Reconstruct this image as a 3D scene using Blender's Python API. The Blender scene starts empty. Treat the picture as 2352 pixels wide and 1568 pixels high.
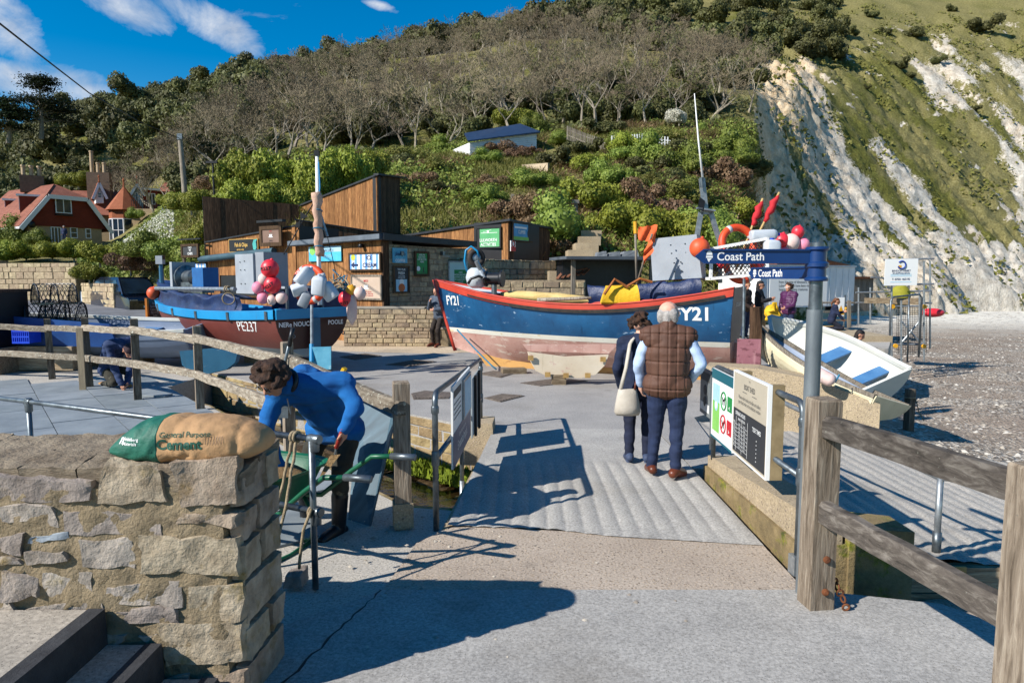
import bpy,bmesh,math,random
import numpy as np
from mathutils import Vector,Matrix,noise
from mathutils.bvhtree import BVHTree
R=math.radians
V=Vector
rnd=random.Random(7)
npr=np.random.default_rng(11)
S=bpy.context.scene
C=S.collection
# camera
CAMZ,FPX,HOR=2.0,1568.0,635.0  # lens in pixels of a 2352 wide frame, horizon row
PITCH=math.atan((784-HOR)/FPX)
cam=bpy.data.cameras.new('camera');cam.lens=24;cam.sensor_width=36
cam.clip_start=.05;cam.clip_end=6000
co=bpy.data.objects.new('camera',cam);C.objects.link(co)
co.location=(0,0,CAMZ);co.rotation_euler=(math.pi/2-PITCH,0,0)
S.camera=co
# light
SUN_EL,SUN_DIR=R(35),V((-.86,-.51)) # where the sun stands, seen from the scene
sl=bpy.data.lights.new('sun','SUN');sl.energy=5.0;sl.angle=R(.5);sl.color=(1,.955,.89)
so=bpy.data.objects.new('sun',sl);C.objects.link(so)
sv=V((SUN_DIR.x*math.cos(SUN_EL),SUN_DIR.y*math.cos(SUN_EL),math.sin(SUN_EL)))
so.rotation_euler=(-sv).to_track_quat('-Z','Y').to_euler();so.location=(-20,-12,30)
S.view_settings.view_transform='Standard';S.view_settings.look='None'
S.view_settings.exposure=0.58;S.view_settings.gamma=1
S.view_settings.use_curve_mapping=False
def lin(c):
 if isinstance(c,str):
  c=c.lstrip('#');c=[int(c[i:i+2],16)/255 for i in(0,2,4)]
  return tuple(x/12.92 if x<=.04045 else((x+.055)/1.055)**2.4 for x in c)+(1,)
 return tuple(c[:3])+(1,)
class NT: # tiny node-tree helper
 def __init__(s,t):s.t=t;t.nodes.clear()
 def n(s,ty,_p=None,**k):
  nd=s.t.nodes.new(ty)
  for a,b in(_p or{}).items():setattr(nd,a,b)
  for a,b in k.items():
   a=a.replace('_',' ')
   i=nd.inputs[int(a[1:])]if a[0]=='i' and a[1:].isdigit()else nd.inputs[a]
   s.set(i,b)
  return nd
 def set(s,i,b):
  if isinstance(b,bpy.types.NodeSocket):s.t.links.new(b,i)
  elif isinstance(b,bpy.types.Node):s.t.links.new(b.outputs[0],i)
  else:i.default_value=b
 def math(s,op,a,b=0.,c=0.,clamp=False):
  nd=s.t.nodes.new('ShaderNodeMath');nd.operation=op;nd.use_clamp=clamp
  for i,v in enumerate((a,b,c)):s.set(nd.inputs[i],v)
  return nd.outputs[0]
 def ramp(s,fac,stops,interp='LINEAR'):
  nd=s.t.nodes.new('ShaderNodeValToRGB');cr=nd.color_ramp;cr.interpolation=interp
  while len(cr.elements)<len(stops):cr.elements.new(.5)
  for e,(p,c)in zip(cr.elements,stops):e.position=p;e.color=lin(c)
  s.set(nd.inputs[0],fac);return nd.outputs[0]
 def mix(s,fac,a,b,mode='MIX'):
  nd=s.t.nodes.new('ShaderNodeMix');nd.data_type='RGBA';nd.blend_type=mode
  s.set(nd.inputs[0],fac);s.set(nd.inputs[6],a);s.set(nd.inputs[7],b);return nd.outputs[2]
 def noise(s,vec,scale,detail=5,rough=.55,out=0,dist=0):
  nd=s.n('ShaderNodeTexNoise',Scale=scale,Detail=detail,Roughness=rough,Distortion=dist)
  s.set(nd.inputs['Vector'],vec);return nd.outputs[out]
 def map(s,vec,sc=(1,1,1),rot=(0,0,0),loc=(0,0,0)):
  nd=s.n('ShaderNodeMapping',Scale=sc,Rotation=rot,Location=loc);s.set(nd.inputs[0],vec);return nd.outputs[0]
w=bpy.data.worlds.new('World');S.world=w;w.use_nodes=True
t=NT(w.node_tree)
sky=t.n('ShaderNodeTexSky',{'sky_type':'NISHITA','sun_disc':False,'sun_elevation':SUN_EL,
'sun_rotation':math.atan2(SUN_DIR.x,SUN_DIR.y),'air_density':1.0,'dust_density':.05,'ozone_density':2.0,'altitude':0})
hs=t.n('ShaderNodeHueSaturation',Hue=.5,Saturation=1.62,Value=1.0);t.set(hs.inputs['Color'],sky.outputs[0])
tc=t.n('ShaderNodeTexCoord')
sep=t.n('ShaderNodeSeparateXYZ');t.set(sep.inputs[0],tc.outputs['Generated'])
yy=t.math('MAXIMUM',t.math('ABSOLUTE',sep.outputs[1]),.02)
uu=t.math('DIVIDE',sep.outputs[0],yy);vv=t.math('DIVIDE',sep.outputs[2],yy)
cmb=t.n('ShaderNodeCombineXYZ');t.set(cmb.inputs[0],uu);t.set(cmb.inputs[1],vv)
def lobe(px,py,lx,ly,ang): # a bank of cloud: where on the sky, its size, its slant
 u0,v0=(px-1176)/FPX,(HOR-py)/FPX
 a,b=t.math('SUBTRACT',uu,u0),t.math('SUBTRACT',vv,v0)
 c,s_=math.cos(ang),math.sin(ang)
 p=t.math('DIVIDE',t.math('ADD',t.math('MULTIPLY',a,c),t.math('MULTIPLY',b,s_)),lx/FPX)
 q=t.math('DIVIDE',t.math('SUBTRACT',t.math('MULTIPLY',b,c),t.math('MULTIPLY',a,s_)),ly/FPX)
 return t.math('SUBTRACT',1.0,t.math('ADD',t.math('MULTIPLY',p,p),t.math('MULTIPLY',q,q)),clamp=True)
m=None
for L in((330,45,150,55,-.45),(500,75,190,48,-.5),(40,60,190,75,-.75),(60,205,260,60,-.05),(200,225,120,30,0),
(880,40,60,14,-.3),(600,0,40,10,0),(-500,150,300,90,-.3),(2900,120,400,90,.2)):
 l=lobe(*L);m=l if m is None else t.math('MAXIMUM',m,l)
wv=t.map(cmb.outputs[0],(1,1.5,1),(0,0,.35))
nz=t.noise(wv,8.5,10,.66,dist=.5)
cl=t.math('SUBTRACT',t.math('ADD',nz,t.math('MULTIPLY',m,.40)),.63)
cl=t.math('MULTIPLY',cl,2.6,clamp=True)
cl=t.math('MULTIPLY',cl,.86)
nz2=t.noise(wv,14,6)
ccol=t.ramp(nz2,[(.3,(3.4,3.9,4.8)),(.62,(6.4,6.6,6.9))])
fin=t.mix(cl,hs.outputs[0],ccol)
bg=t.n('ShaderNodeBackground',Strength=.092);t.set(bg.inputs[0],fin)
out=t.n('ShaderNodeOutputWorld');t.set(out.inputs[0],bg.outputs[0])
# pixel -> place
_f=V((0,math.cos(PITCH),-math.sin(PITCH)));_u=V((0,math.sin(PITCH),math.cos(PITCH)))
def ray(px,py):return _f+V((1,0,0))*((px-1176)/FPX)+_u*((784-py)/FPX)
def A(px,py,Y): # point on the ray at depth Y
 d=ray(px,py);return V((0,0,CAMZ))+d*(Y/d.y)
def G(px,py,z=0.): # point where the ray meets height z
 d=ray(px,py);return V((0,0,CAMZ))+d*((z-CAMZ)/d.z)
 # things and parts
def tag(o,label=None,cat=None,group=None,kind=None):
 if label:o['label']=label
 if cat:o['category']=cat
 if group:o['group']=group
 if kind:o['kind']=kind
 return o
def thing(name,label,cat,loc=(0,0,0),group=None):
 o=bpy.data.objects.new(name,None);C.objects.link(o);o.empty_display_size=.1
 o.location=loc;return tag(o,label,cat,group)
def link(name,me,parent=None):
 o=bpy.data.objects.new(name,me);C.objects.link(o)
 if parent is not None:o.parent=parent
 return o
def base(o): # world place of the root a part hangs from
 p=V((0,0,0))
 while o is not None:p=p+o.location;o=o.parent
 return p
def copy_tree(o,parent=None):
 c=o.copy();C.objects.link(c);c.parent=parent
 for ch in list(o.children):copy_tree(ch,c)
 return c
class MB: # collects faces, builds one mesh object (world coordinates in)
 def __init__(s):s.v=[];s.f=[];s.m=[];s.cur=0
 def add(s,vs,fs):
  b=len(s.v);s.v+=[tuple(x)for x in vs]
  for f in fs:s.f.append(tuple(i+b for i in f));s.m.append(s.cur)
  return s
 def hexa(s,p): # 8 corners: bottom 0-3, top 4-7
  return s.add(p,[(0,3,2,1),(4,5,6,7),(0,1,5,4),(1,2,6,5),(2,3,7,6),(3,0,4,7)])
 def box(s,c,d,rz=0.,M=None):
  c=V(c);p=[]
  for z in(-1,1):
   for x,y in((-1,-1),(1,-1),(1,1),(-1,1)):
    q=V((x*d[0]/2,y*d[1]/2,z*d[2]/2))
    if M is not None:q=M@q
    elif rz:q=Matrix.Rotation(rz,3,'Z')@q
    p.append(c+q)
  return s.hexa(p)
 def bar(s,a,b,w,h=None,up=(0,0,1),taper=1.):
  a,b=V(a),V(b);h=h or w;d=(b-a).normalized();up=V(up)
  r=d.cross(up)
  if r.length<1e-4:r=d.cross(V((0,1,0)))
  r.normalize();u=r.cross(d).normalized();p=[]
  for q,k in((a,1),(b,taper)):
   for x,y in((-1,-1),(1,-1),(1,1),(-1,1)):p.append(q+r*(x*w/2*k)+u*(y*h/2*k))
  return s.hexa(p)
 def tube(s,pts,r,n=8,cap=True,closed=False,sx=1.):
  pts=[V(p)for p in pts];k=len(pts);r=r if isinstance(r,(list,tuple))else[r]*k
  vs=[];fs=[];prev=None
  for i,p in enumerate(pts):
   if closed:d=pts[(i+1)%k]-pts[i-1]
   else:d=pts[min(i+1,k-1)]-pts[max(i-1,0)]
   if d.length<1e-9:d=V((0,0,1))
   d.normalize()
   if prev is None:
    x=d.cross(V((0,0,1)));
    if x.length<.05:x=d.cross(V((0,1,0)))
   else:x=prev-d*prev.dot(d)
   x.normalize();prev=x;y=d.cross(x)
   for j in range(n):
    a=2*math.pi*j/n;vs.append(p+x*(math.cos(a)*r[i]*sx)+y*(math.sin(a)*r[i]))
  for i in range(k if closed else k-1):
   for j in range(n):
    a,b=i*n+j,i*n+(j+1)%n;c,d=((i+1)%k)*n+(j+1)%n,((i+1)%k)*n+j
    fs.append((a,b,c,d))
  if cap and not closed:fs+=[tuple(range(n))[::-1],tuple(range((k-1)*n,k*n))]
  return s.add(vs,fs)
 def loft(s,rings,cap=True,closed=True):
  n=len(rings[0]);vs=[p for r in rings for p in r];fs=[]
  for i in range(len(rings)-1):
   for j in range(n if closed else n-1):
    fs.append((i*n+j,i*n+(j+1)%n,(i+1)*n+(j+1)%n,(i+1)*n+j))
  if cap and closed:fs+=[tuple(range(n))[::-1],tuple(range((len(rings)-1)*n,len(rings)*n))]
  return s.add(vs,fs)
 def lathe(s,prof,c=(0,0,0),ax=(0,0,1),n=20):
  c,ax=V(c),V(ax).normalized();x=ax.cross(V((0,1,0)))
  if x.length<.1:x=ax.cross(V((1,0,0)))
  x.normalize();y=ax.cross(x)
  return s.loft([[c+ax*h+(x*math.cos(a)+y*math.sin(a))*max(r,1e-4)for a in[2*math.pi*j/n for j in range(n)]]for r,h in prof])
 def ball(s,c,r,n=16,sc=(1,1,1),M=None):
  rings=[]
  for i in range(n//2+1):
   a=math.pi*i/(n//2);q=[]
   for j in range(n):
    b=2*math.pi*j/n
    p=V((math.sin(a)*math.cos(b)*sc[0],math.sin(a)*math.sin(b)*sc[1],-math.cos(a)*sc[2]))*r
    if i in(0,n//2):p=V((0.002*math.cos(b)*r,.002*math.sin(b)*r,p.z))
    if M is not None:p=M@p
    q.append(V(c)+p)
   rings.append(q)
  return s.loft(rings)
 def torus(s,c,R_,r,ax=(0,0,1),n=28,k=10,a0=0,a1=2*math.pi):
  c,ax=V(c),V(ax).normalized();x=ax.cross(V((0,0,1)))
  if x.length<.1:x=ax.cross(V((0,1,0)))
  x.normalize();y=ax.cross(x);full=abs(a1-a0-2*math.pi)<1e-3
  pts=[c+(x*math.cos(a)+y*math.sin(a))*R_ for a in[a0+(a1-a0)*i/(n if full else n-1)for i in range(n)]]
  return s.tube(pts,r,k,closed=full)
 def prism(s,poly,z0,z1):
  n=len(poly);vs=[(p[0],p[1],z0)for p in poly]+[(p[0],p[1],z1)for p in poly]
  return s.add(vs,[tuple(range(n))[::-1],tuple(range(n,2*n))]+[(i,(i+1)%n,n+(i+1)%n,n+i)for i in range(n)])
 def fbox(s,F,u0,u1,v0,v1,d0,d1):
  return s.hexa([F(u0,v0,d1),F(u1,v0,d1),F(u1,v0,d0),F(u0,v0,d0),F(u0,v1,d1),F(u1,v1,d1),F(u1,v1,d0),F(u0,v1,d0)])
 def build(s,name,mat,parent=None,smooth=False,label=None,fix=False,auto=None):
  me=bpy.data.meshes.new(name);b=base(parent)
  me.from_pydata([(x-b.x,y-b.y,z-b.z)for x,y,z in s.v],[],s.f)
  for m in(mat if isinstance(mat,(list,tuple))else[mat]):me.materials.append(m)
  if max(s.m,default=0):me.polygons.foreach_set('material_index',s.m)
  if fix:
   bm=bmesh.new();bm.from_mesh(me);bmesh.ops.recalc_face_normals(bm,faces=bm.faces);bm.to_mesh(me);bm.free()
  if smooth:
   me.shade_smooth()
   if auto:
    me.set_sharp_from_angle(angle=R(auto))
  me.update()
  o=link(name,me,parent)
  if label:o['label']=label
  return o
class Face: # a vertical (or any) plane with its own right/up
 def __init__(s,c,r,up=(0,0,1)):
  s.c=V(c);s.r=V(r).normalized();s.u=V(up).normalized();s.n=s.r.cross(s.u).normalized()
 def __call__(s,u,v,d=0.):return s.c+s.r*u+s.u*v+s.n*d
def text(body,F,u,v,size,mat,parent,d=.006,bold=0.,sx=1.,align='CENTER',name='lettering',ex=.0015,shear=0.):
 cu=bpy.data.curves.new('t','FONT');cu.body=body;cu.size=1;cu.offset=bold;cu.align_x=align
 cu.extrude=0;cu.shear=shear;cu.resolution_u=3;cu.space_line=.95
 ob=bpy.data.objects.new('t',cu);C.objects.link(ob)
 me=bpy.data.meshes.new_from_object(ob);bpy.data.objects.remove(ob);bpy.data.curves.remove(cu)
 b=base(parent)
 for q in me.vertices:q.co=F(u+q.co.x*size*sx,v+q.co.y*size*.98,d)-b
 me.materials.clear();me.materials.append(mat);me.name=name
 return link(name,me,parent)
 # materials
MATS={}
def mat(name,fn):
 if name in MATS:return MATS[name]
 m=bpy.data.materials.new(name);m.use_nodes=True;t=NT(m.node_tree)
 o=t.n('ShaderNodeOutputMaterial');tcn=t.n('ShaderNodeTexCoord')
 b=fn(t,tcn.outputs['Object']);t.set(o.inputs[0],b.outputs[0]);MATS[name]=m;return m
def bsdf(t,col,rough=.8,metal=0.,bump=None,bstr=.3,bdist=.02,spec=.4,coat=0.,trans=0.,**k):
 b=t.n('ShaderNodeBsdfPrincipled',Roughness=rough,Metallic=metal)
 t.set(b.inputs['Base Color'],lin(col)if isinstance(col,(tuple,str))else col)
 b.inputs['Specular IOR Level'].default_value=spec;b.inputs['Coat Weight'].default_value=coat
 b.inputs['Transmission Weight'].default_value=trans
 if bump is not None:
  bp=t.n('ShaderNodeBump',Strength=bstr,Distance=bdist);t.set(bp.inputs['Height'],bump);t.set(b.inputs['Normal'],bp.outputs[0])
 return b
def P(name,c1,c2=None,sc=4.,rough=.75,bump=.0,bsc=60.,metal=0.,st=(1,1,1),dirt=None,dsc=9.,damt=.55,spec=.4,coat=0.,bd=.01,rnd_v=0.):
 """plain paint/stone/cloth: two tones in soft patches, optional dirt patches, fine relief"""
 def fn(t,v):
  vm=t.map(v,st)if st!=(1,1,1)else v
  col=lin(c1)
  if c2 is not None:col=t.ramp(t.noise(vm,sc,6,.6),[(.32,c1),(.68,c2)])
  if dirt is not None:
   k=t.math('MULTIPLY',t.math('SUBTRACT',t.noise(vm,dsc,8,.65),damt),6.,clamp=True);col=t.mix(k,col,lin(dirt))
  if rnd_v:
   oi=t.n('ShaderNodeObjectInfo');h=t.n('ShaderNodeHueSaturation')
   t.set(h.inputs['Value'],t.math('ADD',t.math('MULTIPLY',oi.outputs['Random'],rnd_v),1-rnd_v/2))
   t.set(h.inputs['Hue'],t.math('ADD',t.math('MULTIPLY',oi.outputs['Random'],.02),.49))
   t.set(h.inputs['Color'],col);col=h.outputs[0]
  return bsdf(t,col,rough,metal,t.noise(vm,bsc,6,.65)if bump else None,bump,bd,spec,coat)
 return mat(name,fn)
CONC='#8f8b85'
def _concrete(c1,c2,spk,ssc,sth,bst=.5,aggr=0.):
 def fn(t,v):
  col=t.ramp(t.noise(v,1.3,8,.65),[(.3,c1),(.7,c2)])
  fine=t.noise(v,55,4,.7)
  col=t.mix(.45,col,t.ramp(fine,[(.3,(.1,.1,.1)),(.7,(1,1,1))]),'OVERLAY')
  vo=t.n('ShaderNodeTexVoronoi',Scale=ssc);t.set(vo.inputs['Vector'],v)
  k=t.math('MULTIPLY',t.math('SUBTRACT',sth,vo.outputs['Distance']),14,clamp=True)
  sc_=t.math('MULTIPLY',k,t.math('GREATER_THAN',t.noise(v,ssc*.45,2),.5 if not aggr else .36))
  pc=t.mix(.35,lin(spk),vo.outputs['Color'],'MULTIPLY')if aggr else lin(spk)
  if aggr:pc=t.mix(t.math('MULTIPLY',vo.outputs['Color'],1.),t.ramp(vo.outputs['Color'],[(.1,'#5a5148'),(.45,'#a08c74'),(.8,'#cbb9a2')]),lin('#b5a28c'))
  col=t.mix(sc_,col,pc)
  st_=t.math('MULTIPLY',t.math('SUBTRACT',t.noise(v,1.7,9,.72),.585),6,clamp=True)
  col=t.mix(t.math('MULTIPLY',st_,.6),col,lin('#4b443a'))
  s2=t.math('MULTIPLY',t.math('SUBTRACT',t.noise(v,.45,7,.6),.52),5,clamp=True);col=t.mix(t.math('MULTIPLY',s2,.6),col,lin('#726a5e'))
  h=t.math('ADD',t.math('MULTIPLY',fine,.5),t.math('MULTIPLY',k,.8 if aggr else .25))
  return bsdf(t,col,.88,0,h,bst,.008)
 return fn
m_apron=mat('apron_concrete',_concrete('#87847f','#a09c95','#5f5a54',70,.22))
m_ramp=mat('ramp_concrete',_concrete('#8e8b86','#a6a29a','#6a655e',60,.2,.6))
m_aggr=mat('exposed_aggregate',_concrete('#948677','#a99b8b','#8a7b6a',42,.34,.9,1))
m_tarmac=mat('tarmac',_concrete('#85827e','#9a9690','#63605c',48,.26,.7))
m_sandy=mat('sandy_verge',_concrete('#ad9a80','#c2ae92','#8a7b69',40,.3,.8,1))
m_slip=mat('slipway_concrete',_concrete('#9a958d','#aea79b','#7a746a',45,.28,.8,0))
m_wallc=mat('old_concrete',_concrete('#8f7f66','#a9987c','#5f5444',34,.3,.9,1))
def _moss(t,v):
 col=t.ramp(t.noise(v,3,8,.7),[(.3,'#5d5038'),(.5,'#84724f'),(.7,'#a38f6c')])
 k=t.math('MULTIPLY',t.math('SUBTRACT',t.noise(v,5,6,.7),.53),9,clamp=True)
 col=t.mix(k,col,t.ramp(t.noise(v,22,4),[(.35,'#3d4416'),(.6,'#77791f'),(.75,'#a5842a')]))
 return bsdf(t,col,.95,0,t.noise(v,45,6,.7),.8,.015)
m_mossy=mat('mossy_concrete',_moss)
def _wood(c1,c2,c3,lich=.0,st=(14,14,.9),bst=.6):
 def fn(t,v):
  oi=t.n('ShaderNodeObjectInfo')
  off=t.n('ShaderNodeVectorMath',{'operation':'SCALE'},i0=(17.,11.,7.));t.set(off.inputs['Scale'],oi.outputs['Random'])
  ad=t.n('ShaderNodeVectorMath');t.set(ad.inputs[0],v);t.set(ad.inputs[1],off.outputs[0]);v2=ad.outputs[0]
  g=t.noise(t.map(v2,st),3.2,8,.65,dist=.6)
  col=t.ramp(g,[(.28,c1),(.5,c2),(.72,c3)])
  h=t.n('ShaderNodeHueSaturation');t.set(h.inputs['Value'],t.math('ADD',t.math('MULTIPLY',oi.outputs['Random'],.6),.68));t.set(h.inputs['Color'],col);col=h.outputs[0]
  ht=g
  if lich:
   n=t.noise(v2,26,7,.72);k=t.math('MULTIPLY',t.math('SUBTRACT',n,1-lich),14,clamp=True)
   col=t.mix(k,col,t.ramp(t.noise(v2,40,3),[(.35,'#8f8d7c'),(.6,'#cfccbc')]));ht=t.math('ADD',g,t.math('MULTIPLY',k,.5))
  return bsdf(t,col,.9,0,ht,bst,.01,.2)
 return fn
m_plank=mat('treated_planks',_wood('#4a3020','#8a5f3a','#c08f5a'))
m_plankd=mat('dark_and_shaded_planks',_wood('#2a1f18','#4f3a2a','#7d6048'))  # darker twin of the planks; puts shade into side walls and one screen
m_rail_x=mat('lichen_rail',_wood('#4a4238','#7d7263','#a39988',.44,(2.5,2.5,9)))
m_post=mat('weathered_post',_wood('#40362b','#76695a','#9b8f7e',.30,(11,11,1.2),.9))
m_rail_dk=mat('dark_rail',_wood('#2e2a26','#544d46','#7d766d',.36,(2.5,2.5,9),.8))
m_grey_wood=mat('grey_boards',_wood('#4b443c','#7d7467','#a1988a',.1))
m_sleeper=mat('sleeper_wood',_wood('#5a4a38','#8d7b63','#b3a286',.06,(1.2,9,9),1.))
m_stone=P('wall_stone','#7a7066','#b0a498',6,.92,1.,24,dirt='#7d6c46',dsc=6,damt=.56,bd=.02,rnd_v=.4)
m_stone2=P('quarried_stone','#77695a','#b09c7e',5,.92,.7,22,dirt='#57524c',dsc=3.4,damt=.6,bd=.02,rnd_v=.55)
m_mortar=P('mortar','#76684f','#9c8a6e',9,.95,1.,55,dirt='#3f382e',dsc=7,damt=.58,bd=.02)
m_topstone=P('wall_top','#6d5f4e','#9a8b75',7,.95,1.,40,dirt='#4a4136',dsc=9,damt=.58,bd=.02,st=(1,1,4))
m_pale_stone=P('pale_rubble','#8c7b62','#b5a283',7,.93,.6,20,bd=.03,rnd_v=.3)
m_slate=P('slate_paving','#6d7478','#868d90',2.2,.62,.35,26,dirt='#a39a86',dsc=4,damt=.63,rnd_v=.22,spec=.5)
m_slate_sheet=P('slate_sheet','#2f4550','#486371',3,.6,.2,30,st=(1,6,.5),dirt='#6f8290',dsc=3,damt=.6)
m_galv=P('galvanised_pipe','#4d5357','#7d8589',9,.42,.12,60,metal=.75,dirt='#39332c',dsc=6,damt=.62)
m_galv_lt=P('bright_galvanised','#7c8184','#a5aaac',12,.4,.06,60,metal=.6)
m_rustpipe=P('rusting_pipe','#5d6468','#8a9092',3,.5,.2,40,metal=.4,st=(1,1,.3),dirt='#8a5a2c',dsc=3.2,damt=.53)
m_black=P('black','#0d0d0f','#18181b',5,.5)
m_blackp=P('black_plastic','#131416','#202226',8,.38,.05,50)
m_white=P('white_paint','#d6d5d0','#e6e5e2',3,.55,.05,40)
m_upvc=P('white_frames','#d9dadb',None,rough=.4)
m_navy=P('sign_navy','#0c2c5c','#0f3468',3,.35,.03,40,spec=.5)
m_rust=P('rust','#4a2a18','#7a4726',12,.9,.6,50)
m_gold=P('sign_gold','#c9a255',None,rough=.5)
m_glass=P('window_glass','#1b2733','#26384a',1.2,.08,spec=.8)
m_rope=P('rope','#7a6a50','#a8977a',30,.95,.8,140)
m_ropeblue=P('blue_rope','#1c5a78','#2f7f9a',20,.9,.5,120)
m_grass=P('turf','#3c4a1c','#55622a',2,.95,.9,18,dirt='#6d6540',dsc=1.2,damt=.55,bd=.05)
# fractal noise for whole arrays
def _h(ix,iy,iz):
 n=(ix*374761393+iy*668265263+iz*2147483647*3+1013904223)&0xffffffff
 n=((n^(n >> 13))*1274126177)&0xffffffff
 return((n^(n >> 16))&0xffff)/65535.
def vn(x,y,z=0.):
 x,y,z=np.broadcast_arrays(np.asarray(x,float),np.asarray(y,float),np.asarray(z,float))
 ix,iy,iz=(np.floor(a).astype(np.int64)for a in(x,y,z));fx,fy,fz=x-ix,y-iy,z-iz
 fx,fy,fz=(a*a*(3-2*a)for a in(fx,fy,fz));r=0.
 for dx in(0,1):
  for dy in(0,1):
   for dz in(0,1):
    r=r+_h(ix+dx,iy+dy,iz+dz)*(fx if dx else 1-fx)*(fy if dy else 1-fy)*(fz if dz else 1-fz)
 return r
def fbm(x,y,z=0.,o=5,g=.5):
 s,a,tot=0.,1.,0.
 for i in range(o):s=s+a*vn(x*2**i+13.7*i,y*2**i+7.1*i,z*2**i+3.3*i);tot+=a;a*=g
 return s/tot
def npmesh(name,verts,faces,mats,parent=None,midx=None,smooth=False):
 me=bpy.data.meshes.new(name);verts=np.asarray(verts,np.float32);faces=np.asarray(faces,np.int32);k=faces.shape[1]
 me.vertices.add(len(verts));me.vertices.foreach_set('co',verts.ravel())
 me.loops.add(faces.size);me.loops.foreach_set('vertex_index',faces.ravel())
 me.polygons.add(len(faces));me.polygons.foreach_set('loop_start',np.arange(0,faces.size,k,dtype=np.int32))
 try:me.polygons.foreach_set('loop_total',np.full(len(faces),k,dtype=np.int32))
 except Exception:pass
 for m in mats:me.materials.append(m)
 if midx is not None:me.polygons.foreach_set('material_index',np.asarray(midx,np.int32))
 me.update(calc_edges=True);me.validate()
 if smooth:me.shade_smooth()
 return link(name,me,parent)
def gridfaces(nr,nc):
 i=np.arange(nr-1)[:,None]*nc+np.arange(nc-1)[None,:];i=i.ravel()
 return np.stack([i,i+1,i+nc+1,i+nc],1)
def grid_sheet(name,x0,x1,y0,y1,nx,ny,zf,mats,**k):
 X,Y=np.meshgrid(np.linspace(x0,x1,nx),np.linspace(y0,y1,ny));Z=zf(X,Y)
 return npmesh(name,np.stack([X,Y,Z],-1).reshape(-1,3),gridfaces(ny,nx),mats,**k)
 # hill and cliff, one terrain sheet
COLS=[
(-700,[(40,655),(41,612),(52,596),(60,575),(75,548),(100,480),(150,400),(200,355),(320,350)]),
(0,[(40,657),(41,604),(52,592),(68,564),(88,545),(105,470),(150,385),(200,340),(320,330)]),
(170,[(39,664),(40,606),(50,590),(68,564),(90,560),(100,470),(130,360),(170,275),(230,260),(320,290)]),
(250,[(36.4,705),(37,655),(42,620),(50,595),(62,578),(88,566),(97,500),(106,430),(130,340),(170,255),(230,250),(320,290)]),
(310,[(35.4,705),(36,650),(40,605),(46,560),(54,545),(84,530),(95,480),(106,410),(130,330),(160,245),(210,235),(320,285)]),
(400,[(34,706),(34.6,640),(38,560),(43,500),(48,470),(60,460),(88,455),(98,410),(115,320),(150,245),(200,220),(320,280)]),
(480,[(27.6,720),(28,640),(30,560),(34,480),(42,440),(52,420),(66,400),(90,330),(120,260),(160,210),(210,195),(320,260)]),
(700,[(26.6,720),(27,600),(29,490),(33,450),(42,420),(52,385),(64,345),(85,280),(115,215),(155,168),(200,160),(320,230)]),
(900,[(27.6,720),(28,600),(30,530),(35,460),(42,405),(50,365),(62,335),(85,260),(115,180),(155,130),(200,122),(320,190)]),
(1100,[(26.6,720),(27,610),(30,535),(35,460),(42,400),(50,358),(62,325),(82,245),(112,150),(150,98),(200,82),(320,130)]),
(1300,[(26.6,720),(27,620),(30,560),(36,475),(44,400),(52,345),(60,312),(78,230),(105,135),(145,68),(200,40),(320,50)]),
(1500,[(27.6,720),(28,615),(31,545),(37,450),(45,370),(52,325),(62,285),(82,210),(112,115),(150,35),(200,-40),(320,-80)]),
(1690,[(30,720),(30.5,620),(34,545),(40,455),(48,370),(54,315),(64,260),(85,180),(112,110),(150,25),(200,-60),(320,-110)]),
(1735,[(34,660),(37,600),(42,520),(48,440),(54,360),(60,300),(72,230),(92,160),(120,95),(152,25),(200,-55),(320,-110)]),
(1765,[(48,650),(52,605),(58,540),(64,450),(70,360),(76,270),(83,195),(98,150),(125,90),(155,25),(200,-50),(320,-110)]),
(1820,[(52,650),(57,610),(63,545),(69,455),(75,360),(81,265),(88,185),(104,140),(130,85),(160,20),(200,-45),(320,-110)]),
(1900,[(57,655),(63,612),(70,545),(77,455),(85,355),(93,260),(102,190),(125,115),(160,25),(200,-45),(320,-110)]),
(2000,[(62,662),(67,622),(75,555),(83,465),(92,370),(102,275),(114,190),(135,105),(165,15),(200,-55),(320,-130)]),
(2150,[(68,684),(72,655),(81,580),(91,485),(103,375),(116,272),(130,175),(150,85),(175,0),(210,-70),(320,-150)]),
(2352,[(80,694),(84,668),(94,575),(105,465),(118,345),(132,225),(148,115),(165,20),(200,-85),(320,-180)]),
(2900,[(92,700),(96,670),(110,560),(122,450),(136,330),(152,200),(170,80),(190,-30),(230,-140),(320,-230)])]
_nr,_nc=430,400
_px=np.concatenate([np.linspace(-700,1690,215,endpoint=False),np.linspace(1690,1900,45,endpoint=False),np.linspace(1900,2900,_nc-260)])
_Y=26.0*(320/26.0)**np.linspace(0,1,_nr)
_ck=np.array([c[0]for c in COLS],float)
_tab=np.array([np.interp(_Y,[p[0]for p in c[1]],[p[1]for p in c[1]],left=900)for c in COLS]) # [col, row]
_py=np.array([np.interp(_px,_ck,_tab[:,j])for j in range(_nr)]) # [row, col]
for _ in range(2):_py[1:-1]=(_py[:-2]+2*_py[1:-1]+_py[2:])/4
PX=np.broadcast_to(_px[None,:],_py.shape);YY=np.broadcast_to(_Y[:,None],_py.shape)
cp,sp_=math.cos(PITCH),math.sin(PITCH)
def pix2w(px,py,Y):
 a,b=(px-1176)/FPX,(784-py)/FPX;dy=cp+sp_*b;dz=-sp_+cp*b
 return Y*a/dy,Y,CAMZ+Y*dz/dy
TX,TY,TZ=pix2w(PX,_py,YY);TX=np.array(TX);TY=np.array(TY)+0*TX;TZ=np.array(TZ)
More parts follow.
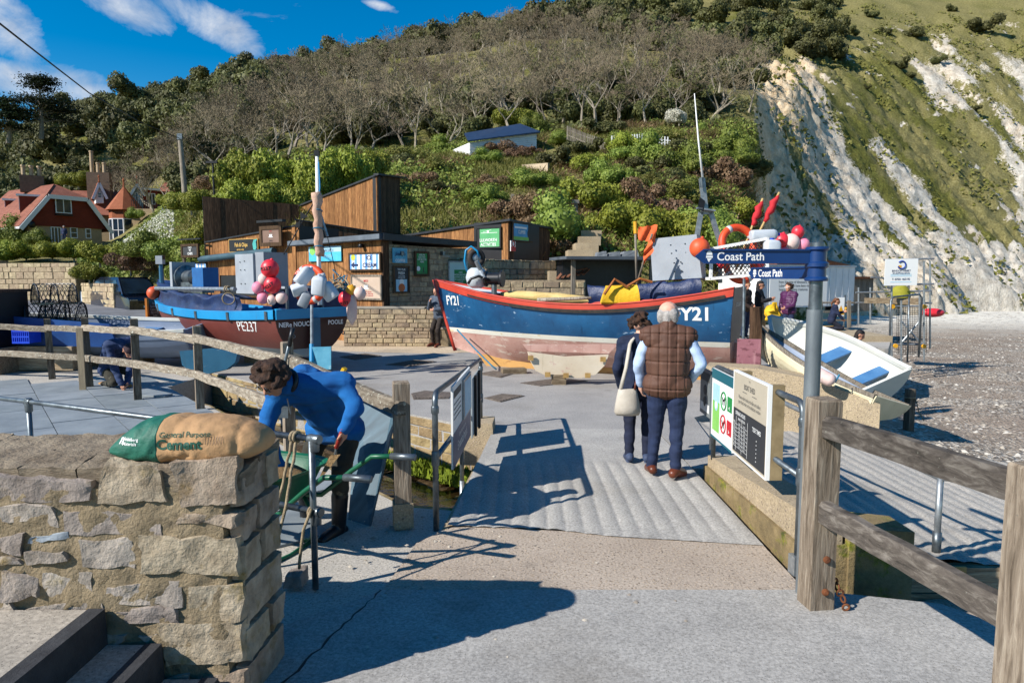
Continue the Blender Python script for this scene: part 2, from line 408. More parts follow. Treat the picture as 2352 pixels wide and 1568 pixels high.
sm=lambda a,b,x:np.clip((x-a)/(b-a),0,1)**2*(3-2*np.clip((x-a)/(b-a),0,1))
cliff=sm(1715,1775,PX)*sm(60,150,_py+0*PX+40)
n1=fbm(TX*.12,TY*.12,0,5);n2=fbm(TX*.5,TY*.35,TZ*.3,5,.6);rill=np.abs(fbm((TX+.25*TZ)*.24,TY*.03,2.2,4)-.5)*2
TZ+=(n1-.5)*np.clip((TY-30)/20,0,1.6)*1.6
ridg=lambda q:1-np.abs(2*q-1)
TZ+=cliff*((ridg(n2)-.7)*1.3-(1-rill)**6*1.2+(ridg(fbm(TX*1.3,TY*.9,TZ*1.1,4,.66))-.7)*1.5)
TX+=cliff*(ridg(fbm(TZ*.5,TY*.4,5.5,5,.62))-.7)*1.2
# zones, as real ground cover
def lx(py,pts):return np.interp(py,[p[1]for p in pts],[p[0]for p in pts])
L1=lx(_py,[(1850,100),(1880,170),(1905,250),(1930,330),(1990,430),(2075,500),(2180,545),(2420,575)])
L2=lx(_py,[(2060,100),(2110,180),(2150,230),(2230,340),(2330,470),(2400,600)])
L3=lx(_py,[(1995,300),(2010,340),(2080,440),(2140,510),(2200,560),(2300,650)])
zn=fbm(TX*.18,TY*.12,TZ*.1,5,.6)-.5;zf=fbm(TX*.8,TY*.5,TZ*.5,4,.6)-.5
chalk=(1-sm(-25,25,PX-L1+zn*90))*sm(1715,1760,PX+zn*40)
chalk=np.maximum(chalk,.9*sm(-20,25,PX-L2+zn*160)*sm(40,200,_py+zn*160)*(1-.75*sm(.0,.1,fbm(TX*.13+4,TY*.07,8.1,4)-.5)))
chalk=np.maximum(chalk,.85*(1-sm(8,38,np.abs(PX-L3-12)+zn*60))*sm(300,350,_py))
chalk=np.maximum(chalk,sm(.09,.2,zn+zf*.7)*.85*sm(1800,1900,PX)*sm(-40,120,_py))
chalk*=1-.7*sm(.11,.2,fbm(TX*.33+9,TY*.08,TZ*.12,4,.6)-.5)*sm(1760,1800,PX)
chalk*=sm(120,190,_py+(PX-1740)*.25+zn*40)**(PX<2000)
cream=np.clip((1-sm(1790,1960,PX+zn*130))+.35*sm(.02,.2,zn)+.5*sm(560,660,_py)*(1-sm(2050,2200,PX)),0,1)
lush=sm(-.02,.14,fbm(TX*.16,TY*.13,4.4,5,.6)-.5+.05*(PX>1850)*sm(150,260,_py))*(1-.6*(PX>1850)*(1-sm(60,200,_py)))
def _terrain(t,v):
 at=lambda n:t.n('ShaderNodeAttribute',{'attribute_name':n}).outputs['Fac']
 nf=t.noise(v,.9,10,.68);ng=t.noise(v,3.2,8,.7)
 ck=t.math('MULTIPLY',t.math('SUBTRACT',t.math('ADD',at('chalk'),t.math('MULTIPLY',t.math('SUBTRACT',ng,.5),1.5)),.42),5,clamp=True)
 wht=t.ramp(nf,[(.25,'#8b8275'),(.42,'#b9af9f'),(.66,'#ddd5c6')])
 crm=t.ramp(nf,[(.25,'#947a5e'),(.42,'#c4aa86'),(.68,'#dccaac')])
 rock=t.mix(at('cream'),wht,crm)
 gr=t.mix(at('lush'),t.ramp(ng,[(.3,'#5a5232'),(.5,'#7d764a'),(.7,'#968d62')]),t.ramp(ng,[(.3,'#454322'),(.5,'#605f2c'),(.72,'#858644')]))
 cr=t.math('MULTIPLY',t.math('SUBTRACT',t.noise(t.map(v,(1,.5,1.6)),2.4,9,.75),.56),9,clamp=True);rock=t.mix(t.math('MULTIPLY',cr,.4),rock,lin('#5d564a'))
 tf=t.math('MULTIPLY',t.math('SUBTRACT',t.noise(v,1.05,9,.72),.6),12,clamp=True);rock=t.mix(t.math('MULTIPLY',tf,.8),rock,lin('#6b6642'))
 col=t.mix(ck,gr,rock)
 return bsdf(t,col,.95,0,t.math('ADD',t.noise(v,1.6,9,.7),t.math('MULTIPLY',t.noise(v,6,6,.7),.5)),.75,.4,.1)
m_terrain=mat('hill_ground',_terrain)
hill=npmesh('hillside',np.stack([TX,TY,TZ],-1).reshape(-1,3),gridfaces(_nr,_nc),[m_terrain],smooth=True)
tag(hill,'steep hillside with white chalk cliff above the cove','hillside',kind='structure')
for nm,a in(('chalk',chalk),('cream',cream),('lush',lush)):
 at_=hill.data.attributes.new(nm,'FLOAT','POINT');at_.data.foreach_set('value',np.ascontiguousarray(a,np.float32).ravel())
def hillpt(px,Y): # ground of the hillside at image column px and depth Y (arrays fine)
 px,Y=np.broadcast_arrays(np.asarray(px,float),np.asarray(Y,float))
 c=np.interp(px,_px,np.arange(_nc));r=np.log(np.clip(Y,26,319)/26)/math.log(320/26.)*(_nr-1)
 c0=np.clip(c.astype(int),0,_nc-2);r0=np.clip(r.astype(int),0,_nr-2);fc,fr=c-c0,r-r0
 def s(T):return(T[r0,c0]*(1-fc)+T[r0,c0+1]*fc)*(1-fr)+(T[r0+1,c0]*(1-fc)+T[r0+1,c0+1]*fc)*fr
 return np.stack([s(TX),s(TY),s(TZ)],-1)
 # ground around the boat yard
def struct(o,label=None):o['kind']='structure';return o
m_sea=P('sea_water','#1c4a52','#2a5f63',.3,.12,.4,2,spec=.6,bd=.1)
struct(MB().add([(-2500,-1500,-2.6),(2500,-1500,-2.6),(2500,3500,-2.6),(-2500,3500,-2.6)],[(0,1,2,3)]).build('ground',m_grass))
struct(MB().add([(70,-1500,-2.3),(2500,-1500,-2.3),(2500,400,-2.3),(70,400,-2.3)],[(0,1,2,3)]).build('sea',m_sea))
def edge_strip(mb,pts,z0,z1):
 for a,b in zip(pts,pts[1:]):mb.add([(a[0],a[1],z0),(b[0],b[1],z0),(b[0],b[1],z1),(a[0],a[1],z1)],[(0,1,2,3)])
 # foreground apron
mb=MB();mb.prism([(-14,-8),(2.95,-8),(2.95,3.55),(2.62,4.0),(1.9,4.19),(-.82,4.19),(-1.9,3.2),(-14,3.2)],-1.6,0.012)
struct(mb.build('concrete_apron',m_apron))
mb=MB();mb.tube([(-.83-.47*i/30+rnd.uniform(-.014,.014),4.185-1.585*i/30,.0125)for i in range(31)],[rnd.uniform(.003,.011)for _ in range(31)],5)
for i,q in enumerate(mb.v):mb.v[i]=(q[0],q[1],.0125+(q[2]-.0125)*.1)
struct(mb.build('paving_crack',m_black))
# aggregate strip, flush but 12 mm lower, uneven front
struct(MB().prism([(-.83,4.19),(1.88,4.19),(1.88,4.95),(.75,5.18),(-.45,5.35),(-.72,5.0)],-1.6,0.0).build('aggregate_strip',m_aggr))
# worker's side of the ramp
struct(MB().prism([(-6.6,3.2),(-1.9,3.2),(-.82,4.19),(-.72,5.0),(-.45,5.35),(-.52,5.75),(-.95,5.85),(-2.44,7.65),(-4.75,10.55),(-6.3,11.9),(-6.3,14.2),(-22,16),(-22,3.2)],-1.6,-.018).build('terrace_bed',m_slip))
# ramp deck with cast grooves running away from the viewer
def rz(X,Y):
 g=np.abs(np.sin(X*math.pi/.145+.25*np.sin(Y*1.7)))**.7
 return .004+.013*g*np.clip((Y-4.9)/.5,.2,1)*(1-np.clip((Y-7.0)/.35,0,1))+(vn(X*6,Y*6)-.5)*.004
nx,ny=190,44
u=np.linspace(0,1,nx)[None,:];v_=np.linspace(0,1,ny)[:,None]
y0=np.interp(u,[0,.35,.55,1],[5.32,5.25,5.1,4.93]);gy=y0+(8.85-y0)*v_;gx=np.interp(gy,[4.9,8.9],[-.55,-.24])*(1-u)+1.88*u
ro=npmesh('ramp',np.stack([gx,gy,rz(gx,gy)],-1).reshape(-1,3),gridfaces(ny,nx),[m_ramp],smooth=True);struct(ro)
mb=MB();mb.prism([(-.56,5.3),(1.875,4.93),(1.875,8.82),(-.25,8.82)],-.45,-.012);struct(mb.build('ramp_slab',m_wallc))
# the yard beyond
struct(MB().prism([(-.3,8.8),(1.9,8.8),(1.9,7.0),(2.3,7.0),(2.6,9.6),(5.2,12.0),(6.6,18.2),(7.6,23),(9,40),(9,60),(-60,60),(-60,16),(-22,15.9),(-6.3,14.2),(-4.8,12.75)],-1.6,0.001).build('yard',m_tarmac))
b_=[A(560,800,21),A(800,800,19.4),A(1062,823,16.6),A(1075,790,21),A(900,780,22.6),A(560,770,25)]
struct(MB().prism([(-8.6,20.4),(-4.3,18.2),(-2.0,17.7),(.6,18.6),(1.2,21.8),(-1.4,22.6),(-8.6,24)],-.1,.006).build('sandy_verge',m_sandy))
# road climbing away on the left
def roadz(X,Y):return .008+np.clip((Y-24)/26,0,2)**1.3*1.5
pts=[(-12.5,20),(-15,26),(-19.5,32.5),(-26,37),(-36,40.2),(-60,44)]
mb=MB();ring=[]
for i,(x,y)in enumerate(pts):
 a=pts[min(i+1,len(pts)-1)];b=pts[max(i-1,0)];d=V((a[0]-b[0],a[1]-b[1],0)).normalized();nrm=V((-d.y,d.x,0))
 z=float(roadz(0,y));ring.append([V((x,y,z))-nrm*2.6,V((x,y,z))+nrm*6.5])
mb.loft(ring,closed=False);struct(mb.build('road',P('road_asphalt','#5d5e61','#74757a',1.5,.9,.5,80)))
# manhole covers and gratings in the yard
m_iron=P('cast_iron','#4a423b','#6d6258',14,.8,.4,60)
for i,(cs,lab)in enumerate((
([(780,820),(838,812),(878,818),(815,827)],'cast iron grating nearest the brown boat'),
([(885,838),(952,827),(1003,831),(945,842)],'larger iron grating in the shadow of the blue boat'),
([(945,905),(975,898),(1042,902),(1030,916),(950,918)],'worn iron cover left of the sign railing'),
([(1112,915),(1150,906),(1205,910),(1150,924)],'ridged iron cover right of the sign railing'),
([(1095,859),(1130,853),(1185,857),(1150,868)],'iron grating beside the keel of the blue boat'),
([(1195,880),(1290,868),(1350,876),(1240,887)],'flat square inspection cover under the cream bilge board'))):
 ps=[G(*c)for c in cs];c0=sum(ps,V((0,0,0)))/len(ps)
 th=thing('manhole_cover',lab,'manhole cover',(c0.x,c0.y,0),'covers in the yard')
 MB().prism([(p.x,p.y)for p in ps],0,.012).build('frame',m_iron,th)
 if i!=5:
  a,b,d=ps[0],ps[1],ps[-1]
  for k in range(9):
   q=(k+.5)/9;p0=a.lerp(b,q);p1=d.lerp(ps[2]if len(ps)==4 else ps[3],q)
   e=(p1-p0)*.06;MB().bar(p0+e+V((0,0,.016)),p1-e+V((0,0,.016)),.04,.012).build('grating_bar',m_iron,th)
   # stream channel
m_bed=P('stream_bed','#2a2013','#5b4526',6,.5,1.,14,dirt='#3f4a14',dsc=3,damt=.52,bd=.06)
X,Y=np.meshgrid(np.linspace(-6.5,2.2,110),np.linspace(5.2,14.4,110))
Z=-.72+(fbm(X*2,Y*2,0,5)-.5)*.35
struct(npmesh('stream_bed',np.stack([X,Y,Z],-1).reshape(-1,3),gridfaces(110,110),[m_bed],smooth=True))
m_water=mat('stream_water',lambda t,v:bsdf(t,'#3a2c18',.06,0,t.noise(v,9,4),.5,.03,.7,trans=.55))
struct(MB().add([(-6.4,5.6,-.70),(1.9,5.6,-.70),(1.9,13,-.70),(-6.4,14,-.70)],[(0,1,2,3)]).build('stream',m_water))
def rubble(face_pts,z0,z1,name,label,mats,mortar,ch=.16,cw=(.2,.5),jit=.02,proud=.03,seed=3,cat='wall',thick=.3,maxn=300,parent=None,skip=None):
 """a wall of separate stones along a polyline: mortar core + one object per stone"""
 rr=random.Random(seed);a=V(face_pts[0]);root=parent or thing(name,label,cat,(a.x,a.y,z0))
 n=0
 for p,q in zip(face_pts,face_pts[1:]):
  p,q=V((p[0],p[1],0)),V((q[0],q[1],0));F=Face((p.x,p.y,z0),q-p);L=(q-p).length
  MB().fbox(F,0,L,0,z1-z0-.01,-thick,0).build('mortar_core',mortar,root)
  v=0.
  while v<z1-z0-.03:
   h=min(ch*rr.uniform(.7,1.35),z1-z0-v)
   if z1-z0-v-h<.05:h=z1-z0-v
   u=-rr.uniform(0,.15)
   while u<L-.02:
    w_=rr.uniform(*cw);u0,u1=max(u,0)+.008,min(u+w_,L)-.008
    if u1-u0>.04 and not(skip and skip(F((u0+u1)/2,v+h/2)))and n<maxn:
     n+=1;d=proud*rr.uniform(.5,1.5);j=lambda:rr.uniform(-jit,jit)
     f=[(u0+j()*.5,v+.008+j()*.4),(u1+j()*.5,v+.008+j()*.4),(u1+j()*.5,v+h-.006+j()*.3),(u0+j()*.5,v+h-.006+j()*.3)]
     c=(sum(x for x,_ in f)/4,sum(y for _,y in f)/4);mb=MB();s_=.86
     bk=[F(x,y,-.02)for x,y in f];md=[F(x,y,d*.55)for x,y in f]
     ft=[F(c[0]+(x-c[0])*s_,c[1]+(y-c[1])*s_,d+j()*.4)for x,y in f]
     mb.loft([bk,md,ft]);mb.build('stone',rr.choice(mats),root)
    u+=w_
   v+=h
 return root
root=rubble([(-6.3,14.2),(-4.8,12.78),(-.3,8.82),(.3,8.8)],-.85,-.02,'channel_wall','sunlit rough stone wall lining the far side of the stream',[P('channel_stone','#7d6a48','#a8946c',5,.95,.8,25,dirt='#8d7a33',dsc=4,damt=.6,bd=.03,rnd_v=.3)],m_mortar,.17,(.3,.7),.02,.03,5)
mb=MB()
for p,q in zip([(-6.3,11.9),(-4.75,10.52),(-2.44,7.62),(-.95,5.82)],[(-4.75,10.52),(-2.44,7.62),(-.95,5.82),(-.5,5.72)]):
 mb.hexa([(p[0],p[1],-.9),(q[0],q[1],-.9),(q[0],q[1]+.12,-.9),(p[0],p[1]+.12,-.9),(p[0],p[1],-.02),(q[0],q[1],-.02),(q[0],q[1]+.1,-.02),(p[0],p[1]+.1,-.02)])
struct(mb.build('channel_edge',m_mossy))
# moss along the foot of the channel wall
N=5000;uq=npr.random(N);bx=-.35-uq*2.2;by=8.62+uq*1.75-npr.random(N)*.5;bz=-.66+npr.random(N)*.1
ang=npr.random(N)*6.28;sz=.02+npr.random(N)*.03
v0=np.stack([bx,by,bz],-1);d1=np.stack([np.cos(ang)*sz,np.sin(ang)*sz,0*sz],-1);d2=np.stack([npr.normal(0,.01,N),npr.normal(0,.01,N),.04+npr.random(N)*.06],-1)
tri=np.stack([v0-d1,v0+d1,v0+d2],1).reshape(-1,3)
tag(npmesh('stream_moss',tri,np.arange(3*N).reshape(-1,3),[P('moss','#4a5a10','#7d8a1e',8,.95)]),'bright green moss along the stream edge','moss',kind='stuff')
# concrete kerb block at the end of the ramp
o=MB().hexa([(-.66,8.55,-.4),(-.22,8.5,-.4),(-.2,9.05,-.4),(-.64,9.1,-.4),(-.62,8.58,.14),(-.25,8.54,.14),(-.23,9.0,.14),(-.61,9.05,.14)]).build('kerb_block',m_wallc)
tag(o,'short concrete kerb block at the foot of the far rail post left of the ramp','kerb')
# right side: upstand wall, slipway, planked wall, beach
th=thing('upstand_wall','stepped tan concrete wall with moss between the ramp and the slipway','wall',(2.1,5.6,0))
X0=1.955
def chunk(mb,poly,z0s,z1s): # prism whose top heights vary per corner
 n=len(poly);mb.add([(p[0],p[1],z0s)for p in poly]+[(p[0],p[1],z)for p,z in zip(poly,z1s)],[tuple(range(n))[::-1],tuple(range(n,2*n))]+[(i,(i+1)%n,n+(i+1)%n,n+i)for i in range(n)]);return mb
chunk(MB(),[(X0,4.52),(2.3,4.52),(2.32,6.75),(X0-.01,6.78)],-1.6,[.17,.17,.1,.1]).build('lower_course',m_mossy,th)
chunk(MB(),[(X0+.03,4.54),(2.27,4.54),(2.29,6.7),(X0+.02,6.74)],-1.0,[.40,.40,.21,.21]).build('upper_course',m_wallc,th)
chunk(MB(),[(2.3,4.5),(2.74,4.5),(2.74,4.82),(2.28,4.82)],-1.6,[.30,.27,.27,.32]).build('cross_wall',m_mossy,th)
chunk(MB(),[(2.27,4.86),(2.62,4.9),(2.62,5.2),(2.27,5.25)],-1.6,[.16,.12,.12,.18]).build('ledge',m_wallc,th)
struct(MB().prism([(1.9,3.9),(3.4,3.9),(3.4,5.0),(1.9,4.6)],-1.6,-.42).build('slot_floor',m_aggr))
def sz_(X,Y):return-.06-(X-2.6)*.115+.016*np.abs(np.sin(X*math.pi/.17+.3*np.sin(Y)))**.6+(vn(X*7,Y*7)-.5)*.012
nx,ny=200,60
u=np.linspace(0,1,nx)[None,:];v_=np.linspace(0,1,ny)[:,None]
gx=2.28+u*5.4;gy=4.98+.02*u+(np.interp(gx,[2.28,2.7,5.2,6.4,8],[9.6,9.6,9.6,9.2,8.6])-4.98)*v_
struct(npmesh('slipway',np.stack([gx+0*gy,gy,sz_(gx,gy)],-1).reshape(-1,3),gridfaces(ny,nx),[m_slip],smooth=True))
th=thing('planked_wall','low wall of weathered horizontal sleepers below the slipway edge','wall',(3.4,4.95,-.9))
F=Face((2.75,4.95,0),(1,.0,0))
for k in range(4):
 MB().fbox(F,.01*(k%2),2.3,-.13-.2*k-.19-.05,-.13-.2*k-.05,-.1,.006*(k%2)).build('plank',m_sleeper,th)
for uu_ in(.55,1.6):
 br=MB().fbox(F,uu_,uu_+.1,-.62,-.16,.012,.03).build('bracket',P('bracket_steel','#b08f55','#8a6a3c',9,.6,.2),th)
 for vz in(-.27,-.52):MB().lathe([(.018,0),(.018,.012),(.008,.016)],F(uu_+.05,vz,.03),F.n,10).build('bolt',m_rust,br)
 # beach
def bz(X,Y):
 z=-.62-.018*(X-4)-.0015*(Y-10)-.25*np.clip((6.2-X)/3,0,1)*0
 return z-.35*sm(5.0,9.0,X-.12*(Y-9))+(fbm(X*.25,Y*.25,0,4)-.5)*.35+(fbm(X*2,Y*2,0,3)-.5)*.06
def _beach(t,v):
 vo=t.n('ShaderNodeTexVoronoi',Scale=17.,Randomness=1.);t.set(vo.inputs['Vector'],t.map(v,(1,1,.2)))
 vo2=t.n('ShaderNodeTexVoronoi',Scale=4.5);t.set(vo2.inputs['Vector'],t.map(v,(1,1,.2)))
 big=t.noise(v,.28,7,.6);bn=t.noise(t.map(v,(.35,1,1),(0,0,.25)),.5,6,.6)
 peb=t.ramp(vo.outputs['Color'],[(.1,'#453e36'),(.35,'#7d7265'),(.62,'#a89c8c'),(.88,'#d2cabc')])
 sand=t.ramp(t.noise(v,1.5,6,.7),[(.3,'#7d6e5f'),(.7,'#9f8f7e')])
 k=t.math('MULTIPLY',t.math('SUBTRACT',bn,.44),7,clamp=True)
 w2=t.math('MULTIPLY',t.math('SUBTRACT',.2,vo2.outputs['Distance']),9,clamp=True)
 sand=t.mix(w2,sand,lin('#d8d0c2'))
 col=t.mix(k,peb,sand)
 weed=t.math('MULTIPLY',t.math('SUBTRACT',t.noise(t.map(v,(.5,1,1)),.9,8,.7),.63),10,clamp=True)
 col=t.mix(weed,col,lin('#2c2216'))
 far=t.n('ShaderNodeSeparateXYZ');t.set(far.inputs[0],v)
 ch=t.math('MULTIPLY',t.math('SUBTRACT',far.outputs[1],38),.05,clamp=True)
 col=t.mix(t.math('MULTIPLY',ch,t.math('GREATER_THAN',t.noise(v,1.2,6,.7),.42)),col,lin('#dcd6c8'))
 return bsdf(t,col,.9,0,t.math('ADD',vo.outputs['Distance'],t.noise(v,3,4)),.8,.06)
nx,ny=240,240
u=np.linspace(0,1,nx)[None,:]**1.6;v_=np.linspace(0,1,ny)[:,None]**1.7
gx=3.6+u*200+0*v_;gy=3.2+v_*130+0*u
zb=bz(gx,gy);zb=np.where((gx<7.7)&(gy<9.6),np.minimum(zb,-.06-(gx-2.6)*.115-.08),zb)
zb=np.where(gx<9+(gy-23)*.05,np.where(gy>13+(gx-5)*3,np.minimum(zb,-.6),zb),zb)
struct(npmesh('beach',np.stack([gx,gy,zb],-1).reshape(-1,3),gridfaces(ny,nx),[mat('shingle',_beach)],smooth=True))
# loose pebbles, too many to count
N=26000;pr=npr.random(N);px_=5.2+npr.random(N)**1.2*26;py_=6.8+pr**1.7*32
ok=(px_/py_<.85)&~((px_<7.75)&(py_<9.5))&(px_>4.2+.25*py_);px_,py_=px_[ok],py_[ok];N=len(px_)
sz=.012+npr.random(N)**4*.075;hz_=np.where((px_<7.7)&(py_<9.6),-.9,bz(px_,py_))
oct_=np.array([(1,0,0),(0,1,0),(-1,0,0),(0,-1,0),(0,0,1.)]);a=npr.random(N)*6.28
vv_=oct_[None]*(sz[:,None,None]*(np.array([1,.7,.5])[None,None]*(.7+.6*npr.random((N,5,3)))))
ca,sa=np.cos(a)[:,None],np.sin(a)[:,None];vx=vv_[...,0]*ca-vv_[...,1]*sa;vy=vv_[...,0]*sa+vv_[...,1]*ca
pv=np.stack([vx+px_[:,None],vy+py_[:,None],vv_[...,2]+hz_[:,None]+.004],-1)
pf=(np.arange(N)[:,None,None]*5+np.array([(0,1,4),(1,2,4),(2,3,4),(3,0,4)])[None]).reshape(-1,3)
mi=np.repeat(npr.integers(0,4,N),4)
tag(npmesh('shingle',pv.reshape(-1,3),pf,[P('pebble_a','#b3a999'),P('pebble_b','#8b8174'),P('pebble_c','#6a6055'),P('pebble_d','#c9c2b5')],midx=mi),'white and grey pebbles strewn over the beach','pebbles',kind='stuff')
# grit on the near ground
N=1500;gx=npr.uniform(-1.9,1.6,N);gy=npr.uniform(3.4,6.2,N);dens=npr.random(N)<np.exp(-((gx+.75)/.6)**2-((gy-5.2)/.7)**2)*.9+.05
ok=dens&~((gx<-.5)&(gy>5.7))&(gx>-1.0-(gy-3.4)*.2);gx,gy=gx[ok],gy[ok];N=len(gx);sz=.004+npr.random(N)**3*.018
a=npr.random(N)*6.28;vv_=oct_[None]*(sz[:,None,None]*(.7+.6*npr.random((N,5,3))))
pv=np.stack([vv_[...,0]+gx[:,None],vv_[...,1]+gy[:,None],vv_[...,2]*.7+np.where(gy<4.19,.013,.002)[:,None]],-1)
pf=(np.arange(N)[:,None,None]*5+np.array([(0,1,4),(1,2,4),(2,3,4),(3,0,4)])[None]).reshape(-1,3)
tag(npmesh('grit',pv.reshape(-1,3),pf,[MATS['pebble_b'],MATS['pebble_a']],midx=np.repeat(npr.integers(0,2,N),4)),'loose grit and stone chips on the concrete beside the barrow','grit',kind='stuff')
# slate paving: separate slabs in a broken bond, set out along the fence
ax=V((-.62,.785,0)).normalized();ay=V((-.785,-.62,0));o0=V((-2.0,6.9,0));pav=thing('slate_paving','newly laid blue grey slate paving on the terrace behind the stone wall','paving',(-4.5,8,-.018))
del pav['category'];del pav['label'];pav['kind']='structure'
rr=random.Random(5);row=0;v=0.
while v<5.4:
 h=rr.choice((.45,.6,.6,.75));u_=-2.0-rr.random()*.6
 while u_<9.5:
  w_=rr.choice((.6,.75,.9,1.2));c=o0+ax*(u_+w_/2)+ay*(v+h/2)
  if-10.5<c.x<-1.6 and c.y>4.9+max(0,(-2.2-c.x))*.1 and c.y<13.2:
   g=.006;z=rr.uniform(-.002,.004);p=[o0+ax*a_+ay*b__ for a_,b__ in((u_+g,v+g),(u_+w_-g,v+g),(u_+w_-g,v+h-g),(u_+g,v+h-g))]
   MB().prism([(q.x,q.y)for q in p],-.018,.004+z).build('slab',m_slate,pav)
  u_+=w_
 v+=h
c=G(357,911);s_=MB().hexa([tuple(c+V((x,y,z)))for z in(.008,.04)for x,y in((-.2,-.05),(.2,-.1),(.24,.1),(-.1,.13))]).build('slate_offcut',m_slate)
tag(s_,'small loose slate offcut lying on the paving','slate')
# foreground stone wall
def rough_block(corners,amp,seed,n=(10,7,3),freq=9.):
 """a stone: 8 corners, each face a small grid, surface broken by noise (corners: 4 back then 4 front)"""
 mb=MB();c=[V(p)for p in corners];nu,nv,nw=n;idx={}
 def P_(u,v,w_):
  a=c[0].lerp(c[1],u).lerp(c[3].lerp(c[2],u),v);b=c[4].lerp(c[5],u).lerp(c[7].lerp(c[6],u),v);p=a.lerp(b,w_)
  rd=(1-(2*u-1)**8)*(1-(2*v-1)**8)
  ctr=(c[4]+c[5]+c[6]+c[7])/4
  p=p.lerp(ctr,(1-rd)*.06*w_)
  q=p*freq+V((seed*3.1,seed*1.7,seed))
  return p+noise.noise_vector(q)*amp+noise.noise_vector(q*2.7)*amp*.5+noise.noise_vector(q*6)*amp*.2
 def vid(i,j,k):
  if(i,j,k)not in idx:idx[(i,j,k)]=len(mb.v);mb.v.append(tuple(P_(i/nu,j/nv,k/nw)))
  return idx[(i,j,k)]
 for i in range(nu):
  for j in range(nv):mb.f.append((vid(i,j,nw),vid(i+1,j,nw),vid(i+1,j+1,nw),vid(i,j+1,nw)))
 for k in range(nw):
  for i in range(nu):
   mb.f.append((vid(i,0,k),vid(i+1,0,k),vid(i+1,0,k+1),vid(i,0,k+1)));mb.f.append((vid(i,nv,k+1),vid(i+1,nv,k+1),vid(i+1,nv,k),vid(i,nv,k)))
  for j in range(nv):
   mb.f.append((vid(0,j,k+1),vid(0,j+1,k+1),vid(0,j+1,k),vid(0,j,k)));mb.f.append((vid(nu,j,k),vid(nu,j+1,k),vid(nu,j+1,k+1),vid(nu,j,k+1)))
 mb.m=[0]*len(mb.f);return mb
WZ=1.13;wc=V((-1.24,3.02,0));wl=V((-3.2,2.96,0));wb=V((-1.215,3.47,0))
wall=thing('stone_wall','thick rubble stone wall in the left foreground with a cement bag on top','wall',(-1.8,3.2,0))
FF=Face(wl,wc-wl);Lw=(wc-wl).length;FS=Face(wc,wb-wc);Ls=(wb-wc).length
core=rough_block([(-3.2,3.45,-.05),(-1.245,3.45,-.05),(-1.245,3.45,WZ-.05),(-3.2,3.45,WZ-.05),(-3.2,2.945,-.05),(-1.25,3.005,-.05),(-1.25,3.005,WZ-.04),(-3.2,2.945,WZ-.04)],.016,5,(90,50,12),12)
core.build('mortar_core',m_mortar,wall,smooth=True,auto=50)
def put_stone(x0,y0,x1,y1,sd,mats=m_stone,pr=.035): # by its outline on the photographed face
 def onface(px,py):
  d=ray(px,py);o=V((0,0,CAMZ));k=(wc-o).dot(FF.n)/d.dot(FF.n);p=o+d*k;q=p-wl;return q.dot(FF.r),p.z
 u0,v1=onface(x0,y0);u1,v0=onface(x1,y1);r_=random.Random(sd);j=lambda s=.026:r_.uniform(-s,s)
 f=[(u0+j(),v0+j()),(u1+j(),v0+j()),(u1+j(),v1+j()),(u0+j(),v1+j())]
 d=pr*r_.uniform(.55,1.15)
 if x1>=545:f[1]=(Lw+.005,f[1][1]);f[2]=(Lw+.005,f[2][1])
 cs=[FF(u,v,-.05)for u,v in f]+[FF(u,v,d+j(.008))for u,v in f]
 nu=max(4,min(14,int((u1-u0)/.028)));nv=max(3,min(10,int((v1-v0)/.028)))
 rough_block(cs,.017,sd,(nu,nv,2),11).build('stone',mats,wall,smooth=True,auto=32)
m_stoneb=P('blue_lias','#7f8890','#a5adb3',8,.85,.6,30)
m_stonew=P('quoin_stone','#80705c','#b0a08a',9,.93,1.,26,dirt='#7a6536',dsc=6,damt=.56,bd=.02,rnd_v=.25)
SL=[(0,1095,220,1150),(228,1068,395,1142),(412,1058,548,1165),(0,1163,145,1200),(150,1172,372,1214),(410,1170,548,1208),
(64,1220,178,1243),(0,1225,58,1262),(193,1232,312,1300),(325,1230,548,1312),(68,1256,165,1292),(0,1275,60,1300),
(0,1308,90,1362),(105,1312,220,1372),(240,1335,418,1385),(438,1338,548,1418),(60,1386,250,1412),(0,1378,45,1420),(262,1395,420,1425),
(188,1440,308,1478),(322,1445,362,1475),(372,1430,548,1530),(225,1492,360,1530),(372,1545,450,1575),(462,1545,548,1580),(240,1545,355,1580)]
for i,q in enumerate(SL):put_stone(*q,sd=i+3,mats=m_stoneb if q[0]==64 else(m_stonew if q[2]==548 or i in(1,9)else m_stone),pr=.024 if q[0]==64 else .03)
# return face: stones seen in shade
z=0.;sd=60
for h in(.2,.17,.22,.19,.16,.19):
 us=[0,Ls*rnd.uniform(.35,.65),Ls]if h<.2 else[0,Ls]
 for a,b in zip(us,us[1:]):
  sd+=1;f=[(a+.012,z+.012),(b-.012,z+.012),(b-.012,z+h-.01),(a+.012,z+h-.01)]
  cs=[FS(u,v,-.05)for u,v in f]+[FS(u,v,rnd.uniform(.0,.02))for u,v in f]
  rough_block(cs,.009,sd,(10,7,2),13).build('stone',m_stonew,wall,smooth=True,auto=32)
 z+=h
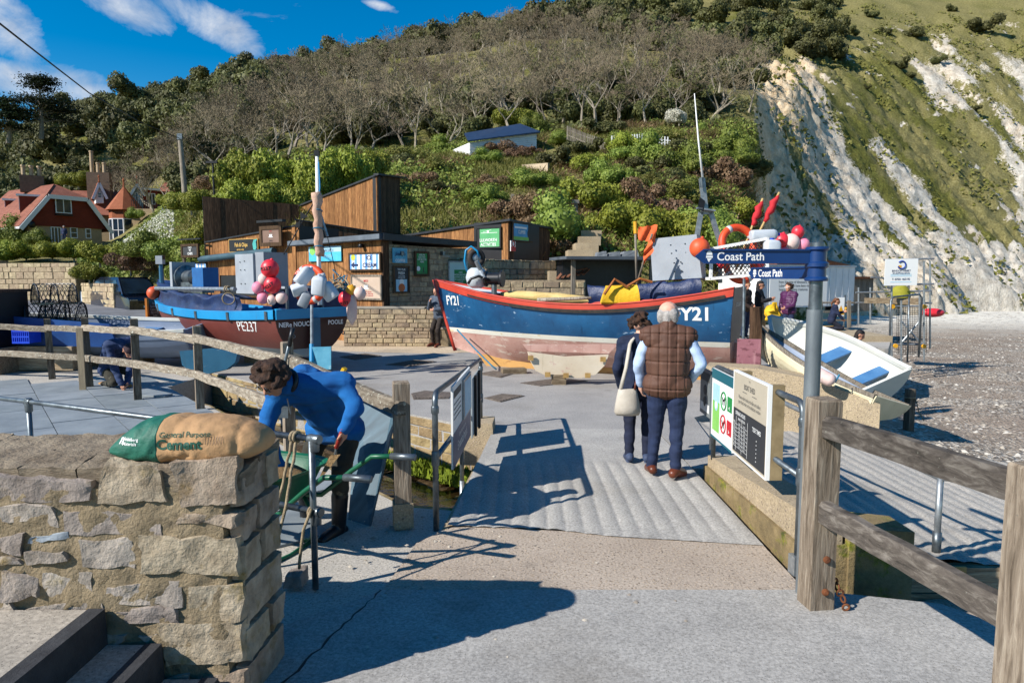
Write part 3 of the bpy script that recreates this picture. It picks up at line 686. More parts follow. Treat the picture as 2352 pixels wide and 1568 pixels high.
 # cap: flat bedded top stones
x=-3.25;sd=90
while x<-1.25:
 w_=rnd.uniform(.25,.5);x1=min(x+w_,-1.235);sd+=1
 for y0,y1 in((3.0,3.2),(3.2,3.5)):
  zt=WZ+rnd.uniform(.01,.025)+(.015 if y0>3.1 else 0)+(.015 if x<-1.9 else-.005)
  cs=[(x,y1,WZ-.1),(x1+.015,y1,WZ-.1),(x1+.015,y1,zt),(x,y1,zt),(x,y0,WZ-.1),(x1+.015,y0+.03*(x1>-1.3),WZ-.1),(x1+.015,y0+.03*(x1>-1.3),zt-.02),(x,y0,zt-.02)]
  rough_block(cs,.014,sd,(14,5,7),10).build('cap_stone',m_topstone,wall,smooth=True,auto=35)
 x+=w_
o=rough_block([(-1.18,3.75,0),(-1.0,3.8,0),(-1.0,3.78,.12),(-1.18,3.75,.11),(-1.2,3.5,0),(-.99,3.52,0),(-1.02,3.55,.1),(-1.19,3.52,.11)],.015,31,(7,6,6)).build('loose_stone',m_stone,smooth=True,auto=35)
o.location.z=.012;o.location.y+=2.1;o.location.x-=.75;o.scale=(.6,.6,.7);tag(o,'loose block of stone on the ground behind the wall end','stone')
# steps going down in front of the wall
st=thing('concrete_steps','concrete steps with dark worn nosings in the bottom left corner','steps',(-2.2,2.3,0))
m_step=mat('step_concrete',_concrete('#857e73','#a0978a','#5a544b',60,.22,.6));m_nose=P('dark_nosing','#26272a','#3b3c3f',9,.8,.6,60)
for k in range(4):
 xr=-1.83+.25*k;zt=.50-.165*k
 MB().hexa([(xr-1.4,.2,-.2),(xr-.09,.2,-.2),(xr-.09,2.96,-.2),(xr-1.4,2.96,-.2),(xr-1.4,.2,zt),(xr-.09,.2,zt),(xr-.09,2.96,zt),(xr-1.4,2.96,zt)]).build('tread',m_step,st)
 MB().hexa([(xr-.09,.2,-.19),(xr+.005,.2,-.19),(xr+.005,2.965,-.19),(xr-.09,2.965,-.19),(xr-.09,.2,zt+.004),(xr-.015,.2,zt+.004),(xr-.015,2.965,zt+.004),(xr-.09,2.965,zt+.004)]).build('nosing',m_nose,st)
 # cement bag
bag=thing('cement_bag','green and brown paper cement sack lying on the stone wall','cement bag',(-1.75,3.2,WZ))
bf=Face(A(448,1065,3.17)+V((0,0,.0)),V((1,-.03,.03)).normalized())
def bagpt(s,a): # s along 0..1, a around
 e=min(1.,(s*(1-s)*4.4+.03))**.42
 L_=.72;hw=.165*(.35+.65*e);hh=.128*e+.006
 if s<.18:hh*=(.55+.45*s/.18)
 ca,sa=math.cos(a),math.sin(a)
 y=math.copysign(abs(ca)**.75,ca)*hw;z=math.copysign(abs(sa)**.85,sa)*hh
 if z<0:z*=.62
 cen=.09+.012*math.sin(s*5)+.02*s
 wr=noise.noise(V((s*7,a*1.6,3)))*.006+noise.noise(V((s*17,a*4.2,1)))*.004-abs(noise.noise(V((s*6+a*1.1,a*2.4-s*7,9))))*.011*e
 fold=-.005*math.exp(-((s-.44-.05*math.sin(a))/.03)**2)*(1 if sa>-.2 else 0)-.007*math.exp(-((s-.86)/.02)**2)*(ca>0)
 rr_=1+(wr+fold)/.12
 return bf((s-.5)*L_,cen+z*rr_,y*rr_)
def bagstrip(s0,s1,n,name,m_):
 rings=[[bagpt(s0+(s1-s0)*i/n,2*math.pi*j/48)for j in range(48)]for i in range(n+1)]
 mb=MB();mb.loft(rings,cap=(s0==0));
 if s1==1:mb.f.append(tuple(range(n*48,n*48+48)));mb.m.append(0)
 return mb.build(name,m_,bag,smooth=True,fix=True)
m_kraft=P('kraft_paper','#9a7650','#b08a61',5,.8,.35,22,dirt='#7d5c3a',dsc=6,damt=.6,bd=.02)
m_baggreen=P('sack_green','#12503f','#1d6350',5,.6,.35,22,dirt='#3f7d6b',dsc=7,damt=.62,bd=.02)
gb=bagstrip(0,.37,30,'green_end',m_baggreen);kb=bagstrip(.37,1,50,'paper_body',m_kraft)
def project_text(body,F,u,v,size,m_,parent,target,bold=0.,d=.003,sx=1.,shear=0.,align='CENTER',reach=.6,cuts=1,name='lettering'):
 """lettering laid onto a curved surface along the face normal"""
 o=text(body,F,u,v,size,m_,parent,0,bold,sx,align,name,shear=shear);me=o.data;bw=base(parent)
 bm=bmesh.new();bm.from_mesh(me);bmesh.ops.triangulate(bm,faces=bm.faces)
 for _ in range(cuts):
  ed=[e for e in bm.edges if e.calc_length()>size*.12]
  if ed:bmesh.ops.subdivide_edges(bm,edges=ed,cuts=1)
 bmesh.ops.triangulate(bm,faces=bm.faces)
 trees=[]
 for tg in(target if isinstance(target,(list,tuple))else[target]):
  tb=base(tg.parent)+tg.location;trees.append(BVHTree.FromPolygons([q.co+tb for q in tg.data.vertices],[tuple(p.vertices)for p in tg.data.polygons]))
 for q in bm.verts:
  p=q.co+bw;best=None
  for tr in trees:
   h=tr.ray_cast(p+F.n*reach,-F.n,reach*2.2)
   if h[0]is not None and(best is None or h[3]<best[3]):best=h
  if best:q.co=best[0]+F.n*d-bw
 bm.to_mesh(me);bm.free();return o
m_bagink=P('sack_ink','#0f4a3a',None,rough=.7)
tf=Face(bf(0,0,0),bf.r)
project_text('General Purpose',tf,.035,.165,.034,m_bagink,kb,[kb,gb],.004,.003)
project_text('Cement',tf,.01,.112,.064,m_bagink,kb,[kb,gb],.03,.003)
project_text('Heidelberg\nMaterials',tf,-.225,.15,.021,m_white,gb,[gb],.01,.003)
project_text('n',tf,-.272,.137,.05,m_white,gb,[gb],.03,.003)
project_text('I I I I I I I',tf,.17,.13,.05,m_black,kb,[kb],.0,.005,sx=.45)
# tube railing on the terrace
def elbow(a,b,c,r,n=5): # rounded corner points between a-b-c
 a,b,c=V(a),V(b),V(c);d1=(a-b).normalized()*r;d2=(c-b).normalized()*r
 return[(b+d1)*(1-t_)**2+b*2*t_*(1-t_)+(b+d2)*t_**2 for t_ in[i/n for i in range(n+1)]]
def clamp_ring(p,ax_,r,l=.07):
 p,ax_=V(p),V(ax_).normalized();return MB().lathe([(r*.9,-l/2),(r,-l/2+.008),(r,l/2-.008),(r*.9,l/2)],p,ax_,14)
pb=G(725,1352);pt=A(722,1008,pb.y);RR=.021
rl=thing('tube_railing','galvanised tube railing behind the stone wall running left from the barrow','railing',(pb.x,pb.y,0))
pl=A(65,922,5.85);pl2=V((pl.x,pl.y,-.02));pe=A(-260,885,7.2)
MB().tube([pb,(pb.x,pb.y,pt.z)],RR,12).build('post',m_galv,rl,True)
MB().tube([pl2,pl],RR,12).build('post',m_galv,rl,True)
MB().tube([pt,pl,pe],RR,12).build('top_rail',m_galv,rl,True)
lo=V((0,0,-.47));MB().tube([pt+lo,pl+lo,pe+lo],RR,12).build('lower_rail',m_galv,rl,True)
for p,l in((pt,.1),(pt+lo,.11),(pl,.12),(pl+lo,.1)):
 clamp_ring(p-V((0,0,.03)),(0,0,1),.031,l).build('clamp',m_galv,rl,True,auto=40);clamp_ring(p,pl-pt,.031,.09).build('clamp',m_galv,rl,True,auto=40)
rp=thing('rope_loop','frayed rope tied round the tube railing beside the barrow','rope',tuple(pt))
def wig(a,b,n,sag=0.,amp=.01,sd=1):
 r_=random.Random(sd);a,b=V(a),V(b)
 return[a.lerp(b,i/n)+V((r_.uniform(-amp,amp),r_.uniform(-amp,amp),r_.uniform(-amp,amp)-sag*math.sin(math.pi*i/n)))for i in range(n+1)]
a=pt.lerp(pl,.045);MB().torus(a,.03,.011,pl-pt,16,7).torus(a+V((-.02,0,0)),.031,.011,pl-pt,16,7).build('coil',m_rope,rp,True)
MB().tube(wig(a,G(650,1160,.42)+V((.2,-.7,0)),10,.03,.006),.010,7).build('strand',m_rope,rp,True)
MB().tube(wig(a+V((-.02,-.02,0)),a+V((-.11,-.1,-.45)),10,0,.006),.010,7).build('strand',m_rope,rp,True)
a2=pt+lo;MB().tube([a2+V((-.02,-.035,.03)),a2+V((-.07,-.05,-.1)),a2+V((-.1,-.05,-.3)),a2+V((-.11,-.03,-.36))],.010,7).torus(a2+V((-.03,0,0)),.03,.01,pl-pt,16,7).build('strand',m_rope,rp,True)
# post and rail fence, left
def fpost(th,p,h,w_=.11,rz=0.,lean=(0,0),m_=None,name='post'):
 p=V(p);mb=MB();Mx=Matrix.Rotation(rz,3,'Z');rings=[]
 for z,s_ in((-.1,1),(h*.5,.99),(h-.012,.98),(h,.9)):
  rings.append([p+Mx@V((x*w_/2*s_,y*w_/2*s_,0))+V((lean[0]*z/h,lean[1]*z/h,z))for x,y in((-1,-1),(1,-1),(1,1),(-1,1))])
 return mb.loft(rings).build(name,m_ or m_post,th)
fence=thing('post_and_rail_fence','lichened wooden post and rail fence stepping down from the boats to the barrow','fence',(-4.7,10.3,0))
FP=[(-240,868,735),(120,868,732),(207,888,730),(317,917,732),(460,938,748),(662,0,785),(926,1206,876)]
pos=[]
for x,y,top in FP:
 if y:p=G(x,y)
 else:p=A(x,900,7.4);p=V((p.x,7.4,0))
 hgt=A(x,top,p.y).z;pos.append((p,hgt))
pos[0]=(V((-12.6,13.9,0)),1.28)
for i,(p,h)in enumerate(pos):fpost(fence,p,h,.115 if i<6 else .13,.55 if i<6 else .25,(-.03,0)if i in(1,2)else(0,0))
MB().box((pos[-1][0].x,pos[-1][0].y,.1),(.155,.155,.2),.25).build('post_shoe',m_wallc,fence)
for(a,ha),(b,hb)in zip(pos,pos[1:]):
 for k,dz in((0,.17),(1,.72)):
  if k==1 and b is pos[-1][0]:continue
  p0=a+V((0,0,ha-dz));p1=b+V((0,0,hb-dz-(.03 if k==0 else 0)))
  off=V((.0,-.07,0));d=(p1-p0).normalized()*.03
  n=9;mbr=MB();rr_=random.Random(int(a.x*100)+k);rings=[]
  dirv=(p1-p0).normalized();side=dirv.cross(V((0,0,1))).normalized();up_=side.cross(dirv)
  for i in range(n+1):
   c=(p0-d).lerp(p1+d,i/n)+off+V((0,0,rr_.uniform(-.006,.006)));w2,h2=.04*rr_.uniform(.9,1.1),.055*rr_.uniform(.92,1.08)
   rings.append([c+side*(sx_*w2)+up_*(sy_*h2)for sx_,sy_ in((-1,-1),(1,-1),(1,.7),(.55,1),(-.6,1),(-1,.6))])
  mbr.loft(rings).build('rail',m_rail_x,fence)
bp=G(190,893);MB().box((bp.x+.08,bp.y-.12,.55),(.1,.05,1.1),.3).build('batten',P('new_timber','#8a7a63','#a89679',3,.85,.3,40,st=(9,9,1)),fence)
# wooden fence, right foreground
f2=thing('timber_fence','heavy weathered timber post and two rail fence on the right beside the signpost','fence',(1.87,4.2,0))
pa=G(1872,1392);pa=V((pa.x,pa.y,0));ha=A(1880,914,pa.y).z
pbb=V((2.085,2.62,0));hb=1.26
fpost(f2,pa,ha,.15,.12);fpost(f2,pbb,hb,.165,.08)
for zz in(1.13,.62):
 n=10;rings=[];rr_=random.Random(int(zz*100));a=pa+V((.0,-.06,zz));b=pbb+V((0,.02,zz+(.02 if zz>1 else-.02)))
 for i in range(n+1):
  c=a.lerp(b,i/n)+V((.0,0,rr_.uniform(-.004,.004)));w2,h2=.045,.062
  rings.append([c+V((sx_*w2,0,sy_*h2))for sx_,sy_ in((-1,-1),(1,-1),(1,.6),(.6,1),(-.6,1),(-1,.6))])
 MB().loft(rings).build('rail',m_rail_dk,f2)
for z in(.13,.33):MB().lathe([(.022,0),(.022,.008),(.012,.012),(.012,.02)],pa+V((.02,-.08,z)),(0,-1,0),12).build('bolt',m_rust,f2)
ch=thing('chain','rusty chain hanging at the foot of the signpost fence post','chain',(pa.x+.13,pa.y-.02,0))
for i in range(5):
 c=V((pa.x+.1+.012*i,pa.y-.02-.015*i,.17-.03*i if i<4 else .035));MB().torus(c,.02,.007,(1,.2,0)if i%2 else(0,1,.2),12,6).build('link',m_rust,ch,True)
 # finger post
fp=thing('fingerpost','coast path fingerpost with two blue arms on a grey rust streaked pole','signpost',(pa.x,pa.y+.16,0))
pc=V((pa.x-.005,pa.y+.16,0));pr_=.047;ztop=A(1870,558,pc.y).z
MB().lathe([(pr_,0),(pr_,1.78),(pr_*.98,1.8)],pc,n=24).build('pole',m_rustpipe,fp,True,auto=40)
MB().lathe([(pr_*.82,1.79),(pr_*.82,ztop),(pr_*.74,ztop+.004),(0.001,ztop+.004)],pc,n=24).build('pole_top',m_galv,fp,True,auto=40)
def arm(z0,z1,dirv,L_,body,tsize,ux):
 dv=V(dirv).normalized();F_=Face(pc+V((0,0,(z0+z1)/2)),-dv);h=(z1-z0)
 sl_=MB().lathe([(pr_*1.35,z0-.012),(pr_*1.45,z0-.006),(pr_*1.45,z0+.004),(pr_*1.15,z0+.014),(pr_*1.15,z1-.014),(pr_*1.45,z1-.004),(pr_*1.45,z1+.006),(pr_*1.35,z1+.012)],pc,n=24).build('sleeve',m_navy,fp,True,auto=35)
 d=F_.n*(pr_*.5)
 mb=MB();t_=.012;hh=h/2*.86
 out_=[(-L_,0),(-L_+.045,-hh),(-.03,-hh),(-.03,hh),(-L_+.045,hh)]
 mb.add([F_(u,v,t_/2+.01)for u,v in out_]+[F_(u,v,-t_/2+.01)for u,v in out_],[tuple(range(5)),tuple(range(9,4,-1))]+[(i,5+i,5+(i+1)%5,(i+1)%5)for i in range(5)])
 ao=mb.build('arm',m_navy,fp)
 for s_ in(-1,1):MB().fbox(F_,-L_+.05,-.04,s_*hh-.005,s_*hh+.005,.0,.026).build('rim',m_navy,ao)
 text(body,F_,-L_+.13,-.024,tsize,m_white,ao,.0175,.012,.9,'LEFT')
 ac=MB();au=-L_+.085
 ring=[(au+.018*math.cos(a),.008+.026*math.sin(a))for a in[math.pi*k/10 for k in range(11)]]
 ac.add([F_(u,v,.0175)for u,v in ring],[tuple(range(11))]);ac.add([F_(u,v,.0175)for u,v in((au-.02,.003),(au-.02,-.009),(au+.02,-.009),(au+.02,.003))],[(0,1,2,3)])
 ac.add([F_(u,v,.0175)for u,v in((au-.015,-.013),(au,-.04),(au+.002,-.026),(au+.015,-.013))],[(0,1,2,3)])
 ac.build('acorn',m_white,ao)
zu0,zu1=A(1870,606,pc.y).z,A(1870,572,pc.y).z;zl0,zl1=A(1870,641,pc.y).z,A(1870,611,pc.y).z
arm(zu0,zu1,(-1,-.02,0),.745,'Coast Path',.072,0)
arm(zl0,zl1,(-.2,1,0),.745,'Coast Path',.072,0)
# sign railings
def cframe(name,label,near,far,zn,zf,r=.023,low=.5):
 th=thing(name,label,'railing',(near.x,near.y,near.z));N0,F0=V(near),V(far);a=V((N0.x,N0.y,zn));b=V((F0.x,F0.y,zf))
 MB().tube([N0,V((N0.x,N0.y,zn-.1))]+elbow(N0,a,b,.1)+elbow(a,b,F0,.1)+[F0],r,12).build('hoop',m_galv,th,True)
 l=V((0,0,-low));MB().tube([a+l,b+l],r*.95,12).build('lower_rail',m_galv,th,True)
 for p,d in((a+l,.12),(b+l,.12),(a-V((0,0,.13)),.06),(b-V((0,0,.13)),.06)):clamp_ring(p,(0,0,1),r*1.32,d).build('clamp',m_galv,th,True,auto=40)
 return th,a,b
n0=G(1833,1318);n0=V((n0.x,n0.y+.02,0));f0=V((1.99,6.62,.2))
sr,sa_,sb_=cframe('sign_railing','galvanised hoop railing carrying the three notice boards right of the ramp',n0,f0,A(1836,925,n0.y).z,1.13)
MB().box((n0.x,n0.y,.06),(.085,.085,.13),.1).build('post_block',m_galv_lt,sr)
dsr=(sb_-sa_);dsr.z=0;RF=Face((sa_.x-.04,sa_.y,0),-dsr) # faces the ramp (-x)
def uY(Y):return-(Y-sa_.y)/dsr.normalized().y
def board(name,label,u0,u1,v0,v1,F,mats,d0=.0,d1=.02,frame=None,cat='sign'):
 c=F((u0+u1)/2,v0,0);th=thing(name,label,cat,tuple(c));fb=Face(F(u0,v0,d1),F.r,F.u)
 bo=MB().fbox(F,u0,u1,v0,v1,d0,d1).build('panel',mats,th)
 if frame:
  m_,fw,fd=frame;q=MB();
  for x in((u0-.001,u1+.001,v0-.001,v0+fw),(u0-.001,u1+.001,v1-fw,v1+.001),(u0-.001,u0+fw,v0+fw,v1-fw),(u1-fw,u1+.001,v0+fw,v1-fw)):q.fbox(F,*x,d0+.001,d1+fd)
  q.build('frame',m_,th)
 return th,fb,u1-u0,v1-v0
def rect(F,u0,u1,v0,v1,m_,th,name='print',d=.003):return MB().fbox(F,u0,u1,v0,v1,.0005,d).build(name,m_,th)
m_cream=P('sign_cream','#a59b88','#b0a693',3,.6);m_char=P('sign_charcoal','#2a2b2d','#323335',3,.6);m_teal=P('sign_teal','#1d5a66',None,rough=.5)
m_signw=P('sign_white','#dcdcd8',None,rough=.45);m_green=P('sign_green','#1f7d3c','#2a8a48',3,.5);m_red=P('sign_red','#b3202a',None,rough=.5)
m_lblue=P('sign_light_blue','#8fb9cf','#a9cdd9',2,.5);m_lgreen=P('map_green','#6fae4e','#84bd5f',3,.6);m_ink=P('print_grey','#4a4a48',None,rough=.7)
m_ply=P('ply_edge','#6f5f43','#8f7d5c',8,.9)
# boat shed board
u0,u1=uY(5.78),uY(4.93)
th,fb,W,H=board('notice_board','cream and charcoal board with opening hours and tide times on the sign railing',u0,u1,.5,1.21,RF,m_cream,.0,.03,(m_signw,.012,.003))
for q in(u1-.06,u0+.05):MB().fbox(RF,q,q+.06,.5,1.21,-.09,-.001).build('batten',m_ply,th)
rect(fb,.03,W-.03,.03,H*.56,m_char,th,'dark_panel')
text('THE',fb,W*.5,H*.93,.022,m_ink,th,.004);text('BOAT SHED',fb,W*.5,H*.83,.062,m_ink,th,.004,.004,.8)
text('Please order inside at the Bar and collect\nyour food order at the collection window',fb,W*.5,H*.70,.043,m_ink,th,.004,0,.75)
rect(fb,W*.3,W*.42,H*.79,H*.795,m_ink,th);rect(fb,W*.58,W*.7,H*.79,H*.795,m_ink,th)
text('OPENING HOURS',fb,W*.26,H*.49,.045,m_signw,th,.005,.012,.72);text('TIDE TIMES',fb,W*.74,H*.42,.05,m_signw,th,.005,.012,.8)
text('DRINKS  KITCHEN',fb,W*.3,H*.435,.03,m_signw,th,.005,.004,.75)
for i,dday in enumerate(('MON','TUE','WED','THU','FRI','SAT','SUN')):
 v=H*(.385-i*.045);text(dday,fb,W*.08,v,.026,m_signw,th,.005,.004,.8)
 for k in(0,1):text('10-5:30',fb,W*(.24+.15*k),v,.024,m_signw,th,.005,0,.75)
 rect(fb,W*.05,W*.48,v-.008,v-.006,m_signw,th,'rule',.004)
for q in(.13,.31,.48):rect(fb,W*q,W*q+.003,H*.06,H*.47,m_signw,th,'rule',.004)
for i in range(6):rect(fb,W*.735,W*.745,H*(.33-.045*i),H*(.342-.045*i),m_signw,th,'dash',.004)
# map board with dog rules
u0,u1=uY(6.5),uY(5.82)
th,fb,W,H=board('map_board','white notice with a green map and dog walking symbols beside the cream board',u0,u1,.47,1.13,RF,m_signw,.0,.02)
rect(fb,0,W,H*.86,H,m_teal,th);rect(fb,0,W,0,H*.03,m_teal,th)
rect(fb,.05,W*.4,H*.12,H*.55,m_lgreen,th);rect(fb,.05,W*.4,H*.55,H*.8,m_lblue,th)
mbx=MB();mbx.lathe([(.055,0),(.055,.004)],fb(W*.25,H*.5,0),fb.n,20);mbx.build('cove',m_lblue,th);MB().lathe([(.035,0),(.035,.006)],fb(W*.25,H*.5,0),fb.n,20).build('cove_mark',m_signw,th)
def dog(F,u,v,s,m_,th):
 mb=MB()
 for a,b,c,d in((-.5,.35,-.05,.2),(.25,.55,.15,.48),(.5,.72,.28,.42),(-.45,-.32,-.5,0),(.15,.28,-.5,0),(-.62,-.45,.15,.4)):mb.fbox(F,u+a*s,u+b*s,v+c*s,v+d*s,.001,.004)
 return mb.build('dog_symbol',m_,th)
for v,m_,cr in((.62,m_green,0),(.3,m_red,1)):
 MB().torus(fb(W*.6,H*v,.003),.08,.007,fb.n,24,5).build('ring',m_,th);dog(fb,W*.6,H*v,.075,m_black,th)
 if cr:MB().bar(fb(W*.6-.055,H*v-.055,.005),fb(W*.6+.055,H*v+.055,.005),.012,.004,up=fb.n).build('slash',m_,th)
 rect(fb,W*.77,W*.97,H*(v-.1),H*(v+.1),m_,th);text('<' if not cr else '>',fb,W*.87,H*(v-.08),.06,m_signw,th,.005,.03)
 # small grey board
u0,u1=uY(6.95),uY(6.56)
th,fb,W,H=board('small_notice','small grey notice on the far end of the sign railing',u0,u1,.62,1.08,RF,P('notice_grey','#5d6468','#79807f',3,.5),.0,.02)
rect(fb,.03,W-.03,H*.75,H*.93,m_ink,th);rect(fb,.03,W-.03,.04,.12,m_signw,th)
for v in(.55,.3):MB().lathe([(.05,0),(.05,.004)],fb(W*.5,H*v,0),fb.n,16).build('round_mark',m_ink,th)
# left sign railing
n1=G(1002,1213);n1=V((n1.x,n1.y,-.02));f1=G(1108,984);f1=V((f1.x-.02,f1.y,.12))
sl2,la,lb_=cframe('speed_railing','galvanised hoop railing left of the ramp carrying the speed limit board',n1,f1,A(1000,903,n1.y).z,A(1108,824,f1.y).z,.024,.52)
mid=n1.lerp(f1,.45);MB().tube([(mid.x,mid.y,-.7),(mid.x,mid.y,1.0)],.022,12).build('post',m_galv,sl2,True)
MB().tube([(mid.x,mid.y,-.75),(mid.x,mid.y,-.1)],.026,12).build('post_base',m_galv_lt,sl2,True)
dl=(lb_-la).normalized();LF=Face((la.x+.035,la.y,0),V((dl.x,dl.y,0))) # faces +x
th,fb,W,H=board('speed_board','white and navy board reading five nautical mph on the left railing',.62,1.95,.3,1.04,LF,m_signw,0,.018)
rect(fb,0,W,0,H*.42,P('board_navy','#1d2c50','#24365f',3,.4),th);
text('5 nautical m.p.h.',fb,W*.48,H*.14,.13,m_signw,th,.005,.01,.85);text('Speed limit within cove',fb,W*.48,H*.29,.06,m_signw,th,.005,0,.9)
MB().fbox(fb,W*.48,W*.95,H*.42,H*.95,.003,.02).build('frame',m_galv_lt,th);rect(Face(fb(0,0,.02),fb.r),W*.52,W*.91,H*.45,H*.91,m_lblue,th,'poster')
rect(fb,.06,W*.42,H*.84,H*.93,m_ink,th);
for k in range(4):rect(fb,.06,W*.4,H*(.58+.06*k),H*(.59+.06*k),m_ink,th,'line')
th,fb,W,H=board('back_board','grey backed notice on the far half of the left railing',2.15,2.95,.22,.88,LF,P('grey_sheet','#8d9597','#a0a8aa',3,.5),0,.015)
for k in(.22,.72):MB().fbox(fb,W*k,W*k+.07,-.02,H+.01,.002,.03).build('batten',m_black,th)
# slipway handrail on the right
hr=thing('slipway_handrail','thin galvanised handrail along the lower slipway behind the timber fence','railing',(3.3,5.3,-.1))
q0=G(2150,1270,-.14);q1=A(2160,1098,q0.y);ql=A(1850,1000,6.6);qr=A(2420,1108,4.6)
MB().tube([q0,q1],.024,10).build('post',m_galv_lt,hr,True);MB().tube([q0+V((0,0,.0)),q0+V((0,0,.17))],.032,10).build('post_socket',m_galv,hr,True)
MB().tube([V((2.2,7.4,1.0)),q1,qr],.022,10).build('top_rail',m_galv_lt,hr,True);MB().tube([V((2.2,7.4,.1)),V((2.2,7.4,1.0))],.022,10).build('post',m_galv_lt,hr,True)
# mooring post by the dinghies
mp=thing('mooring_post','short square timber post with a rope at the stern of the white dinghy','post',(0,0,0));q=G(2086,990,-.85);mp.location=(q.x,q.y,-.9)
fpost(mp,V((q.x,q.y,-.9)),A(2086,893,q.y).z+.9,.13,.3)
MB().torus((q.x,q.y,-.22),.085,.012,(0,.1,1),16,6).tube(wig((q.x+.08,q.y-.05,-.22),(q.x+.2,q.y-.1,-.62),6,.05),.01,6).build('rope',m_rope,mp,True)
# buildings of the boat yard
def onF(F,px,py):
 d=ray(px,py);o=V((0,0,CAMZ));k=(F.c-o).dot(F.n)/d.dot(F.n);q=o+d*k-F.c;return q.dot(F.r),q.dot(F.u)
def facepx(x0,Y0,x1,Y1,py=620):
 a,b=A(x0,py,Y0),A(x1,py,Y1);a.z=b.z=0;return Face(a,b-a),(b-a).length
def planks(F,L,v0,v1a,v1b,parent,m_,wd=(.11,.17),d=.02,seed=1,v0b=None,holes=()):
 rr_=random.Random(seed);u=0.;v0b=v0 if v0b is None else v0b
 while u<L-.01:
  w_=rr_.uniform(*wd);e=min(u+w_,L);ta,tb=v1a+(v1b-v1a)*u/L,v1a+(v1b-v1a)*e/L
  b0=v0+(v0b-v0)*u/L;dd=d*rr_.uniform(.6,1.2);spans=[(b0,ta,tb)]
  for hu0,hu1,hv0,hv1 in holes:
   if u<hu1 and e>hu0:spans=[(b0,hv0,hv0),(hv1,ta,tb)]
  for q0,q1,q2 in spans:
   MB().hexa([F(u+.004,q0,dd),F(e-.004,q0,dd),F(e-.004,q0,-.01),F(u+.004,q0,-.01),F(u+.004,q1,dd),F(e-.004,q2,dd),F(e-.004,q2,-.01),F(u+.004,q1,-.01)]).build('plank',m_,parent)
  u=e
def backing(F,L,v0,v1a,v1b,th_,parent,m_=None,name='core'):
 return MB().hexa([F(0,v0,-.012),F(L,v0,-.012),F(L,v0,-th_),F(0,v0,-th_),F(0,v1a,-.012),F(L,v1b,-.012),F(L,v1b,-th_),F(0,v1a,-th_)]).build(name,m_ or m_black,parent)
def sgn(name,label,F,x0,y0,x1,y1,m_,fr=None,d=.03,out=.05):
 ym,xm=(y0+y1)/2,(x0+x1)/2;u0,u1=onF(F,x0,ym)[0],onF(F,x1,ym)[0];v1,v0=onF(F,xm,y0)[1],onF(F,xm,y1)[1]
 return board(name,label,u0,u1,v0,v1,F,m_,out,out+d,fr)
m_capm=P('roof_trim','#14161a','#25282d',4,.5);m_felt=P('flat_roof','#3c4248','#545b62',2,.8,.3,30);m_fw=mat('frame_wood',_wood('#2c2118','#4f3d2c','#6d573f'))
# cafe kiosk: ice cream wall, stone return, low wall
caf=thing('cafe_kiosk','low timber and stone kiosk with ice cream sign and flat grey roof','kiosk',(-4,21,0))
IC,Li=facepx(683,22.6,880,20.3);h0=A(683,566,22.6).z;h1=A(880,551,20.3).z
backing(IC,Li,0,h0,h1,.4,caf);planks(IC,Li,0,h0,h1,caf,m_plank,(.1,.16),seed=4)
SF,Lsf=facepx(880,20.3,1074,23.0);h2=A(1074,567,23).z
MB().hexa([SF(0,0,-.02),SF(Lsf,0,-.02),SF(Lsf,0,-2),SF(0.3,0,-2),SF(0,h1-.1,-.02),SF(Lsf,h2-.1,-.02),SF(Lsf,h2-.1,-2),SF(.3,h1-.1,-2)]).build('stone_core',m_mortar,caf)
rubble([SF(.22,0),SF(Lsf,0)],.0,h2-.05,'','',[m_stone2],m_mortar,.15,(.2,.5),.01,.02,9,thick=.05,parent=caf,maxn=260,skip=lambda p:p.z<1.0)
MB().fbox(SF,-.02,.2,0,h1-.02,-.05,.03).build('corner_board',m_plankd,caf)
p_=[IC(-.1,0,.25),IC(Li+.12,0,.25),SF(Lsf+.2,0,.22),SF(Lsf+.2,0,-3.5),IC(-.1,0,-3)]
hs_=[h0,h1,h2,h2,h0]
MB().add([(p.x,p.y,z)for p,z in zip(p_,hs_)]+[(p.x,p.y,z+.17)for p,z in zip(p_,hs_)],[(4,3,2,1,0),(5,6,7,8,9)]+[(i,(i+1)%5,5+(i+1)%5,5+i)for i in range(5)]).build('roof',m_felt,caf)
MB().hexa([IC(-.12,h0+.02,.27),IC(Li+.14,h1+.02,.27),IC(Li+.14,h1+.02,.251),IC(-.12,h0+.02,.251),IC(-.12,h0+.16,.27),IC(Li+.14,h1+.16,.27),IC(Li+.14,h1+.16,.251),IC(-.12,h0+.16,.251)]).build('fascia',P('fascia_grey','#4f565e','#666e76',3,.5),caf)
MB().hexa([SF(-.14,h1+.0,.24),SF(Lsf+.22,h2,.24),SF(Lsf+.22,h2,.221),SF(-.14,h1,.221),SF(-.14,h1+.18,.24),SF(Lsf+.22,h2+.18,.24),SF(Lsf+.22,h2+.18,.221),SF(-.14,h1+.18,.221)]).build('fascia',m_capm,caf)
for px in(917,1012):
 u,v=onF(SF,px,582);MB().fbox(SF,u-.05,u+.05,v-.06,v+.06,.03,.16).build('floodlight',m_galv,caf)
u,v=onF(IC,836,565);MB().lathe([(.05,0),(.07,.1),(.06,.16)],IC(u,v,.03),IC.n,12).build('lamp',m_blackp,caf,True)
wp=thing('low_stone_wall','low sunlit wall of coursed stone below the kiosk','wall',(-3.4,19.4,0))
LW,Llw=facepx(790,19.6,1000,19.5,795);rubble([LW(0,0),LW(Llw,0)],0,1.08,'','',[m_stone2,MATS['pale_rubble']],m_mortar,.115,(.16,.48),.012,.022,21,thick=.5,parent=wp)
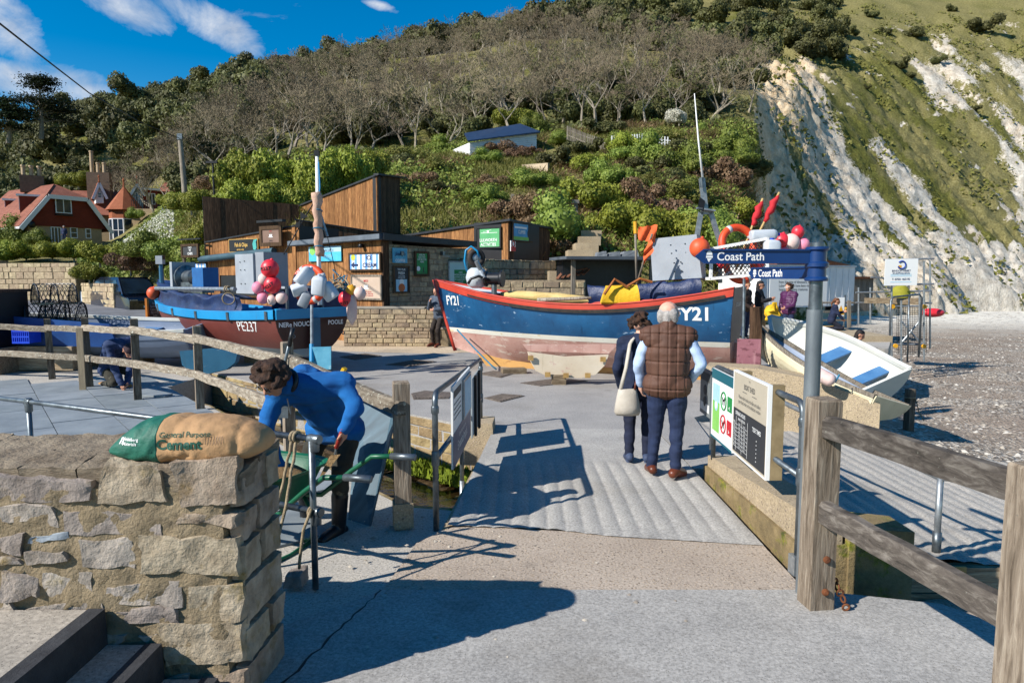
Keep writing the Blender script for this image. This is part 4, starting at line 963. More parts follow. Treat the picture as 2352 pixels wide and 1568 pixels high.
MB().fbox(LW,-.02,Llw-.3,1.08,1.13,-.5,.03).build('coping',P('coping','#8d8577','#a39b8b',4,.9,.4),wp)
MB().fbox(LW,Llw,Llw+.45,0,.5,-.45,-.02).build('bench_base',m_mortar,wp);MB().fbox(LW,Llw,Llw+.45,.5,.55,-.45,.0).build('bench_seat',MATS['coping'],wp)
# signs on the kiosk
m_cbl=P('stripe_blue','#5f92d0','#74a3da',3,.5);m_tx=P('text_navy','#10244e',None,rough=.6);m_sky=P('print_cyan','#3aa0c4','#4fb4d2',3,.5)
def stripes(fb,W,H,n,th):
 for k in range(n):rect(fb,W*(k+.1)/n,W*(k+.55)/n,.01,H-.01,m_cbl,th,'stripe',.002)
F_=(m_fw,.05,.02)
th,fb,W,H=sgn('ice_cream_sign','blue striped ice cream sign with arrow on the kiosk',IC,806,580,879,622,m_signw,F_);stripes(fb,W,H,6,th)
text('ICE',fb,W*.64,H*.6,H*.33,m_tx,th,.005,.03);text('CREAM',fb,W*.66,H*.2,H*.34,m_tx,th,.005,.03)
MB().add([fb(u*W,v*H,.005)for u,v in((.06,.32),(.17,.5),(.17,.38),(.3,.38),(.3,.26),(.17,.26),(.17,.14))],[(0,2,1),(0,6,5,4,3,2)]).build('arrow',m_tx,th)
MB().lathe([(H*.17,0),(H*.17,.004)],fb(W*.14,H*.74,0),fb.n,20).build('badge',P('badge_yellow','#d6c23a','#8fb23a',9,.5),th)
th,fb,W,H=sgn('kids_sign','pale blue painted sea scene sign left of the ice cream sign',IC,714,566,788,600,m_sky);rect(fb,0,W,H*.62,H,m_lblue,th);text('LULWORTH',fb,W*.58,H*.62,H*.3,m_tx,th,.006,0,.8);text('THE KIDS!',fb,W*.58,H*.25,H*.3,m_lblue,th,.006,0,.8)
MB().lathe([(H*.3,0),(H*.3,.004)],fb(W*.12,H*.72,0),fb.n,16).build('headland',m_lgreen,th)
th,fb,W,H=sgn('coffee_board','weathered beige coffee notice below the ice cream sign',IC,811,631,881,688,P('board_beige','#b09a86','#bba793',3,.7),(m_grey_wood,.05,.02))
def cup(fb,u,v,s,th):
 MB().lathe([(.02*s,0),(.3*s,.02*s),(.42*s,.3*s),(.4*s,.3*s),(.01,.28*s)],fb(u,v,.0),fb.u,14).build('cup_print',m_signw,th,True)
 MB().lathe([(.3*s,0),(.6*s,.04*s),(.01,.05*s)],fb(u,v-.03*s,.0),fb.u,16).build('saucer_print',m_signw,th,True)
def flatcup(fb,u,v,s,th,m_=None):
 pts=[(-.42,.3),(-.36,.05),(-.18,-.1),(.18,-.1),(.36,.05),(.42,.3)]
 MB().add([fb(u+x*s,v+y*s,.005)for x,y in pts],[tuple(range(6))]).build('cup_print',m_ or m_signw,th)
 MB().add([fb(u+.62*s*math.cos(a),v-.16*s+.09*s*math.sin(a),.004)for a in[k*.4488 for k in range(14)]],[tuple(range(14))]).build('saucer_print',m_ or m_signw,th)
flatcup(fb,W*.5,H*.5,H*.3,th);text('RICO',fb,W*.5,H*.72,H*.11,m_red,th,.006,.03);text('RICO serves\nthe best, delicious\ncoffee in Lulworth',fb,W*.55,H*.3,H*.085,m_red,th,.006,.005)
th,fb,W,H=sgn('jimmys_sign','blue coffee sign with script lettering on the stone wall',SF,897,570,930,604,P('jimmy_blue','#2f86a5','#6fb8cf',4,.5),None,.03,.08)
text("Jimmy's",fb,W*.5,H*.5,H*.33,m_tx,th,.006,.02,.9,shear=.3);text('COFFEE',fb,W*.5,H*.08,H*.26,m_signw,th,.006,.03,.95)
th,fb,W,H=sgn('crab_sign','black fresh crab sandwich sign below the blue coffee sign',SF,898,610,935,673,m_char,F_,.03,.08)
for k,(s_,q,z)in enumerate((('TRY OUR',.82,.11),('FRESH',.68,.14),('LOCAL CRAB\nSANDWICHES',.6,.065))):text(s_,fb,W*.5,H*q,H*z,m_signw,th,.006,.01,.8)
rect(fb,W*.16,W*.84,H*.06,H*.5,m_lblue,th);MB().lathe([(W*.2,0),(W*.2,.01)],fb(W*.5,H*.2,0),fb.n,16).build('print_shape',P('crab_orange','#b4562a','#c96f3a',6,.6),th);MB().lathe([(W*.13,0),(W*.15,.008)],fb(W*.5,H*.4,0),fb.n,16).build('print_shape',m_signw,th)
th,fb,W,H=sgn('hire_sign','green hire sign with a paddle boarder in a wooden frame',SF,948,577,981,634,m_green,(m_fw,.07,.02),.03,.06)
text('HIRE AN\nELECTRIC\nSUP MOTOR\nHERE',fb,W*.5,H*.82,H*.1,m_signw,th,.006,.008,.85);rect(fb,W*.4,W*.8,H*.14,H*.16,m_char,th);rect(fb,W*.58,W*.63,H*.16,H*.36,m_char,th);MB().lathe([(W*.13,0),(W*.13,.004)],fb(W*.25,H*.3,0),fb.n,10).build('star_print',m_signw,th)
# stone pillars and notice board under the hut
pil=thing('stone_pier_wall','pale stone piers with a glazed notice case beside the kiosk','wall',(-2,22,0))
PF,Lpf=facepx(995,22.0,1112,22.6);hp=A(1050,592,22.3).z
rubble([PF(0,0),PF(.5,0)],0,hp,'','',[m_stone2,MATS['pale_rubble']],m_mortar,.15,(.2,.45),.012,.025,31,thick=.6,parent=pil,skip=lambda p:p.z<.9)
rubble([PF(1.0,0),PF(Lpf,0)],0,hp,'','',[m_stone2,MATS['pale_rubble']],m_mortar,.15,(.2,.45),.012,.025,32,thick=.6,parent=pil,skip=lambda p:p.z<.9)
MB().fbox(PF,-.03,.55,hp,hp+.07,-.6,.05).build('cap',MATS['coping'],pil);MB().fbox(PF,.97,Lpf+.03,hp-.12,hp-.05,-.6,.05).build('cap',MATS['coping'],pil)
th,fb,W,H=sgn('notice_case','tall pale green notice case between the stone piers',PF,1028,600,1072,665,P('case_pale','#a8c4bd','#b9d1cb',2,.4),(m_galv_lt,.04,.03),.05,.06);rect(fb,W*.3,W*.95,.0,H*.7,m_green,th)
text('HIRE\nPADDLEBOARDS\nKAYAKS & MORE\nIN LULWORTH\nCOVE',fb,W*.63,H*.58,H*.09,m_signw,th,.006,.008,.75)
RB,Lrb=facepx(1112,22.6,1275,25.5)
rb=rubble([RB(0,0),RB(Lrb,0)],.6,A(1180,597,24).z,'rubble_retaining_wall','rough pale rubble wall below the timber activities hut',[m_pale_stone,m_stone2],m_mortar,.2,(.2,.5),.03,.06,41,thick=.8)
R2=thing('stone_planter_wall','low pale stone wall behind the bow gear of the blue boat','wall',(0,21.5,0));P2_,Lp2=facepx(1085,21.2,1345,21.6);rubble([P2_(0,0),P2_(Lp2,0)],0,A(1200,648,21.3).z,'','',[m_pale_stone,m_stone2],m_mortar,.2,(.3,.8),.02,.03,43,thick=.5,parent=R2)
MB().fbox(P2_,0,Lp2,A(1200,648,21.3).z,A(1200,648,21.3).z+.06,-.5,.02).build('coping',m_pale_stone,R2)
# activities hut
hut=thing('activities_hut','brown vertical plank hut with green activities sign on the stone wall','hut',(0,25,2))
HF,Lh=facepx(900,28.0,1168,24.6);za,zb_=A(900,549,28).z,A(1168,508,24.6).z;zlo=A(1168,600,24.6).z
HS,Lhs=facepx(1168,24.6,1262,27.2);zc=A(1262,527,27.2).z
backing(HF,Lh,1.5,za,zb_,2.0,hut);backing(HS,Lhs,zlo-.2,zb_,zc,1.5,hut)
planks(HF,Lh,1.6,za,zb_,hut,m_plank,(.16,.24),seed=8,v0b=zlo);planks(HS,Lhs,zlo,zb_,zc,hut,m_plankd,(.16,.24),seed=9)  # end wall in the darker planks, its shade put into the colour
MB().hexa([HF(-.1,za,.1),HF(Lh+.12,zb_,.1),HF(Lh+.12,zb_,-.05),HF(-.1,za,-.05),HF(-.1,za+.08,.1),HF(Lh+.12,zb_+.08,.1),HF(Lh+.12,zb_+.08,-.05),HF(-.1,za+.08,-.05)]).build('roof_trim',m_capm,hut)
MB().hexa([HS(-.05,zb_-.002,.1),HS(Lhs+.1,zc,.1),HS(Lhs+.1,zc,-.05),HS(-.05,zb_-.002,-.05),HS(-.05,zb_+.075,.1),HS(Lhs+.1,zc+.08,.1),HS(Lhs+.1,zc+.08,-.05),HS(-.05,zb_+.075,-.05)]).build('roof_trim',m_capm,hut)
th,fb,W,H=sgn('activities_sign','light green Lulworth activities sign in a black frame',HF,1096,521,1154,571,P('activity_green','#4f9a62','#5ba86d',3,.5),(m_black,.06,.03));text('LULWORTH',fb,W*.5,H*.32,H*.2,m_signw,th,.006,.02,.92);text('ACTIVITIES',fb,W*.5,H*.12,H*.2,m_signw,th,.006,.02,.92)
rect(fb,W*.2,W*.85,H*.71,H*.73,m_signw,th);rect(fb,W*.45,W*.52,H*.73,H*.83,m_signw,th);MB().bar(fb(W*.3,H*.76,.004),fb(W*.62,H*.85,.004),.012,.004,up=fb.n).build('paddle_print',m_signw,th)
th,fb,W,H=sgn('clipper_sign','small blue tea advertisement on the shaded end of the hut',HS,1173,512,1222,556,P('clip_blue','#2f7fae','#58a3cf',3,.5),F_);text('CLIPPER',fb,W*.42,H*.42,H*.26,m_signw,th,.006,.02,.8);rect(fb,W*.1,W*.66,H*.68,H*.78,m_signw,th);rect(fb,W*.05,W*.95,.06,H*.26,m_lgreen,th);MB().lathe([(W*.12,0),(W*.12,.006)],fb(W*.8,H*.45,0),fb.n,16).build('cup_print',m_char,th)
th,fb,W,H=sgn('warning_plate','tiny white and red prohibition plate near the hut corner',HS,1169,553,1180,577,m_signw);rect(fb,0,W,0,H*.42,m_red,th);MB().torus(fb(W*.5,H*.7,.004),W*.3,.02,fb.n,16,5).build('ring',m_red,th)
# fish and chips kiosk
fc=thing('fish_and_chips_kiosk','timber fish and chips kiosk with rolled awning behind the brown boat','kiosk',(-9,24,0))
FC,Lf=facepx(478,25.8,690,23.2);z0_,z1_=A(478,558,25.8).z,A(690,519,23.2).z
ho=[]
u0,v0=onF(FC,512,680);u1,v1=onF(FC,600,632)
backing(FC,Lf,0,z0_,z1_,1.8,fc);planks(FC,Lf,0,z0_,z1_,fc,m_plank,(.14,.22),seed=14,holes=((u0,u1,v0,v1),))
MB().fbox(FC,u0,u1,v0,v0+.05,-.01,.16).build('counter',m_fw,fc)
rect(Face(FC(0,0,-.01),FC.r),u0,u1,v0+.05,v1,m_blackp,fc,'hatch_shade');rect(Face(FC(0,0,.0),FC.r),u0+.9,u1-.1,v1-.35,v1-.05,P('menu_print','#b9892f','#d8c9a0',12,.6),fc,'menu')  # black sheet stands in for the shade inside the open serving window
MB().hexa([FC(-.05,z0_,.08),FC(Lf+.05,z1_,.08),FC(Lf+.05,z1_,-.1),FC(-.05,z0_,-.1),FC(-.05,z0_+.05,.08),FC(Lf+.05,z1_+.05,.08),FC(Lf+.05,z1_+.05,-.1),FC(-.05,z0_+.05,-.1)]).build('roof_trim',m_capm,fc)
a_,b__=onF(FC,474,596),onF(FC,643,577);MB().tube([FC(*a_,.25),FC(*b__,.25)],.12,12).build('awning',P('awning_canvas','#27424f','#35545f',3,.7),fc,True,auto=40)
for u_ in(.02,Lf-.3):MB().fbox(FC,u_,u_+.16,0,(z0_ if u_<1 else z1_)-.02,.02,.06).build('corner_post',m_plank,fc)
th,fb,W,H=sgn('fish_chips_board','black Fish and Chips board with gold letters above the awning',FC,530,549,597,579,m_black,(m_gold,.015,.004));text('Fish & Chips',fb,W*.43,H*.42,H*.42,m_gold,th,.006,.02,.72);text('SERVED HERE',fb,W*.4,H*.13,H*.17,m_gold,th,.006,.015,.85)
MB().add([fb(u*W,v*H,.006)for u,v in((.84,.2),(.9,.1),(.95,.3),(.93,.75),(.98,.95),(.86,.9),(.82,.6))],[tuple(range(7))]).build('fish_print',P('fish_teal','#2a8f8d','#57b0a5',5,.5),th)
th,fb,W,H=sgn('coffee_sign','framed brown coffee cup sign on the corner of the chip kiosk',FC,613,520,663,566,P('coffee_brown','#6b5346','#7a6152',3,.7),(m_fw,.12,.03),.04,.25);flatcup(fb,W*.5,H*.5,H*.28,th);text('Italian\nEspresso',fb,W*.5,H*.24,H*.1,m_black,th,.006,.01,1,shear=.3);text('RICO',fb,W*.5,H*.72,H*.07,m_red,th,.006,.02)
MB().fbox(Face(fb(0,0),fb.r),-.1,W+.1,H+.12,H+.2,-.1,.05).build('lamp_bar',m_black,th)
th,fb,W,H=sgn('hanging_sign','black hanging fish n chips sign on a post left of the kiosk',FC,436,561,476,592,m_char,(m_fw,.09,.03),.05,.3);text("FISH\n'N'\nCHIPS",fb,W*.5,H*.7,H*.27,m_signw,th,.006,.02,.85);q=FC(onF(FC,440,600)[0],0,.3);MB().tube([q,q+V((0,0,3.2))],.06,8).build('post',m_post,th);MB().fbox(Face(fb(0,0),fb.r),-.15,W+.15,H+.15,H+.2,-.03,.03).build('bracket',m_black,th)
th,fb,W,H=sgn('cove_sign','small blue striped cove ice cream sign under the hanging sign',FC,451,602,480,628,m_signw,F_);stripes(fb,W,H,4,th);text('LULWORTH COVE',fb,W*.5,H*.72,H*.18,m_tx,th,.006,.01,.7);MB().add([fb(W*u,H*v,.006)for u,v in((.4,.1),(.5,.38),(.6,.1),(.75,.3),(.7,.06))],[(0,1,2),(2,3,4)]).build('starfish_print',m_gold,th)
# plank screens up the bank
sc1=thing('plank_tower','tall screen of vertical brown planks standing highest above the kiosks','screen',(-6,27,3));TF,Lt=facepx(672,30.0,870,27.2)
zt0,zt1,zb0,zb1=A(672,483,30).z,A(870,403,27.2).z,A(672,515,30).z,A(870,531,27.2).z
TSd,Lts=facepx(870,27.2,921,29.2);zt2=A(921,407,29.2).z
backing(TF,Lt,zb0-.6,zt0,zt1,.2,sc1);planks(TF,Lt,zb0,zt0,zt1,sc1,m_plank,(.17,.23),seed=18,v0b=zb1);backing(TSd,Lts,zb1-.2,zt1,zt2,.2,sc1);planks(TSd,Lts,zb1,zt1,zt2,sc1,m_plankd,(.2,.26),seed=19)  # right side gets darker planks, shade painted in
MB().hexa([TF(0,zt0,.08),TF(Lt+.15,zt1,.08),TF(Lt+.15,zt1,-.3),TF(0,zt0,-.3),TF(0,zt0+.07,.08),TF(Lt+.15,zt1+.07,.08),TF(Lt+.15,zt1+.07,-.3),TF(0,zt0+.07,-.3)]).build('cap',m_capm,sc1)
MB().hexa([TSd(-.1,zt1+.001,.12),TSd(Lts+.5,zt2,.12),TSd(Lts+.5,zt2,-.1),TSd(-.1,zt1+.001,-.1),TSd(-.1,zt1+.065,.12),TSd(Lts+.5,zt2+.07,.12),TSd(Lts+.5,zt2+.07,-.1),TSd(-.1,zt1+.065,-.1)]).build('cap',m_capm,sc1)
sc2=thing('shaded_plank_screen','plank screen coloured dark for shade under the overhanging bush','screen',(-11,28,2));DS,Ld=facepx(472,27.4,690,29.0);d0,d1,=A(472,451,27.4).z,A(690,470,29).z
backing(DS,Ld,1.,d0,d1,.2,sc2);planks(DS,Ld,1.2,d0,d1,sc2,m_plankd,(.28,.36),.03,seed=22)  # dark tone paints the shade of the bush overhead
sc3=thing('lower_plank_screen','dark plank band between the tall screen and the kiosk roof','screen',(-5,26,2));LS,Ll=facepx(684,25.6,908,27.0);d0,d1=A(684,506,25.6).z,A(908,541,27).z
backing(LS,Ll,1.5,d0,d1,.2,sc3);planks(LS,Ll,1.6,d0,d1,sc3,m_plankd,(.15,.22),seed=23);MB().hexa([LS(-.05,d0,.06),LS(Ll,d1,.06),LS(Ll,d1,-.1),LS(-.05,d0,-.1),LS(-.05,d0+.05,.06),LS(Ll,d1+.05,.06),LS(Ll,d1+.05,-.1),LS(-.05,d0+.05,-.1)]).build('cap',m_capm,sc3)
# lean-to store behind the blue boat, steps up the bank
ln=thing('lean_to_store','open black lean-to store with a flat grey roof behind the blue boat','shed',(3,22,0));LN,Lln=facepx(1312,21.2,1500,21.8);zr=A(1400,596,21.4).z
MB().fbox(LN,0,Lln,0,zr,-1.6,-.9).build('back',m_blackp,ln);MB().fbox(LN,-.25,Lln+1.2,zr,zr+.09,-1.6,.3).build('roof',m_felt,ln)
for u_ in(.02,Lln-.1):MB().fbox(LN,u_,u_+.12,0,zr,-.1,.0).build('post',m_grey_wood,ln)
for i,(x0,y0,x1,y1)in enumerate(((1368,583,1395,597),(1396,585,1425,598),(1425,582,1468,598))):
 q=A((x0+x1)/2,y1-1,22);q.z=zr+.09;w2=(x1-x0)/1568*22/2;h2=(y1-y0)/1568*22
 o=rough_block([tuple(q+V((x,y,z)))for y,z0q in((.5,0),(-.1,0))for x,z in((-w2,0),(w2,0),(w2*.8,h2),(-w2*.7,h2*.8))],.02,70+i,(5,4,3),5).build('roof_stone',P('slate_rubble','#5a6065','#7d8083',4,.8,.4),None);tag(o,('brown','squarish','largest grey')[i]+' slab resting on the lean-to roof','stone')
sp2=thing('bank_steps','worn concrete steps climbing the bank behind the kiosks','steps',(3,25,0))
for i,(x0,x1,y,Yd)in enumerate(((1262,1345,622,23.2),(1285,1350,606,23.8),(1295,1362,590,24.4),(1305,1370,574,25.0),(1322,1375,558,26.0),(1330,1380,543,27.0),(1335,1382,529,28.2))):
 a,b=A(x0,y,Yd),A(x1,y,Yd);MB().hexa([(a.x,Yd,a.z-.35),(b.x,Yd,a.z-.35),(b.x,Yd+1.3,a.z-.35),(a.x,Yd+1.3,a.z-.35),(a.x,Yd,a.z),(b.x,Yd,a.z),(b.x,Yd+1.3,a.z),(a.x,Yd+1.3,a.z)]).build('step',m_wallc,sp2)
pal=thing('leaning_pallet','reddish slatted board leaning against the bank steps','pallet',tuple(A(1330,640,22)))
for k in range(6):
 a,b=A(1280+k*12,640-k*2,22),A(1318+k*12,596-k*1,23);MB().bar(a,b,.1,.03).build('slat',mat('red_slats',_wood('#3f2a20','#6a4634','#8d6450')),pal)
MB().bar(A(1290,628,22.2),A(1350,616,22.2),.06,.04).build('crosspiece',MATS['red_slats'],pal)
for px,Yt,y0,y1,lab,nm in((1322,30,535,460,'tall weathered sign stake at the top of the bank steps','sign_stake'),(1176,34,478,446,'short grey post in the dry brambles above the hut','bank_post')):
 a=A(px,y0+6,Yt);b=A(px+1,y1,Yt);th=thing(nm,lab,'post',tuple(a));MB().bar(a,b,.16,.1,up=(0,1,0)).build('stake',m_grey_wood,th)
 if px==1322:MB().box(A(1322,463,Yt-.1),(.3,.08,.16),.3).build('finger_board',m_grey_wood,th)
 # on the hill: white hut, pickets, concrete slab
wh=thing('white_hut','white slatted hut with a dark blue roof half hidden by hedge on the hill','hut',tuple(A(1150,352,50)));WF,Lw2=facepx(1078,50,1232,52.5,340);wz0,wz1=A(1078,356,50).z-.3,A(1078,328,50).z;wzr=A(1232,306,52.5).z
backing(WF,Lw2,wz0,wz1,wzr,3,wh,m_white)
for k in range(12):
 f0,f1_=k/12,(k+.8)/12;MB().hexa([WF(0,wz0+(wz1-wz0)*f0,.05),WF(Lw2,wz0+.4+(wzr-wz0-.4)*f0,.05),WF(Lw2,wz0+.4+(wzr-wz0-.4)*f0,-.01),WF(0,wz0+(wz1-wz0)*f0,-.01),WF(0,wz0+(wz1-wz0)*f1_,.02),WF(Lw2,wz0+.4+(wzr-wz0-.4)*f1_,.02),WF(Lw2,wz0+.4+(wzr-wz0-.4)*f1_,-.01),WF(0,wz0+(wz1-wz0)*f1_,-.01)]).build('slat',m_white,wh)
MB().hexa([WF(-.2,wz1,.25),WF(Lw2+.2,wzr,.25),WF(Lw2+.2,wzr+1.2,-3),WF(.9,wz1+1.2,-3),WF(-.2,wz1+.1,.25),WF(Lw2+.2,wzr+.1,.25),WF(Lw2+.2,wzr+1.3,-3),WF(.9,wz1+1.3,-3)]).build('roof',P('blue_roof','#1c2a40','#2b3b54',3,.4),wh)
def picket(name,label,pts,hgt,m_,gap=.16):
 th=thing(name,label,'fence',tuple(A(*pts[0])))
 for p,q in zip(pts,pts[1:]):
  a,b=A(*p),A(*q);n=max(2,int((b-a).length/gap))
  for i in range(n):c=a.lerp(b,i/n);MB().bar(c-V((0,0,.1)),c+V((0,0,hgt)),.09,.02,up=(0,1,0)).build('picket',m_,th)
  for z in(.25,hgt-.25):MB().bar(a+V((0,.03,z)),b+V((0,.03,z)),.05,.06).build('rail',m_,th)
picket('grey_picket_fence','grey picket fence running down the hill beside the white hut',[(1303,318,52),(1345,335,51),(1390,350,50.5)],.9,m_grey_wood)
picket('white_picket_fence','white picket fence on the hill left of the mast',[(1405,335,50),(1480,330,51),(1540,338,51)],.7,m_white,.2)
o=MB().hexa([A(1200,384,44),A(1258,405,43),A(1262,408,44),A(1202,384,45),A(1198,379,44),A(1258,374,43),A(1262,374,44),A(1202,378,45)]).build('concrete_slab',m_sandy);tag(o,'slanting pale concrete slab exposed on the green bank','concrete slab')
# houses on the left
def _tiles(c1,c2,c3):
 def fn(t,v):
  br=t.n('ShaderNodeTexBrick',{'offset':.5},Scale=1.,Mortar_Size=.012,Brick_Width=.28,Row_Height=.13);sx=t.n('ShaderNodeSeparateXYZ');t.set(sx.inputs[0],v)
  cb=t.n('ShaderNodeCombineXYZ');t.set(cb.inputs[0],t.math('ADD',sx.outputs[0],sx.outputs[1]));t.set(cb.inputs[1],sx.outputs[2]);t.set(br.inputs['Vector'],cb.outputs[0])
  br.inputs['Color1'].default_value=lin(c1);br.inputs['Color2'].default_value=lin(c2);br.inputs['Mortar'].default_value=lin(c3)
  col=t.mix(.5,br.outputs[0],t.ramp(t.noise(v,1.4,6,.65),[(.3,c1),(.7,c2)]))
  return bsdf(t,col,.85,0,br.outputs['Fac'],-.6,.03)
 return fn
m_rtile=mat('clay_roof_tiles',_tiles('#74412f','#935b47','#3f241c'));m_hung=mat('hung_tiles',_tiles('#6a2616','#82331e','#38130a'));m_orange=mat('orange_tiles',_tiles('#8a4a2c','#a05f3d','#4a2416'))
m_hstone=mat('house_stone',_tiles('#9a8565','#b39d7c','#6f5f48'));m_chim=P('chimney_stone','#5b4a3d','#75614f',4,.9,.4);m_pot=P('chimney_pot','#9a8468','#b39b7d',4,.85)
def window(F,u0,u1,v0,v1,parent,bars=1,d=.06,cross=False):
 f=MB()
 w_=.09
 for q in((u0,u1,v0,v0+w_),(u0,u1,v1-w_,v1),(u0,u0+w_,v0+w_,v1-w_),(u1-w_,u1,v0+w_,v1-w_)):f.fbox(F,*q,-.02,d)
 for k in range(bars):c=u0+(u1-u0)*(k+1)/(bars+1);f.fbox(F,c-.04,c+.04,v0+w_,v1-w_,-.02,d)
 if cross:c=(v0+v1)/2;f.fbox(F,u0+w_,u1-w_,c-.035,c+.035,-.02,d-.01)
 wo=f.build('window',m_upvc,parent);MB().fbox(F,u0+w_,u1-w_,v0+w_,v1-w_,.0,.02).build('pane',m_glass,wo);return wo
h1=thing('tiled_house','red tile hung gabled house with two flat dormers at the far left','house',tuple(A(150,562,72)))
GF,LG=facepx(66,70,234,76,540);zg=A(150,562,72).z;ze=A(240,520,76).z;zt=A(165,452,73).z;zr1=A(150,430,76).z
Dp=13;bk=-GF.n*Dp
MB().hexa([GF(0,zg-2,0),GF(LG,zg-2,0),GF(LG,zg-2,-Dp),GF(0,zg-2,-Dp),GF(0,ze,0),GF(LG,ze,0),GF(LG,ze,-Dp),GF(0,ze,-Dp)]).build('ground_floor',m_hstone,h1)
cu,cw=LG*.52,1.9;gp=[(-.4,ze-.3),(LG+.4,ze-.3),(cu+cw,zt),(cu-cw,zt)]
MB().add([GF(u,v,.12)for u,v in gp]+[GF(u,v,-.2)for u,v in gp],[(0,1,2,3),(7,6,5,4),(0,4,5,1),(1,5,6,2),(2,6,7,3),(3,7,4,0)]).build('gable_wall',m_hung,h1)
ov=.9
def slab(pts,th_,name,m_,parent):
 p=[V(q)for q in pts];n=(p[1]-p[0]).cross(p[-1]-p[0]).normalized()*th_;k=len(p)
 return MB().add([q for q in p]+[q-n for q in p],[tuple(range(k)),tuple(range(2*k-1,k-1,-1))]+[(i,k+i,k+(i+1)%k,(i+1)%k)for i in range(k)]).build(name,m_,parent)
rf_=slab([GF(-ov,ze-.55,.5),GF(cu-cw,zt,.5),GF(cu,zr1,-2.2),GF(cu,zr1,-Dp),GF(-ov,ze-.55,-Dp)][::-1],.15,'roof',m_rtile,h1)
slab([GF(LG+ov,ze-.55,.5),GF(LG+ov,ze-.55,-Dp),GF(cu,zr1,-Dp),GF(cu,zr1,-2.2),GF(cu+cw,zt,.5)][::-1],.15,'roof',m_rtile,h1)
slab([GF(cu-cw,zt,.5),GF(cu+cw,zt,.5),GF(cu,zr1,-2.2)],.12,'roof_hip',m_rtile,h1)
for a,b in(((-ov,ze-.75),(cu-cw,zt-.2)),((cu-cw,zt-.15),(cu+cw,zt-.15)),((cu+cw,zt-.2),(LG+ov,ze-.75))):MB().bar(GF(*a,.56),GF(*b,.56),.1,.42,up=(0,0,1)).build('bargeboard',m_upvc,h1)
MB().bar(GF(-ov,ze-.62,.5),GF(-ov,ze-.62,-Dp),.2,.2).build('gutter',m_upvc,h1)
def wpx(F,x0,y0,x1,y1,parent,**k):
 u0,v1=onF(F,x0,(y0+y1)/2)[0],onF(F,(x0+x1)/2,y0)[1];u1,v0=onF(F,x1,(y0+y1)/2)[0],onF(F,(x0+x1)/2,y1)[1];return window(F,u0,u1,v0,v1,parent,**k)
G2=Face(GF(0,0,.12),GF.r);wpx(Face(GF(0,0,.3),GF.r),127,455,164,490,h1);u0,v0=onF(G2,126,491);u1,v1=onF(G2,165,497);MB().fbox(G2,u0,u1,v1,v0,0,.35).build('window_box',m_capm,h1)
wpx(GF,117,521,141,563,h1,bars=2);wpx(GF,161,522,178,547,h1,bars=0,cross=True);wpx(GF,196,525,209,548,h1,bars=0,cross=True)
sl_n=(GF(-ov,ze-.55,0)-GF(cu,zr1,0))
for k,(x0,y0,x1,y1)in enumerate(((17,462,29,495),(49,452,63,486))):
 Yd=72+(1-k)*4;a,b=A(x0-2,y1,Yd),A(x1+2,y1,Yd);ww=(b-a).length;DF=Face(a,V((.55,-.83,0)));LF_=ww*1.35;zt_=A(x0,y0,Yd).z-a.z
 MB().fbox(DF,0,LF_,-1,zt_,-4,0).build('dormer',m_hung,rf_);window(DF,.1,LF_-.1,.1,zt_-.1,rf_);MB().fbox(DF,-.15,LF_+.15,zt_,zt_+.2,-4.5,.25).build('dormer_roof',m_upvc,rf_)
c=GF(cu-.6,0,-6);c.z=zr1
ck_=MB().box(c+V((0,0,.3)),(2.2,1.1,1.8),.6).build('chimney',m_chim,h1)
for i in range(3):MB().lathe([(.2,0),(.2,.9),(.26,.95),(.24,1.1)],c+V((-.6+.6*i,-.4+.4*i,1.2)),n=10).build('chimney_pot',m_pot,ck_)
u,v=onF(GF,68,516);MB().lathe([(.02,.12),(.25,.06),(.36,0)],GF(u,v,.5),GF.n,14).build('satellite_dish',m_blackp,h1,True)
# second house with the octagonal bay
h2_=thing('bay_house','stone and orange tile house with an octagonal bay turret','house',tuple(A(250,558,86)))
HB,LB=facepx(160,86,300,88,540);zg2=A(250,566,86).z;ze2=A(230,487,86).z;zr2=A(230,437,90).z
MB().hexa([HB(0,zg2-2,0),HB(LB,zg2-2,0),HB(LB,zg2-2,-9),HB(0,zg2-2,-9),HB(0,ze2,0),HB(LB,ze2,0),HB(LB,ze2,-9),HB(0,ze2,-9)]).build('wall',m_hstone,h2_)
r2=slab([HB(-.6,ze2-.3,.6),HB(LB+.6,ze2-.3,.6),HB(LB-1,zr2,-4.5),HB(-.6,zr2,-4.5)],.15,'roof',m_rtile,h2_);slab([HB(-.6,zr2,-4.5),HB(LB-1,zr2,-4.5),HB(LB+.6,ze2-.3,-9.6),HB(-.6,ze2-.3,-9.6)],.15,'roof',m_rtile,h2_)
slab([HB(LB+.6,ze2-.3,.6),HB(LB+.6,ze2-.3,-9.6),HB(LB-1,zr2,-4.5)],.15,'roof_hip',m_rtile,h2_)
wpx(HB,208,502,220,524,h2_,bars=0,cross=True)
